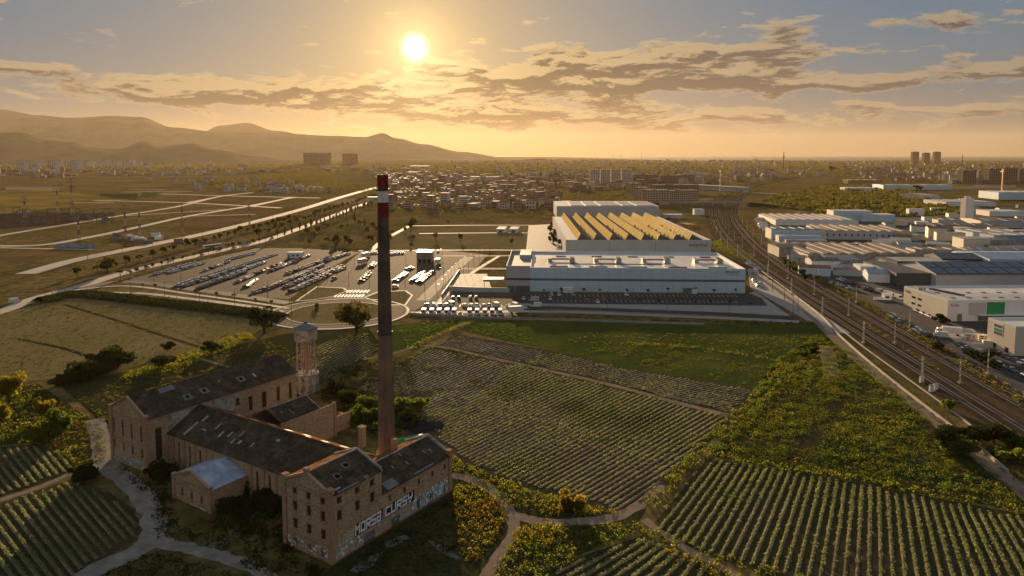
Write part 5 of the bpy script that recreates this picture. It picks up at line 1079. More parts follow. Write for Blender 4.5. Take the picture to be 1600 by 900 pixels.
k = MB(); k.box(0, 22, 0, 150, 8.5, 9.3); k.build('roof', MT['roofwhite'], st); k = MB(); k.box(3, 19, 2, 148, -.1, 8.49); k.build('hall', MT['grey'], st); k = MB(); k.box(-12, -4, -160, 60, 0, 1.1); k.build('platform', MT['pavement'], st)

# ------------------------------------------------------------------ vehicles
def car_parts(kind):
    """(body, glass, wheels) builders for a car, suv, van or lorry; x is the driving direction"""
    b, g_, w = MB(), MB(), []
    L, W, H = dict(car=(4.3, 1.78, 1.45), van=(5.4, 2.0, 2.4), hatch=(3.9, 1.72, 1.5), lorry=(9.5, 2.5, 3.6))[kind]; hl, hw = L / 2, W / 2
    def ring(x0, x1, y, z): return [(x0, -y, z), (x1, -y, z), (x1, y, z), (x0, y, z)]
    if kind in ('car', 'hatch'):
        b.hexa(ring(-hl, hl, hw - .06, .28), ring(-hl - .04, hl, hw, .62)); b.hexa(ring(-hl - .03, hl - .01, hw - .005, .621), ring(-hl + .1, hl - .25, hw - .1, .92))
        c0, c1, r0, r1 = (-hl + .3, hl - 1.1, -hl + .95, hl - 1.9) if kind == 'car' else (-hl + .08, hl - .95, -hl + .45, hl - 1.6)
        g_.hexa(ring(c0, c1, hw - .13, .921), ring(r0, r1, hw - .3, H - .07)); b.hexa(ring(r0 - .04, r1 + .04, hw - .27, H - .069), ring(r0 + .06, r1 - .06, hw - .34, H))
        ax = (-hl + .8, hl - .85); wr = .32
    elif kind == 'van':
        b.hexa(ring(-hl, hl, hw - .04, .32), ring(-hl, hl, hw, 1.1)); b.hexa(ring(-hl, hl - .9, hw - .004, 1.101), ring(-hl + .05, hl - 1.5, hw - .12, H)); g_.hexa(ring(hl - .898, hl - .25, hw - .08, 1.102), ring(hl - 1.49, hl - 1.25, hw - .2, 2.0)); ax = (-hl + 1, hl - 1); wr = .36
    else:
        b.hexa(ring(-hl, hl - 2.3, hw, 1.0), ring(-hl, hl - 2.3, hw, H)); b.hexa(ring(hl - 2.1, hl, hw - .05, .6), ring(hl - 2.1, hl - .15, hw - .1, 1.7)); b.hexa(ring(hl - 2.1, hl - .5, hw - .12, 2.45), ring(hl - 2.1, hl - .7, hw - .2, 2.8)); g_.hexa(ring(hl - 2.08, hl - .16, hw - .12, 1.701), ring(hl - 2.08, hl - .5, hw - .14, 2.449)); ax = (-hl + 1.5, hl - 1.2); wr = .5
    for x in ax:
        for sy in (-1, 1): w.append(((x, sy * (hw - .1), wr), (x, sy * (hw - .32), wr), wr))
    return b, g_, w
CAR_ME = {}
def car_mesh(kind, col):
    if (kind, col) not in CAR_ME:
        b, g_, w = car_parts(kind); n0 = len(b.v); b.v += g_.v; b.f += [tuple(i + n0 for i in f) for f in g_.f]; b.m += [1] * len(g_.f)
        for p, q, r in w: b.bar(p, q, r, 2, k=8)
        me = b.mesh(kind)
        for m in ('car_' + col, 'window', 'tyre'): me.materials.append(MT[m])
        CAR_ME[kind, col] = me
    return CAR_ME[kind, col]
KW = dict(car='car', hatch='hatchback', van='van', lorry='lorry'); CN = dict(white='white', silver='silver', black='black', red='red', blue='dark blue', grey='grey')
NM = dict(car='parked_car', hatch='parked_car', van='delivery_van', lorry='box_lorry')
CARS = []
def car(kind, col, p, rz, label, group=None, z=.1): CARS.append((kind, col, tuple(p), rz, label, group, z))
def put_car(kind, col, p, rz, label, group=None, z=.1):
    o = bpy.data.objects.new(NM[kind], car_mesh(kind, col)); COL.objects.link(o); o.location = (p[0], p[1], z); o.rotation_euler = (0, 0, rz); return tag(o, label, 'car' if kind in ('car', 'hatch') else 'van' if kind == 'van' else 'lorry', group)
NEAR = {}; N_NEAR = [0]
def near_car(kind, col, p, rz, label, group=None, z=.1):   # a car the photo shows large enough for its parts
    if (kind, col) not in NEAR:
        b, g_, w = car_parts(kind); t = thing(NM[kind], label, 'car' if kind in ('car', 'hatch') else 'van' if kind == 'van' else 'lorry', (p[0], p[1], z), rz, group)
        b.build('body', MT['car_' + col], t); g_.build('window', MT['window'], t)
        wm = None
        for a, q, r in w: k = MB(); k.bar(a, q, r, k=10); k.build('wheel', MT['tyre'], t)
        L = 2.15 if kind != 'van' else 2.7
        for sy in (-.6, .6): k = MB(); k.box(L - .05, L + .02, sy - .18, sy + .18, .63, .78); k.build('headlight', MT['lampglass'], t)
        NEAR[kind, col] = (t, kids(t)); return t
    N_NEAR[0] += 1
    t, ch = NEAR[kind, col]; return dup(t, (p[0], p[1], z), rz, label, group, ch)
rv = random.Random(21)
def pick(pal): return rv.choice(pal)
MIX = ['white'] * 5 + ['silver'] * 4 + ['grey'] * 3 + ['black'] * 4 + ['blue', 'red']
def row(px0, px1, desc, pal=MIX, step=2.75, gap=.12, kinds=('car', 'car', 'hatch'), turn=0.0, z=.1, maker=car, group=None, flip=None):
    a, b = np.array(G(*px0)), np.array(G(*px1)); d = b - a; ln = np.linalg.norm(d); d /= ln; n_ = int(ln / step); t = math.atan2(d[1], d[0]) + math.pi / 2 + turn; c = 0
    for i in range(n_ + 1):
        if rv.random() < gap: continue
        p = a + d * (i * step + rv.uniform(-.15, .15)); kind = rv.choice(kinds); col = pick(pal)
        maker(kind, col, p, t + (math.pi if (rv.random() < .5 if flip is None else flip) else 0) + rv.uniform(-.03, .03), f'{CN[col]} {KW[kind]}, {ordn(c)} from near in {desc}', group or f'cars in {desc}', z); c += 1
LT = ['white'] * 8 + ['silver'] * 3
row((244, 429), (309, 411), 'the row beside the tree-lined avenue', LT, 2.9); row((268, 426), (324, 410), 'the short second row from the avenue', LT, 3.2, .3)
row((278, 447), (431, 398), 'the longest unbroken white row', LT, 2.6, .02); row((290, 447), (384, 417), 'the row behind the longest white row', MIX, 2.8, .2); row((358, 406), (398, 396), 'the short row at the far fence', LT, 3)
row((322, 423), (356, 410), 'the sparse third row', MIX, 4.5, .3); row((313, 451), (384, 426), 'the long dark mid-lot row', ['black'] * 6 + ['blue', 'grey'], 2.8, .05)
row((385, 449), (398, 439), 'the tiny group by the dusty lane', MIX, 3.4, .15); row((424, 424), (482, 400), 'the row past the dusty lane', MIX, 2.8, .1); row((398, 458), (474, 430), 'the near double row past the lane', MIX, 2.8, .1)
row((416, 453), (494, 423), 'the back of the near double row', MIX, 2.8, .12); row((450, 428), (512, 405), 'the upper row towards the cabin', MIX, 2.8, .1); row((447, 449), (515, 420), 'the lower row towards the plaza', MIX, 2.8, .1); row((455, 456), (533, 417), 'the row along the plaza kerb', MIX, 2.8, .12); row((498, 412), (545, 397), 'the far row by the scrub trees', MIX, 2.8, .1)
row((304, 443), (352, 427), 'the half-filled row behind the avenue rows', LT, 3.0, .3); row((336, 440), (412, 411), 'the grey row left of the lane', MIX, 2.8, .12); row((372, 441), (440, 412), 'the lane-side row', MIX, 3.0, .3)
row((428, 447), (505, 415), 'the centre row facing the plaza', MIX, 2.8, .12); row((407, 455), (484, 426), 'the near row facing the lane', MIX, 2.8, .15); row((466, 451), (538, 419), 'the outer kerb row', MIX, 3.0, .3)
# plaza cars
DK = ['blue', 'grey', 'black', 'silver', 'white', 'red']
row((570, 398), (592, 396), 'the far plaza row beside the chimney', DK, 3, .1); row((612, 398), (632, 396), 'the far plaza row behind the chimney', DK, 3, .1); row((565, 440), (577, 428), 'the plaza pair left of the chimney', DK, 3.2, .1); row((618, 440), (634, 428), 'the plaza group right of the chimney', DK, 3, .1)
row((645, 440), (666, 424), 'the crowded plaza group below the cube', DK, 2.9, .05); row((655, 442), (676, 424), 'the second plaza group below the cube', DK, 2.9, .1); row((580, 418), (588, 410), 'the plaza row beside the chimney', DK, 3, .1); row((636, 422), (645, 419), 'the cube building shadow', DK, 3, 0); row((655, 394), (700, 394), 'the far edge of the plaza', MIX, 3.6, .3)
car('car', 'black', G(523, 436), 1.1, 'black car turning into the plaza past the car park', z=.12); car('hatch', 'grey', G(618, 449), .1, 'grey hatchback on the plaza road right of the chimney', z=.12)
for i, (px, col) in enumerate((((572, 402), 'white'), ((567, 412), 'silver'))): car('lorry', col, G(*px), 1.2, ('farther white' if i == 0 else 'nearer silver') + ' box lorry parked left of the chimney', 'box lorries parked in the plaza')
car('lorry', 'white', G(684, 412), 1.5, 'white box lorry standing right of the cube building')
# vans by the warehouse end, front car park
row((662, 491), (793, 491.5), 'the van row along the field edge', ['white'], 3.6, .18, ('van',), z=.11, flip=True); row((668, 478), (806, 480), 'the slanted white row by the warehouse', ['white', 'white', 'silver'], 3.1, .12, ('van', 'car', 'hatch'), .5, .11); row((708, 467), (752, 467), 'the dark row below the panel fence', ['black', 'blue', 'grey'], 3, .1, z=.11)
FR = ['white', 'silver', 'black', 'grey', 'red', 'grey', 'white']
row((850, 461.5), (985, 461.5), 'the row under the warehouse wall', FR, 4.0, .35); row((818, 468), (1000, 469.5), 'the warehouse middle row', FR, 4.6, .45); row((920, 473), (998, 474), 'the warehouse roadside row', FR, 4.6, .45)
near_car('van', 'white', G(838, 480), 3.1, 'white van driving past the warehouse corner on the front road'); car('van', 'silver', G(834, 471), 3.0, 'silver van leaving the warehouse car park')
car('lorry', 'white', G(810, 490), .2, 'white and orange lorry on the verge at the end of the van row'); row((1168, 412), (1190, 424), 'the staff row beside the warehouse flank', ['white', 'silver', 'blue'], 3.1, .05, turn=.3); row((1180, 440), (1187, 449), 'the ramp beside the warehouse flank', ['white', 'silver'], 6, 0)
# avenue traffic and the van on the lower left road
near_car('van', 'white', G(24, 473), R(52), 'white van driving on the lower left road', z=.1)
for i, t in enumerate(np.linspace(.05, .95, 15)):
    pts = L2([(200, 425), (330, 395), (420, 374), (500, 345), (560, 322), (610, 303)]); p = pts[int(t * (len(pts) - 2))]; q = pts[int(t * (len(pts) - 2)) + 1]; a = math.atan2((q - p).y, (q - p).x); off = 2.2 if i % 2 else -2.2
    col = pick(MIX); car('car', col, (p.x - math.sin(a) * off, p.y + math.cos(a) * off), a + (0 if i % 2 == 0 else math.pi), f'{CN[col]} car, {ordn(i)} from the near end of the avenue traffic', 'cars driving on the tree-lined avenue')
# depot car parks on the right: large enough for parts
row((1392, 494), (1412, 506), 'the kerb row left of the depot', MIX, 2.7, .05, turn=.55, maker=near_car, z=.11); row((1418, 509), (1450, 527), 'the railway-side depot row', MIX, 2.8, .1, turn=.55, maker=near_car, z=.11); row((1500, 540), (1522, 556), 'the shrub-side depot row', MIX, 2.8, .05, turn=.55, maker=near_car, z=.11)
row((1424, 484), (1476, 506), 'the line along the depot flank', MIX, 5.2, .1, turn=math.pi / 2, maker=near_car, z=.11); row((1562, 555), (1605, 572), 'the row before the cream depot', ['black', 'red', 'grey', 'white', 'black'], 2.9, 0, turn=.35, maker=near_car, z=.11); row((1562, 572), (1604, 590), 'the shaded lane before the cream depot', ['grey', 'white', 'white'], 6.5, 0, turn=1.4, maker=near_car, z=.11)
row((1300, 443), (1345, 458), 'the crowded scrap yard row', MIX, 3.4, .1, turn=.5); row((1312, 437), (1362, 456), 'the back scrap yard row', MIX, 3.4, .15, turn=.5); row((1186, 344), (1196, 362), 'the yard by the far railway bend', LT, 5, .1, ('van', 'lorry', 'car')); row((1375, 458), (1412, 470), 'the van line behind the depot', LT, 5.5, .05, ('van',), math.pi / 2)
x = near_car('van', 'white', G(1470, 527), R(150), 'white box van parked by the pale depot yard'); car('lorry', 'white', G(1482, 524), R(155), 'white lorry beside the pale depot yard')
t = thing('timber_rack', 'yellowish open timber rack full of pallets beside the depot yard', 'rack', G(1508, 532), R(-25))
for i in range(6): k = MB(); k.box(i * 1.6, i * 1.6 + .2, 0, 3, 0, 2.8); k.build('post', MT['cream'], t)
for z in (.9, 1.8, 2.7): k = MB(); k.box(.21, 8.2, .1, 2.9, z - .2, z); k.build('shelf', MT['cream'], t)
for i, (px, m) in enumerate((((1530, 533), 'blueroof'), ((1536, 542), 'cream'), ((1546, 534), 'orange'))):
    t = thing('storage_container', ('pale blue', 'cream', 'orange')[i] + ' storage container by the yard corner of the cream depot', 'container', G(*px), R(-20)); k = MB(); k.box(0, 6, 0, 2.4, 0, 2.5); k.build('body', MT[m], t); k = MB(); k.box(5.98, 6.05, .1, 2.3, .1, 2.4); k.build('door', MT['greypanel'], t)
x, y = G(332, 388); t = thing('bus', 'long white bus standing beside the tree-lined avenue', 'bus', (x, y, .1), R(58)); k = MB(); k.box(-8, 8, -1.25, 1.25, .4, 3.1); k.build('body', MT['car_white'], t); k = MB(); k.box(-7.5, 7.5, -1.28, -1.252, 1.5, 2.5); k.box(-7.5, 7.5, 1.252, 1.28, 1.5, 2.5); tag(k.build('window', MT['window'], t), kind='stuff')
for xx in (-5, 5):
    for yy in (-1.2, 1.2): k = MB(); k.bar((xx, yy - .12, .5), (xx, yy + .12, .5), .5, k=10); k.build('wheel', MT['tyre'], t)

# the 300 cars that show largest stand singly; the tail of the far rows is one mass
cs = sorted([c for c in CARS if c[0] in ('car', 'hatch')], key=lambda c: math.hypot(c[2][0], c[2][1])); lim = 290 - N_NEAR[0]
for c in cs[:lim] + [c for c in CARS if c[0] not in ('car', 'hatch')]: put_car(*c)
if cs[lim:]:
    me_, bmm = bpy.data.meshes.new('far_parked_cars'), bmesh.new(); slots = []; 
    from mathutils import Matrix
    for kind, col, p, rz, label, group, z in cs[lim:]:
        src = car_mesh(kind, col); n0 = len(bmm.faces); tmp = src.copy(); tmp.transform(Matrix.Translation((p[0], p[1], z)) @ Matrix.Rotation(rz, 4, 'Z')); bmm.from_mesh(tmp); bpy.data.meshes.remove(tmp); bmm.faces.ensure_lookup_table()
        for f in bmm.faces[n0:]:
            m_ = src.materials[f.material_index]
            if m_ not in slots: slots.append(m_)
            f.material_index = slots.index(m_)
    bmm.to_mesh(me_); bmm.free(); tag(link('parked_cars', me_, slots), kind='stuff')


# ------------------------------------------------------------------ trees, lamps, masts
def crown_mesh(rx, rz, z0, n_, leaf, lobes=9, seed=0):
    global rng
    old = rng; rng = np.random.default_rng(seed); L = []
    for i in range(lobes):
        u = rng.normal(size=3); u /= np.linalg.norm(u); u[2] = u[2] * .8 + .1; c = u * np.array([rx, rx, rz]) * rng.uniform(.25, .95); r = rng.uniform(.18, .48)
        d = rng.normal(size=(n_ // lobes, 3)); d /= np.linalg.norm(d, axis=1)[:, None]; d *= (rng.uniform(.35, 1, len(d)) ** .5)[:, None]
        L.append(c + d * np.array([rx, rx, rz]) * r + np.array([0, 0, z0 + rz]))
    P = np.concatenate(L); P[:, 2] = np.maximum(P[:, 2], .1); V = leaf_quads(P, leaf); rng = old; return quads(V, len(V) // 4)
def trunk_mesh(h, r, rx, seed=0):
    k = MB(); rr = random.Random(seed); k.bar((0, 0, -.2), (0, 0, h), r, k=7, r2=r * .6)
    for i in range(5):
        a = i * 1.25 + rr.random(); k.bar((0, 0, h * rr.uniform(.55, .95)), (math.cos(a) * rx * .6, math.sin(a) * rx * .6, h * rr.uniform(1.3, 1.9)), r * .45, k=5, r2=r * .12)
    return k.mesh('trunk')
TREE_ME = {}
def tree_kind(kind, seed, lf):
    key = (kind, seed, lf)
    if key in TREE_ME: return TREE_ME[key]
    if kind == 'round': c, t = crown_mesh(3.2, 3.0, 2.2, 900, .34, 11, seed), trunk_mesh(3, .28, 3, seed)
    elif kind == 'small': c, t = crown_mesh(1.5, 1.4, 1.6, 260, .28, 6, seed), trunk_mesh(2, .12, 1.3, seed)
    elif kind == 'cypress': c, t = crown_mesh(1.3, 5.5, .6, 800, .32, 14, seed), trunk_mesh(4, .2, .5, seed)
    elif kind == 'far': c, t = crown_mesh(3.4, 2.8, 1.8, 240, .75, 8, seed), trunk_mesh(2.5, .3, 2.5, seed)
    elif kind == 'bush': c, t = crown_mesh(2.4, 1.5, -.2, 900, .24, 10, seed), trunk_mesh(.8, .15, 1.8, seed)
    elif kind == 'big': c, t = crown_mesh(4.0, 3.8, 1.0, 4200, .26, 22, seed), trunk_mesh(3.4, .4, 3.6, seed)
    elif kind == 'bigbush': c, t = crown_mesh(2.6, 1.9, -.3, 2600, .2, 16, seed), trunk_mesh(1, .2, 2, seed)
    c.materials.append(LF[lf]); t.materials.append(MT['bark']); TREE_ME[key] = (c, t); return c, t
def plant(name, kind, lf, p, s, label, cat='tree', group=None, seed=0, z=0):
    c, t = tree_kind(kind, seed, lf); o = thing(name, label, cat, (p[0], p[1], z), random.uniform(0, 6.28), group); o.scale = (s, s, s) if not isinstance(s, tuple) else s
    for nm, me in (('crown', c), ('trunk', t)): ch = bpy.data.objects.new(nm, me); COL.objects.link(ch); ch.parent = o
    return o
# the big ones near the factory
plant('broadleaf_tree', 'big', 'far', G(557, 522), (1.9, 1.9, 1.7), 'large dark tree in front of the roundabout beside the chimney', seed=1); plant('broadleaf_tree', 'big', 'dark', G(413, 520), (1.7, 1.5, 1.35), 'dark spreading tree at the left end of the roundabout', seed=2)
plant('broadleaf_tree', 'big', 'far', G(168, 428), (1.25, 1.25, 1.3), 'lone dark tree on the corner of the wide avenue and the lower road', seed=3)
plant('broadleaf_tree', 'big', 'gold', G(14, 632), (1.05, 1.05, 1.2), 'tall golden backlit tree at the left edge', seed=4); plant('broadleaf_tree', 'big', 'gold', G(0, 668), (.8, .8, .8), 'lower golden tree cut by the left edge', seed=5); plant('broadleaf_tree', 'big', 'gold', G(66, 655), (.72, .72, .8), 'golden-brown tree rising behind the bright green bush', seed=6)
plant('leafy_bush', 'bigbush', 'green', G(86, 682), (2.0, 2.0, 2.1), 'bright green round bush left of the factory', 'bush', seed=7); plant('leafy_bush', 'bigbush', 'shrub', G(58, 690), (1.5, 1.5, 1.6), 'shaded yellow-green bush left of the bright green bush', 'bush', seed=8)
plant('leafy_bush', 'bigbush', 'dark', G(131, 752), (1.25, 1.25, 1.5), 'dark round bush beside the pale track', 'bush', seed=9); plant('leafy_bush', 'bigbush', 'gold', G(892, 800), (1.15, 1.15, 1.35), 'golden bush standing on the field edge right of the mill', 'bush', seed=10)
for i, (px, s, lf) in enumerate((((1500, 710), 1.5, 'green'), ((1520, 690), 1.2, 'dark'), ((1552, 692), 1.5, 'dark'), ((1585, 700), 1.3, 'green'), ((1480, 700), 1.6, 'dark'), ((1590, 725), 1.1, 'shrub'), ((1560, 712), .9, 'shrub'))):
    plant('leafy_bush', 'bigbush', lf, G(*px), (s * 1.25, s * 1.25, s), ['dark-topped', 'small dark', 'round dark', 'edge-cut green', 'spreading shadowy', 'pale yellow-green', 'tiny pale'][i] + ' bush at the lower end of the railway service road', 'bush', 'bushes at the lower end of the service road', seed=11 + i % 3)
plant('leafy_bush', 'bigbush', 'shrub', G(1482, 640), (.8, .8, 1.0), 'lone sunlit bush on the railway verge by the mast pair', 'bush', seed=11)
for i, px in enumerate(((1520, 560), (1536, 566), (1552, 576), (1470, 506), (1466, 548), (1548, 560))): plant('leafy_bush', 'bush', 'dark', G(*px), 1.3 if i != 3 else 1.7, f'dark clipped bush, {ordn(i)} along the depot verge from the left', 'bush', 'dark bushes along the depot verge', seed=30 + i % 2)
for i, (px, s) in enumerate((((135, 590), 2.0), ((150, 583), 1.6), ((172, 573), 2.3), ((120, 597), 1.3), ((100, 600), 1.2))): plant('leafy_bush', 'bigbush', 'dark', G(*px), (s * 1.3, s * 1.3, s), f'dark hedge bush, {ordn(i)} of the clump behind the west hall', 'bush', 'dark bushes behind the west hall', seed=9)
for i, (px, s) in enumerate((((255, 575), 1.3), ((330, 552), 1.2), ((262, 548), .9))): plant('leafy_bush', 'bush', 'dark', G(*px), s * 1.5, ('low dark bush at the middle of the yellow hedge strip', 'low dark bush at the far end of the yellow hedge strip', 'little dark bush behind the yellow hedge strip')[i], 'bush', None, seed=31)
for i, (px, s, lf) in enumerate((((560, 660), 1.3, 'green'), ((588, 655), 1.1, 'green'), ((545, 632), 1.4, 'dark'), ((520, 618), 1.5, 'dark'), ((625, 640), 1.2, 'shrub'), ((600, 672), 1.0, 'shrub'), ((640, 665), 1.3, 'dark'), ((575, 640), 1.2, 'green'), ((655, 640), 1.2, 'shrub'))): plant('leafy_bush', 'bigbush', lf, G(*px), s * 1.1, f'yard bush around the chimney foot, {ordn(i)} of the overgrown clump', 'bush', 'overgrown bushes around the chimney foot', seed=7 + i % 3)
for i, (px, s) in enumerate((((400, 770), 1.1), ((420, 790), 1.2), ((360, 800), 1.0), ((250, 748), 1.2), ((440, 800), 1.0))): plant('leafy_bush', 'bigbush', 'dark', G(*px), s * 1.2, f'shaded dark bush against the factory front, {ordn(i)} of the thicket', 'bush', 'dark thicket against the factory front', seed=9)
t = thing('tarpaulin_heap', 'dark blue tarpaulin heap under bushes right of the chimney', 'heap', G(668, 668), .4); k = MB(); k.hexa([(-5, -3, 0), (5, -3.5, 0), (6, 3, 0), (-5.5, 3, 0)], [(-3, -1.5, .9), (3, -1.2, .6), (3.6, 1.4, .8), (-3.2, 1.6, .6)]); k.build('sheet', mat('dark_tarpaulin', (.02, .026, .036), rough=.9), t)
t = thing('tarpaulin_heap', 'bright green tarpaulin strip by the low wing roof', 'heap', G(642, 690), .4); k = MB(); k.hexa([(-4, -1.5, 0), (4, -1.5, 0), (5, 1.5, 0), (-5, 1.5, 0)], [(-3, -1, 1.4), (3, -.8, 1.0), (3.6, 1, 1.2), (-3.2, 1, 1.0)]); k.build('sheet', MT['green'], t)

# avenue trees, roundabout shrubs
def rowtrees(px, step, name, kind, lf, s, desc, group, off=0, cat='tree', n_max=60, z=0):
    l = L2(px); acc = 0; c = 0; nxt = 0
    for i in range(len(l) - 1):
        seg = (l[i + 1] - l[i]); ln = seg.length; u = seg.normalized(); pos = nxt
        while pos < ln and c < n_max:
            p = l[i] + u * pos; p = p + Vector((u.y, -u.x)) * off; q = s * random.uniform(.75, 1.2)
            plant(name, kind, lf, (p.x + random.uniform(-.8, .8), p.y + random.uniform(-.8, .8)), q, f'{desc}, {ordn(c) if c < 60 else c} from the near end', cat, group, seed=c % 3, z=z); c += 1; pos += step * random.uniform(.8, 1.25)
        nxt = pos - ln
rowtrees([(175, 436), (250, 414), (330, 394), (420, 376)], 9, 'street_tree', 'small', 'far', 1.3, 'small dark street tree along the car park kerb', 'street trees along the car park kerb', off=6, n_max=30)
rowtrees([(120, 432), (200, 413), (300, 386), (400, 360), (470, 342)], 16, 'street_tree', 'far', 'far', .95, 'bushy tree between the avenue and the lower road', 'trees between the two avenues', n_max=34)
rowtrees([(420, 374), (500, 350), (560, 328), (600, 312)], 15, 'cypress_tree', 'cypress', 'far', 1.0, 'slim cypress on the right of the avenue', 'cypresses along the avenue', off=9, n_max=26); rowtrees([(430, 372), (500, 344), (560, 322), (640, 296)], 26, 'street_tree', 'far', 'far', 1.1, 'broad tree left of the avenue', 'broad trees left of the avenue', off=-14, n_max=24)
rowtrees([(190, 447), (300, 460), (400, 474), (445, 481)], 14, 'street_tree', 'small', 'far', .8, 'sapling on the pavement below the car park', 'saplings below the car park', n_max=14, z=.13); rowtrees([(850, 459), (1000, 459), (1160, 459)], 12, 'street_tree', 'small', 'dark', .75, 'dark sapling against the warehouse wall', 'saplings against the warehouse wall', n_max=22); rowtrees([(1000, 475), (1100, 477), (1190, 480)], 8, 'street_tree', 'small', 'dark', .6, 'dark sapling along the warehouse car park kerb', 'saplings along the warehouse kerb', n_max=24)
for i in range(22):
    x, y = G(495 + (i * 37 % 74), 480 + (i * 13 % 12)); plant('island_shrub', 'small', 'far', (x, y), (.8, .8, .45), f'low shrub on the roundabout island, {ordn(i)} of its planting', 'shrub', 'shrubs on the roundabout island', seed=i % 3, z=.18)
for i, (px, kind, s, lb) in enumerate((((642, 362), 'cypress', (2.6, 2.6, 1.15), 'dense dark conifer right of the chimney'), ((681, 377), 'round', .95, 'round dark tree in the dry field right of the chimney'), ((719, 378), 'round', 1.0, 'rounded dark tree in the dry field left of the white sheds'), ((554, 352), 'cypress', 1.3, 'single tall cypress left of the chimney'), ((570, 358), 'cypress', 1.0, 'shorter cypress left of the chimney'), ((583, 360), 'round', 1.2, 'broad tree hidden partly by the chimney'), ((525, 390), 'round', 1.6, 'wide dark tree at the far end of the car park'), ((800, 386), 'small', 1.9, 'spreading palm-like tree by the beige yard'), ((700, 352), 'small', 1.3, 'thin tree in the dry field'), ((1298, 272), 'far', 4.5, 'large dark tree clump by the far railway'), ((1434, 302), 'far', 2.4, 'dark pointed tree behind the scrub hill'), ((1040, 424), 'small', .2, '')) [:-1]): plant('field_tree', kind, 'far' if i else 'dark', G(*px), s, lb, seed=i % 3)
for i in range(34):
    x, y = G(random.uniform(480, 650), random.uniform(352, 388)); plant('scrub_tree', 'far', 'far', (x, y), random.uniform(.5, 1.1), f'dark scrub tree behind the car park, {ordn(i)} of the grove', 'tree', 'scrub trees behind the car park', seed=i % 3)
for i in range(18):
    x, y = G(862 + random.uniform(-4, 12), 352 + i * 1.9); plant('yard_tree', 'far', 'dark', (x, y), random.uniform(.5, .8), f'dark tree at the yard edge left of the sawtooth factory, {ordn(i)} from the back', 'tree', 'trees at the sawtooth factory yard', seed=i % 3)
for i in range(10):
    x, y = G(1225 + i * 5, 416 + i * 3); plant('rail_tree', 'far', 'weed' if i % 2 else 'dark', (x + random.uniform(-3, 3), y), random.uniform(.45, .8), f'shrubby tree beside the railway at the estate edge, {ordn(i)} from the far end', 'tree', 'shrubby trees at the estate edge', seed=i % 3)

# street lamps
LAMP = {}
def lamp(p, h, rz, label, group, z=0.1):
    if h not in LAMP:
        t = thing('street_lamp', label, 'street lamp', (p[0], p[1], z), rz, group)
        k = MB(); k.bar((0, 0, 0), (0, 0, h), .13, k=6, r2=.07); k.build('pole', MT['darkmetal'], t); k = MB(); k.bar((0, 0, h), (1.5, 0, h + .3), .06, k=5); k.build('arm', MT['darkmetal'], t); k = MB(); k.box(1.3, 2.2, -.16, .16, h + .22, h + .38); k.build('lamp_head', MT['lampglass'], t)
        LAMP[h] = (t, kids(t)); return
    t, ch = LAMP[h]; dup(t, (p[0], p[1], z), rz, label, group, ch)
def lamps(px, step, h, desc, off=0, n_max=30):
    l = L2(px); nxt = 2; c = 0
    for i in range(len(l) - 1):
        seg = l[i + 1] - l[i]; ln = seg.length; u = seg.normalized(); pos = nxt
        while pos < ln and c < n_max:
            p = l[i] + u * pos + Vector((u.y, -u.x)) * off; lamp((p.x, p.y), h, math.atan2(u.x, -u.y), f'dark street lamp, {ordn(c)} from the left along {desc}', f'street lamps along {desc}'); c += 1; pos += step
        nxt = pos - ln
lamps([(200, 462), (300, 472), (400, 484)], 24, 9, 'the pavement below the car park'); lamps([(195, 436), (300, 449), (440, 470)], 24, 9, 'the road below the car park'); lamps([(760, 484), (1000, 489), (1240, 500)], 28, 10, 'the warehouse front road'); lamps([(820, 475), (1000, 477), (1180, 480)], 26, 8, 'the warehouse car park kerb')
lamps([(1175, 430), (1230, 474), (1262, 500)], 26, 10, 'the lane beside the warehouse flank'); lamps([(450, 478), (480, 462), (520, 435), (560, 410)], 22, 9, 'the plaza kerb'); lamps([(540, 448), (600, 450), (660, 455), (700, 440)], 12, 9, 'the plaza front'); lamps([(690, 470), (720, 430), (770, 400)], 14, 8, 'the slanting plaza lane'); lamps([(600, 420), (650, 415), (700, 410)], 14, 9, 'the cube building forecourt')
lamps([(120, 405), (234, 382), (325, 363), (475, 325)], 38, 9, 'the wide avenue', 7); lamps([(0, 381), (143, 368), (293, 336), (383, 322)], 44, 9, 'the second pale road', 6); lamps([(85, 352), (182, 336), (344, 305)], 50, 9, 'the third pale road', 6)
lamp(G(456, 505), 17, 0, 'tall thin lamp mast on the roundabout island', None, .18); lamp(G(600, 472), 17, 0, 'tall thin lamp mast beside the chimney top shadow', None)
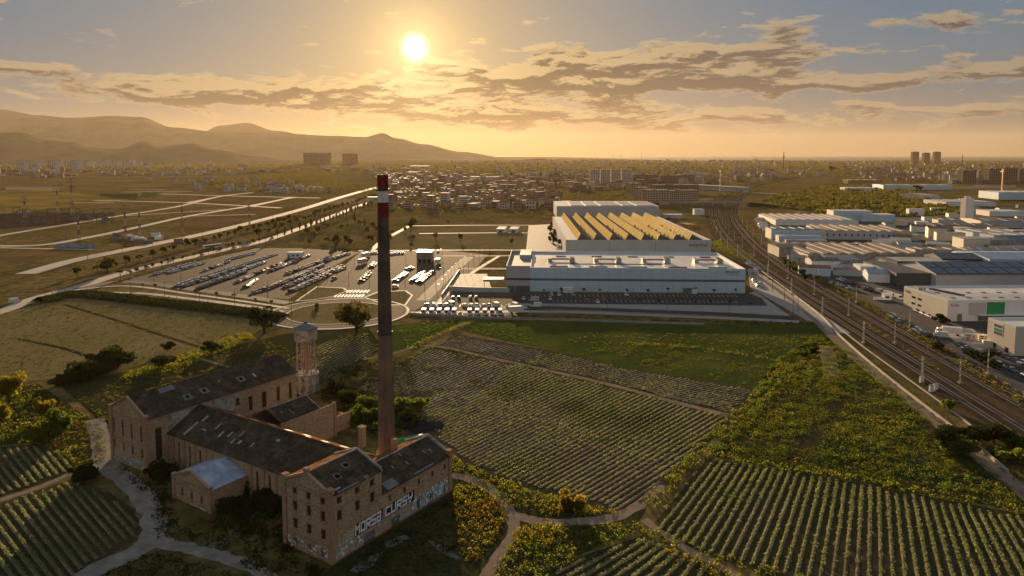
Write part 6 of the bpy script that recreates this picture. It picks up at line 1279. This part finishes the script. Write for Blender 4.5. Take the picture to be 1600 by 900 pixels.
# railway masts
MAST = []
def mast(p, rz, label, double=False):
    key = 1 if double else 0
    if len(MAST) < 2:
        for dbl in (0, 1):
            t = thing('catenary_mast', 'x', 'railway mast', (0, 0, .2), 0, 'overhead line masts along the railway')
            k = MB()
            for yy in ((-.5, .5) if dbl else (0,)):
                for dx_ in (-.2, .2): k.bar((dx_, yy, 0), (dx_ * .6, yy, 8.6), .07, k=4)
                for j in range(8): k.bar((-.2 if j % 2 else .2, yy, j * 1.05), (.2 if j % 2 else -.2, yy, j * 1.05 + 1.05), .04, k=4)
            k.build('lattice_post', MT['metal'], t); k = MB(); k.bar((0, 0, 7.6), (3.4, 0, 7.9), .06, k=4); k.bar((0, 0, 6.3), (3.0, 0, 6.5), .05, k=4); k.bar((0, 0, 8.5), (3.4, 0, 7.9), .03, k=4)
            k.build('cantilever_arm', MT['metal'], t); k = MB(); k.box(-.5, .5, -.9, .9, -.2, .35); k.build('footing', MT['concrete'], t); MAST.append((t, kids(t)))
        MAST_USED.clear()
    t, ch = MAST[key]
    if key not in MAST_USED: MAST_USED.add(key); t.location = (p[0], p[1], .2); t.rotation_euler = (0, 0, rz); t['label'] = label; return
    dup(t, (p[0], p[1], .2), rz, label, 'overhead line masts along the railway', ch)
MAST_USED = set()
def masts(line, off, desc, step=48, double=False, flip=1, n_max=16):
    l = offset(line, off); nxt = 6; c = 0
    for i in range(len(l) - 1):
        seg = l[i + 1] - l[i]; ln = seg.length; u = seg.normalized(); pos = nxt
        while pos < ln and c < n_max:
            p = l[i] + u * pos
            if p.y > 190: mast((p.x, p.y), math.atan2(u.y, u.x) + flip * math.pi / 2, f'{"double" if double else "single"} lattice railway mast, {ordn(c)} from the near end {desc}', double); c += 1
            pos += step
        nxt = pos - ln
masts(RLc, 6, 'between the left and right tracks', 50, False, 1); masts(RLc, -5.8, 'left of the left tracks', 50, True, -1); masts(RRc, 6, 'right of the right tracks', 60, False, 1, 12)
k = MB()
for c in (RLc, RRc):
    for o_ in (-2.35, 2.35):
        l = offset(c, o_)
        for i in range(len(l) - 1):
            for z in (5.9, 7.3): k.bar((l[i].x, l[i].y, z), (l[i + 1].x, l[i + 1].y, z), .025, k=3)
tag(k.build('overhead_wires', MT['darkmetal']), kind='stuff')
for i, px in enumerate(((1440, 598), (1455, 612), (1462, 610))):
    t = thing('signal_box', 'small ' + ('pale', 'white', 'grey')[i] + ' trackside cabinet left of the near tracks', 'cabinet', G(*px), 0); k = MB(); k.box(-.6, .6, -.4, .4, 0, 2.0); k.build('body', MT['white' if i else 'cream'], t); k = MB(); k.box(-.7, .7, -.5, .5, 2.01, 2.15); k.build('lid', MT['metal'], t)
# red and white power pylons on the left plain
for i, (bx, by, tx, ty, tw_) in enumerate(((40, 347, 37, 307, 3.2), (91, 340, 90, 288, 3.4), (114, 348, 111, 277, 3.6), (124, 382, 121, 336, 2.6), (197, 385, 194, 320, 2.4), (219, 376, 218, 322, 2.4), (286, 376, 285, 312, 2.6), (390, 352, 388, 318, 1.6), (313, 265, 312, 248, 3))):
    g_ = G(bx, by); h = hgt(tx, ty, bx, by); t = thing('power_pylon', f'red and white lattice power pylon, {ordn(i)} from the left on the plain', 'pylon', (g_[0], g_[1]), R(20 * i), 'red and white pylons on the left plain')
    nb = 6
    for b_ in range(nb):
        k = MB(); z0, z1 = h * b_ / nb, h * (b_ + 1) / nb; r0, r1 = tw_ * (1 - .8 * b_ / nb) * .6, tw_ * (1 - .8 * (b_ + 1) / nb) * .6
        for j in range(4):
            a, a2 = math.pi / 4 + j * math.pi / 2, math.pi / 4 + (j + 1) * math.pi / 2
            k.bar((r0 * math.cos(a), r0 * math.sin(a), z0), (r1 * math.cos(a), r1 * math.sin(a), z1), .12, k=4); k.bar((r0 * math.cos(a), r0 * math.sin(a), z0), (r1 * math.cos(a2), r1 * math.sin(a2), z1), .06, k=4); k.bar((r0 * math.cos(a2), r0 * math.sin(a2), z0), (r1 * math.cos(a), r1 * math.sin(a), z1), .06, k=4)
        k.build('lattice_section', MT['pylwhite' if b_ % 2 else 'pylred'], t)
    for z in (.78, .88, .96):
        k = MB(); k.bar((-tw_ * 1.3, 0, h * z), (tw_ * 1.3, 0, h * z), .16, k=4); k.bar((-tw_ * 1.3, 0, h * z), (0, 0, h * z + 1.2), .1, k=4); k.bar((tw_ * 1.3, 0, h * z), (0, 0, h * z + 1.2), .1, k=4); k.build('crossarm', MT['darkmetal'], t)

# ------------------------------------------------------------------ the plain and the town beyond
sheet('substation_ground', [(-60, 338), (60, 331), (140, 334), (190, 336), (150, 343), (90, 352), (-60, 362)], MT['ballast'], .07)
sheet('meadow', [(-300, 290), (90, 298), (200, 312), (60, 328), (-300, 338)], mat('yellow_meadow', (.24, .17, .045), (.16, .12, .04), .01, c3=(.10, .09, .03), scale3=.01), .05)
for i, (pts, m) in enumerate((([(60, 404), (230, 384), (150, 392), (-60, 396), (-60, 430)], 'redfield'), ([(300, 345), (470, 310), (350, 350), (240, 372)], 'redfield'), ([(300, 336), (440, 327), (330, 356)], 'redfield'), ([(250, 305), (430, 309), (345, 320), (180, 316)], 'redfield'))):
    if 'redfield' not in MT: MT['redfield'] = mat('reddish_plot', (.18, .11, .055), (.12, .08, .04), .03, c3=(.10, .08, .035), scale3=.02)
    sheet('plot', pts, MT[m], .045 + i * .003)
t = thing('site_hoarding', 'long blue site hoarding beside the pale road on the left plain', 'hoarding', G(90, 387), R(-2)); 
for i in range(12): k = MB(); k.box(i * 2.6, i * 2.6 + 2.55, 0, .2, 0, 3.2); k.build('panel', MT['blueroof'], t)
rc = random.Random(4)
for i in range(16):
    px = (160 + rc.uniform(0, 160), 369 + rc.uniform(0, 13)); t = thing('site_container', f'{("white", "grey", "blue", "rusty")[i % 4]} site container, {ordn(i)} in the builders compound on the plain', 'container', G(*px), rc.uniform(-.3, .3), 'containers in the builders compound'); w = rc.uniform(4, 8)
    k = MB(); k.box(0, w, 0, 2.5, 0, rc.uniform(2.4, 4)); k.build('body', MT[('white', 'greypanel', 'bluegrey', 'facade3')[i % 4]], t)
for i in range(26):
    px = (-20 + rc.uniform(0, 190), 334 + rc.uniform(0, 16)); t = thing('switchgear', f'dark switchgear frame, {ordn(i)} in the substation on the left', 'switchgear', G(*px), rc.uniform(-.2, .2), 'switchgear frames in the substation'); w = rc.uniform(8, 22); k = MB()
    for xx in (0, w): k.bar((xx, 0, 0), (xx, 0, 8), .25, k=4)
    k.bar((0, 0, 8), (w, 0, 8), .25, k=4); k.build('gantry', MT['darkmetal'], t); k = MB(); k.box(w * .3, w * .6, -1, 1, 0, 3); k.build('transformer', MT['greypanel'], t)
sheet('scrub_hill', [(1180, 322), (1200, 306), (1290, 288), (1360, 287), (1445, 298), (1506, 333), (1420, 340), (1300, 334)], MT['darkgrass'], .06)
brush([(1182, 322), (1202, 308), (1290, 290), (1360, 289), (1440, 300), (1500, 332), (1420, 338), (1300, 333)], .004, 6, 3.2, 26, 1.2, 'weed', 'scrub'); brush([(1182, 322), (1202, 308), (1290, 290), (1360, 289), (1440, 300), (1500, 332), (1420, 338), (1300, 333)], .0022, 6, 4.5, 30, 1.2, 'far', 'scrub', thr=.0); brush([(1400, 332), (1440, 326), (1504, 333), (1430, 342)], .006, 5, 4, 30, 1.0, 'green', 'scrub')
# tree belts that read as one mass
belts = [[(-60, 262), (200, 258), (560, 256), (560, 262), (200, 266), (-60, 270)], [(400, 272), (520, 268), (560, 300), (470, 302), (430, 290)], [(540, 262), (700, 258), (880, 262), (860, 272), (640, 275)], [(690, 278), (880, 282), (880, 292), (720, 292)], [(560, 326), (760, 332), (880, 334), (880, 338), (620, 336)], [(640, 296), (700, 290), (760, 300), (700, 320), (620, 320)], [(880, 262), (1200, 256), (1600, 256), (1700, 262), (1200, 266), (900, 270)], [(890, 300), (985, 296), (1000, 312), (880, 314)], [(1090, 270), (1300, 264), (1400, 272), (1300, 278), (1120, 280)], [(1330, 268), (1600, 262), (1700, 275), (1450, 285)], [(300, 280), (420, 275), (460, 300), (340, 296)], [(1040, 340), (1085, 345), (1110, 375), (1090, 372), (1040, 350)], [(1090, 318), (1190, 300), (1240, 285), (1200, 285), (1120, 305)], [(780, 296), (800, 290), (870, 300), (870, 320), (790, 312)]]
for i, p in enumerate(belts):
    z_ = sum(q[1] for q in p) / len(p); s_ = min(9, max(2.6, 75 * 1130 / (z_ - 241) / 420)); brush(p, min(.008, (.09 if p[0][0] < 870 else .04) / s_ / s_), s_, s_ * 1.15, 20, s_ * .22, 'far', 'woodland', thr=-.25)
brush([(560, 290), (880, 292), (880, 330), (590, 330)], .0028, 3.2, 5, 26, .8, 'far', 'woodland'); brush([(870, 262), (1240, 258), (1290, 270), (1100, 300), (890, 312)], .0016, 4, 6, 24, 1.0, 'far', 'woodland'); brush([(1280, 254), (1680, 252), (1680, 290), (1340, 286)], .0014, 4.5, 6.5, 22, 1.1, 'far', 'woodland')
# houses and blocks of the town
def windows(t, w, z0, z1, rows, cols, y=-.05, name='window', m='window', ww=.55):
    fh = (z1 - z0) / rows; cw = w / cols
    for r in range(rows):
        k = MB()
        for c in range(cols): x0 = c * cw + cw * (1 - ww) / 2; k.box(x0, x0 + cw * ww, y, -.003, z0 + r * fh + fh * .25, z0 + r * fh + fh * .8)
        tag(k.build('window_row', MT[m], t), kind='stuff')
def block(label, px, w, d, h, rz=0, wall='facade', floors=5, cols=10, roof='rooftan', cat='apartment block', name='apartment_block', group=None, side=True):
    g_ = G(*px); t = thing(name, label, cat, (g_[0], g_[1]), R(rz), group); k = MB(); k.box(0, w, 0, d, -.1, h); k.build('wall', MT[wall], t); k = MB(); k.box(-.3, w + .3, -.3, d + .3, h + .005, h + .9); k.build('roof', MT[roof], t)
    k = MB(); k.box(w * .3, w * .45, d * .3, d * .6, h + .91, h + 3.2); k.build('stair_head', MT[wall], t); windows(t, w, 1, h, floors, cols)
    if side:
        k = MB(); n_ = max(2, int(d / 5)); fh = (h - 1) / floors
        for r in range(floors):
            for c in range(n_): y0 = (c + .25) * d / n_; k.box(-.05, -.003, y0, y0 + d / n_ * .5, 1 + r * fh + fh * .25, 1 + r * fh + fh * .8)
        tag(k.build('side_windows', MT['window'], t), kind='stuff')
    return t
block('ochre apartment block at the near corner of the courtyard estate', (1011, 320), 34, 18, 21, 8, 'facade', 6, 8); block('long ochre apartment wing running right from the corner block', (1043, 317), 58, 16, 18, 22, 'facade', 5, 16); block('sunlit ochre wing with narrow end behind the corner block', (999, 313), 16, 26, 20, 8, 'facade', 6, 4); block('rear ochre wing closing the courtyard estate', (986, 305), 18, 30, 21, 8, 'facade', 6, 4); block('brown rear wing of the courtyard estate', (1020, 304), 90, 16, 17, 8, 'facade3', 5, 18)
for i in range(4): block(('leftmost', 'second', 'third', 'rightmost')[i] + ' of four pale slab towers beyond the sawtooth factory', (922 + i * 16.5, 288 - i * .4), 23, 16, 35, 0, 'facade2', 10, 5, 'roofgrey', group='four pale slab towers')
for i, (px, w, h) in enumerate((((990, 290), 60, 26), ((1032, 290), 50, 24), ((1062, 287), 40, 22))): block('brown terrace block, ' + ordn(i) + ' from the left behind the courtyard estate', px, w, 16, h, 2, 'facade3', 6, 12, group='brown terrace blocks')
for i, (px, w, h, c_) in enumerate((((1078, 281), 24, 22, 'facade2'), ((1090, 280), 18, 18, 'facade2'), ((1100, 279), 16, 14, 'facade'))): block(('tall white', 'middle white', 'low cream')[i] + ' block on the rise left of the station', px, w, 14, h, 10, c_, 6, 5, 'roofwhite')
for i, (px, w, h) in enumerate((((1504, 288), 34, 34), ((1528, 287), 22, 32), ((1545, 288), 30, 38), ((1568, 288), 34, 40), ((1592, 287), 34, 36))): block('brown tower block, ' + ordn(i) + ' from the left in the right-edge cluster', px, w, 24, h, 0, 'facade3' if i != 1 else 'facade2', 10, 6, group='brown tower blocks at the right edge')
for i, px in enumerate(((1426, 258), (1443.5, 258), (1460, 258))): block(('left', 'middle', 'right')[i] + ' of three seaside towers on the skyline', px, 42, 30, 92 if i != 1 else 84, 0, 'facade3', 14, 5, 'roofdark', 'tower block', 'tower_block', 'three seaside towers', False)
block('big hazy hospital block on the horizon left of the chimney', (474, 259), 168, 60, 84, 0, 'facade3', 9, 14, 'roofdark', 'hospital', 'hospital', None, False); block('smaller hazy hospital block just left of the chimney', (535, 258.5), 92, 60, 78, 0, 'facade3', 9, 8, 'roofdark', 'hospital', 'hospital', None, False)
for i, (px, w, h) in enumerate((((735, 283), 78, 12), ((700, 281), 50, 9), ((634, 272.5), 50, 9), ((640, 263.5), 100, 14))): shed(('broad beige hall on the rise above the villas', 'lower beige hall left of the broad hall', 'bright white-roofed hall right of the chimney', 'far white-roofed hall near the skyline right of the chimney')[i], px, h, w, 40, 0, 'facade2', 'rooftan' if i != 3 else 'roofgrey', 0)
shed('white-roofed petrol canopy left of the chimney beside the avenue', (572, 314), 6, 26, 14, 0, 'facade2', 'roofgrey', 0)
shed('grey school hall below the villas', (842, 322), 7, 46, 14, 0, 'facade2', 'roofgrey', 0)
HS = {}
def house(px, kind, s, rz, label, group, hm=1.0):
    if kind not in HS:
        wl, rf = {'a': ('facade2', 'roofred'), 'b': ('facade', 'rooftan'), 'c': ('facade2', 'roofgrey'), 'd': ('facade3', 'roofred')}[kind]
        t = thing('house', label, 'house', (0, 0), 0, group); k = MB(); k.box(-5, 5, -4, 4, -.1, 6); 
        k.build('wall', MT[wl], t); k = MB()
        if kind in 'ad': k.hexa([(-5.4, -4.4, 6.01), (5.4, -4.4, 6.01), (5.4, 4.4, 6.01), (-5.4, 4.4, 6.01)], [(-2.6, -.3, 8.1), (2.6, -.3, 8.1), (2.6, .3, 8.1), (-2.6, .3, 8.1)])
        else: k.box(-5.2, 5.2, -4.2, 4.2, 6.01, 6.6); k.box(-2, 1, -1, 2, 6.6, 8.6)
        k.build('roof', MT[rf], t); k = MB()
        for z in (.9, 3.8):
            for x in (-4, -1.2, 1.8): k.box(x, x + 1.6, -4.06, -4.003, z, z + 1.5)
        tag(k.build('window_row', MT['window'], t), kind='stuff'); HS[kind] = (t, kids(t)); t.location = (*G(*px), 0); t.rotation_euler = (0, 0, rz); t.scale = (s, s, s * hm); return
    t, ch = HS[kind]; dup(t, G(*px), rz, label, group, ch, (s, s, s * hm))
rh = random.Random(12); KN = dict(a='pale red-roofed', b='ochre flat-roofed', c='white flat-roofed', d='brown tiled')
def town(poly, n_, kinds, desc, s0, s1, hm=(1, 1)):
    xs = [p[0] for p in poly]; ys = [p[1] for p in poly]; got = []; tries = 0
    while len(got) < n_ and tries < 6000:
        tries += 1; p = (rh.uniform(min(xs), max(xs)), rh.uniform(min(ys), max(ys)))
        if not in_poly(np.array([p]), poly)[0]: continue
        got.append((p[0], p[1], rh.choice(kinds)))
    cnt = {}
    for x, y, k in sorted(got):
        c = cnt[k] = cnt.get(k, -1) + 1; house((x, y), k, rh.uniform(s0, s1), rh.uniform(-.4, .4), f'{KN[k]} house, {ordn(c)} from left {desc}', f'{KN[k]} houses {desc}', rh.uniform(*hm))
town([(740, 306), (800, 300), (868, 300), (868, 328), (770, 330), (740, 322)], 44, 'abd', 'in the village left of the flat-roof hall', 1.0, 1.5, (1, 1.5)); town([(600, 292), (740, 296), (735, 322), (620, 328), (575, 316)], 44, 'ab', 'in the village right of the chimney', .8, 1.2)
town([(230, 282), (400, 276), (470, 290), (520, 300), (400, 304), (300, 296)], 40, 'ac', 'on the far left plain', 1.0, 1.6); town([(560, 268), (720, 264), (700, 285), (600, 292)], 32, 'ac', 'along the far avenue', 1.2, 2.2); town([(820, 264), (920, 266), (920, 292), (830, 294)], 26, 'abd', 'beyond the broad hall', 1.3, 2.2); town([(1100, 268), (1240, 262), (1290, 276), (1180, 282)], 26, 'ac', 'above the station', 1.3, 2.2, (1, 1.4)); town([(1290, 258), (1620, 256), (1620, 280), (1480, 284), (1340, 276)], 50, 'acd', 'in the far right suburb', 1.2, 2.2, (.9, 1.5)); town([(-20, 262), (330, 256), (330, 264), (-20, 272)], 18, 'ac', 'below the hills', 1.8, 3.0, (1, 1.6)); town([(930, 252.5), (1430, 253), (1600, 253), (1600, 258), (930, 258)], 20, 'acd', 'near the shore', 1.8, 3.4, (.8, 1.4))
for i, px in enumerate(((83, 268), (240, 268), (352, 268), (430, 264), (30, 265), (150, 262), (190, 262))): block('hazy pale apartment tower, ' + ordn(i) + ' placed below the left hills', (px[0] / 3.2 + (0 if i < 3 else 40), px[1]), 34, 30, 48 if i < 3 else 40, 0, 'facade2', 9, 4, group='hazy towers below the left hills')
for i in range(12): block('far hazy tower, ' + ordn(i) + ' from the left in the row under the hills', (108 + i * 10.5, 262.5 + (i % 3) * .3), 24, 24, 30 + (i * 7 % 4) * 6, 0, 'facade2', 8, 3, group='far hazy towers under the hills', side=False)
# the rest of the town, too many and too small to count: one mass
k = MB(); rt = random.Random(99)
for poly, n_, s0, s1 in (([(880, 268), (1230, 258), (1290, 262), (1200, 282), (1000, 300), (890, 300)], 330, 9, 20), ([(1290, 254), (1680, 252), (1680, 284), (1480, 288), (1340, 280)], 420, 10, 26), ([(560, 262), (880, 258), (900, 290), (760, 300), (600, 290)], 300, 8, 18), ([(-60, 258), (560, 252), (560, 268), (200, 276), (-60, 282)], 320, 10, 28), ([(700, 250), (980, 250.5), (1700, 253.5), (1700, 258), (700, 258)], 380, 14, 36), ([(580, 292), (868, 300), (868, 328), (600, 328)], 90, 8, 13)):
    xs = [p[0] for p in poly]; ys = [p[1] for p in poly]; c = 0
    while c < n_:
        px, py = rt.uniform(min(xs), max(xs)), rt.uniform(min(ys), max(ys))
        if not in_poly(np.array([(px, py)]), poly)[0]: continue
        x, y = G(px, py); w, d, h = rt.uniform(s0, s1), rt.uniform(s0, s1), rt.choice([4, 6, 7, 9, 9, 13, 18]); mi = rt.randrange(4); a = rt.uniform(-.5, .5)
        k.box(-w / 2, w / 2, -d / 2, d / 2, -.1, h, mi, a, (x, y)); k.box(-w / 2 - .3, w / 2 + .3, -d / 2 - .3, d / 2 + .3, h + .01, h + .8, 4 + rt.randrange(3), a, (x, y))
        for f in range(int(h / 3)): k.box(-w * .42, w * .42, -d / 2 - .04, -d / 2 - .005, f * 3 + 1, f * 3 + 2.2, 7, a, (x, y))
        c += 1
tag(k.build('town_houses', [MT['facade'], MT['facade2'], MT['facade3'], MT['facade'], MT['roofred'], MT['rooftan'], MT['rooftan'], MT['window']]), kind='stuff')
# tall thin things on the skyline
def crane(px, top, jib, label, m, rz=0):
    g_ = G(*px); h = hgt(px[0], top, *px); t = thing('tower_crane', label, 'crane', g_, R(rz)); w = h * .025
    k = MB(); k.bar((0, 0, 0), (0, 0, h), w, k=4); k.build('tower', MT[m], t); k = MB(); k.bar((-jib * .35, 0, h), (jib, 0, h), w * .7, k=4); k.build('jib', MT[m], t); k = MB(); k.bar((0, 0, h), (0, 0, h * 1.12), w * .6, k=4); k.bar((0, 0, h * 1.12), (jib * .7, 0, h), w * .25, k=4); k.bar((0, 0, h * 1.12), (-jib * .3, 0, h), w * .25, k=4); k.build('apex_frame', MT[m], t); k = MB(); k.box(-jib * .35, -jib * .25, -w, w, h - w * 3, h); k.build('counterweight', MT['concrete'], t)
crane((1565, 308), 268, 9, 'yellow tower crane above the large blue hall at the right edge', 'orange', 80); crane((840, 268), 249, 36, 'dark tower crane on the town skyline left of the slab towers', 'darkmetal', -10); crane((1125, 299), 268, 14, 'tan tower crane mast beside the station', 'cream', 80)
for i, (x_, ty) in enumerate(((958, 243), (970, 243.5), (1002, 242), (890, 243), (1180, 245))): crane((x_, 252), ty, 60, 'port crane on the shore skyline, ' + ordn(i) + ' of the group', 'darkmetal', 30 * i)
for i, (px, ty, lb) in enumerate((((1224, 266), 237, 'thin dark broadcasting mast on the shore skyline'), ((1503, 262), 241, 'thin pale mast right of the seaside towers'), ((880, 270), 258, 'small mast above the town centre'))):
    g_ = G(*px); h = hgt(px[0], ty, *px); t = thing('radio_mast', lb, 'mast', g_); k = MB(); k.bar((0, 0, 0), (0, 0, h), h * .035, k=6, r2=h * .018); k.build('tower', MT['darkmetal'], t); k = MB(); k.lathe([(h * .03, h * .7), (h * .045, h * .74), (h * .03, h * .78)], 8); k.build('platform', MT['darkmetal'], t)
# far fields, lanes and plots on the plain
rf = random.Random(31)
for i in range(70):
    y = 250 + rf.random() ** 1.6 * 78; x = rf.uniform(-150, 880) if i < 45 else rf.uniform(1100, 1750); hw = rf.uniform(12, 60); hh = (y - 241) * rf.uniform(.03, .09); sk = rf.uniform(-8, 8)
    sheet('plot', [(x - hw, y - hh), (x + hw, y - hh + rf.uniform(-.5, .5)), (x + hw + sk, y + hh), (x - hw + sk * .5, y + hh)], MT[rf.choice(['olive', 'grass', 'darkgrass', 'dirt', 'darkgrass', 'redfield', 'darkgrass'])], .012 + i * .0004)
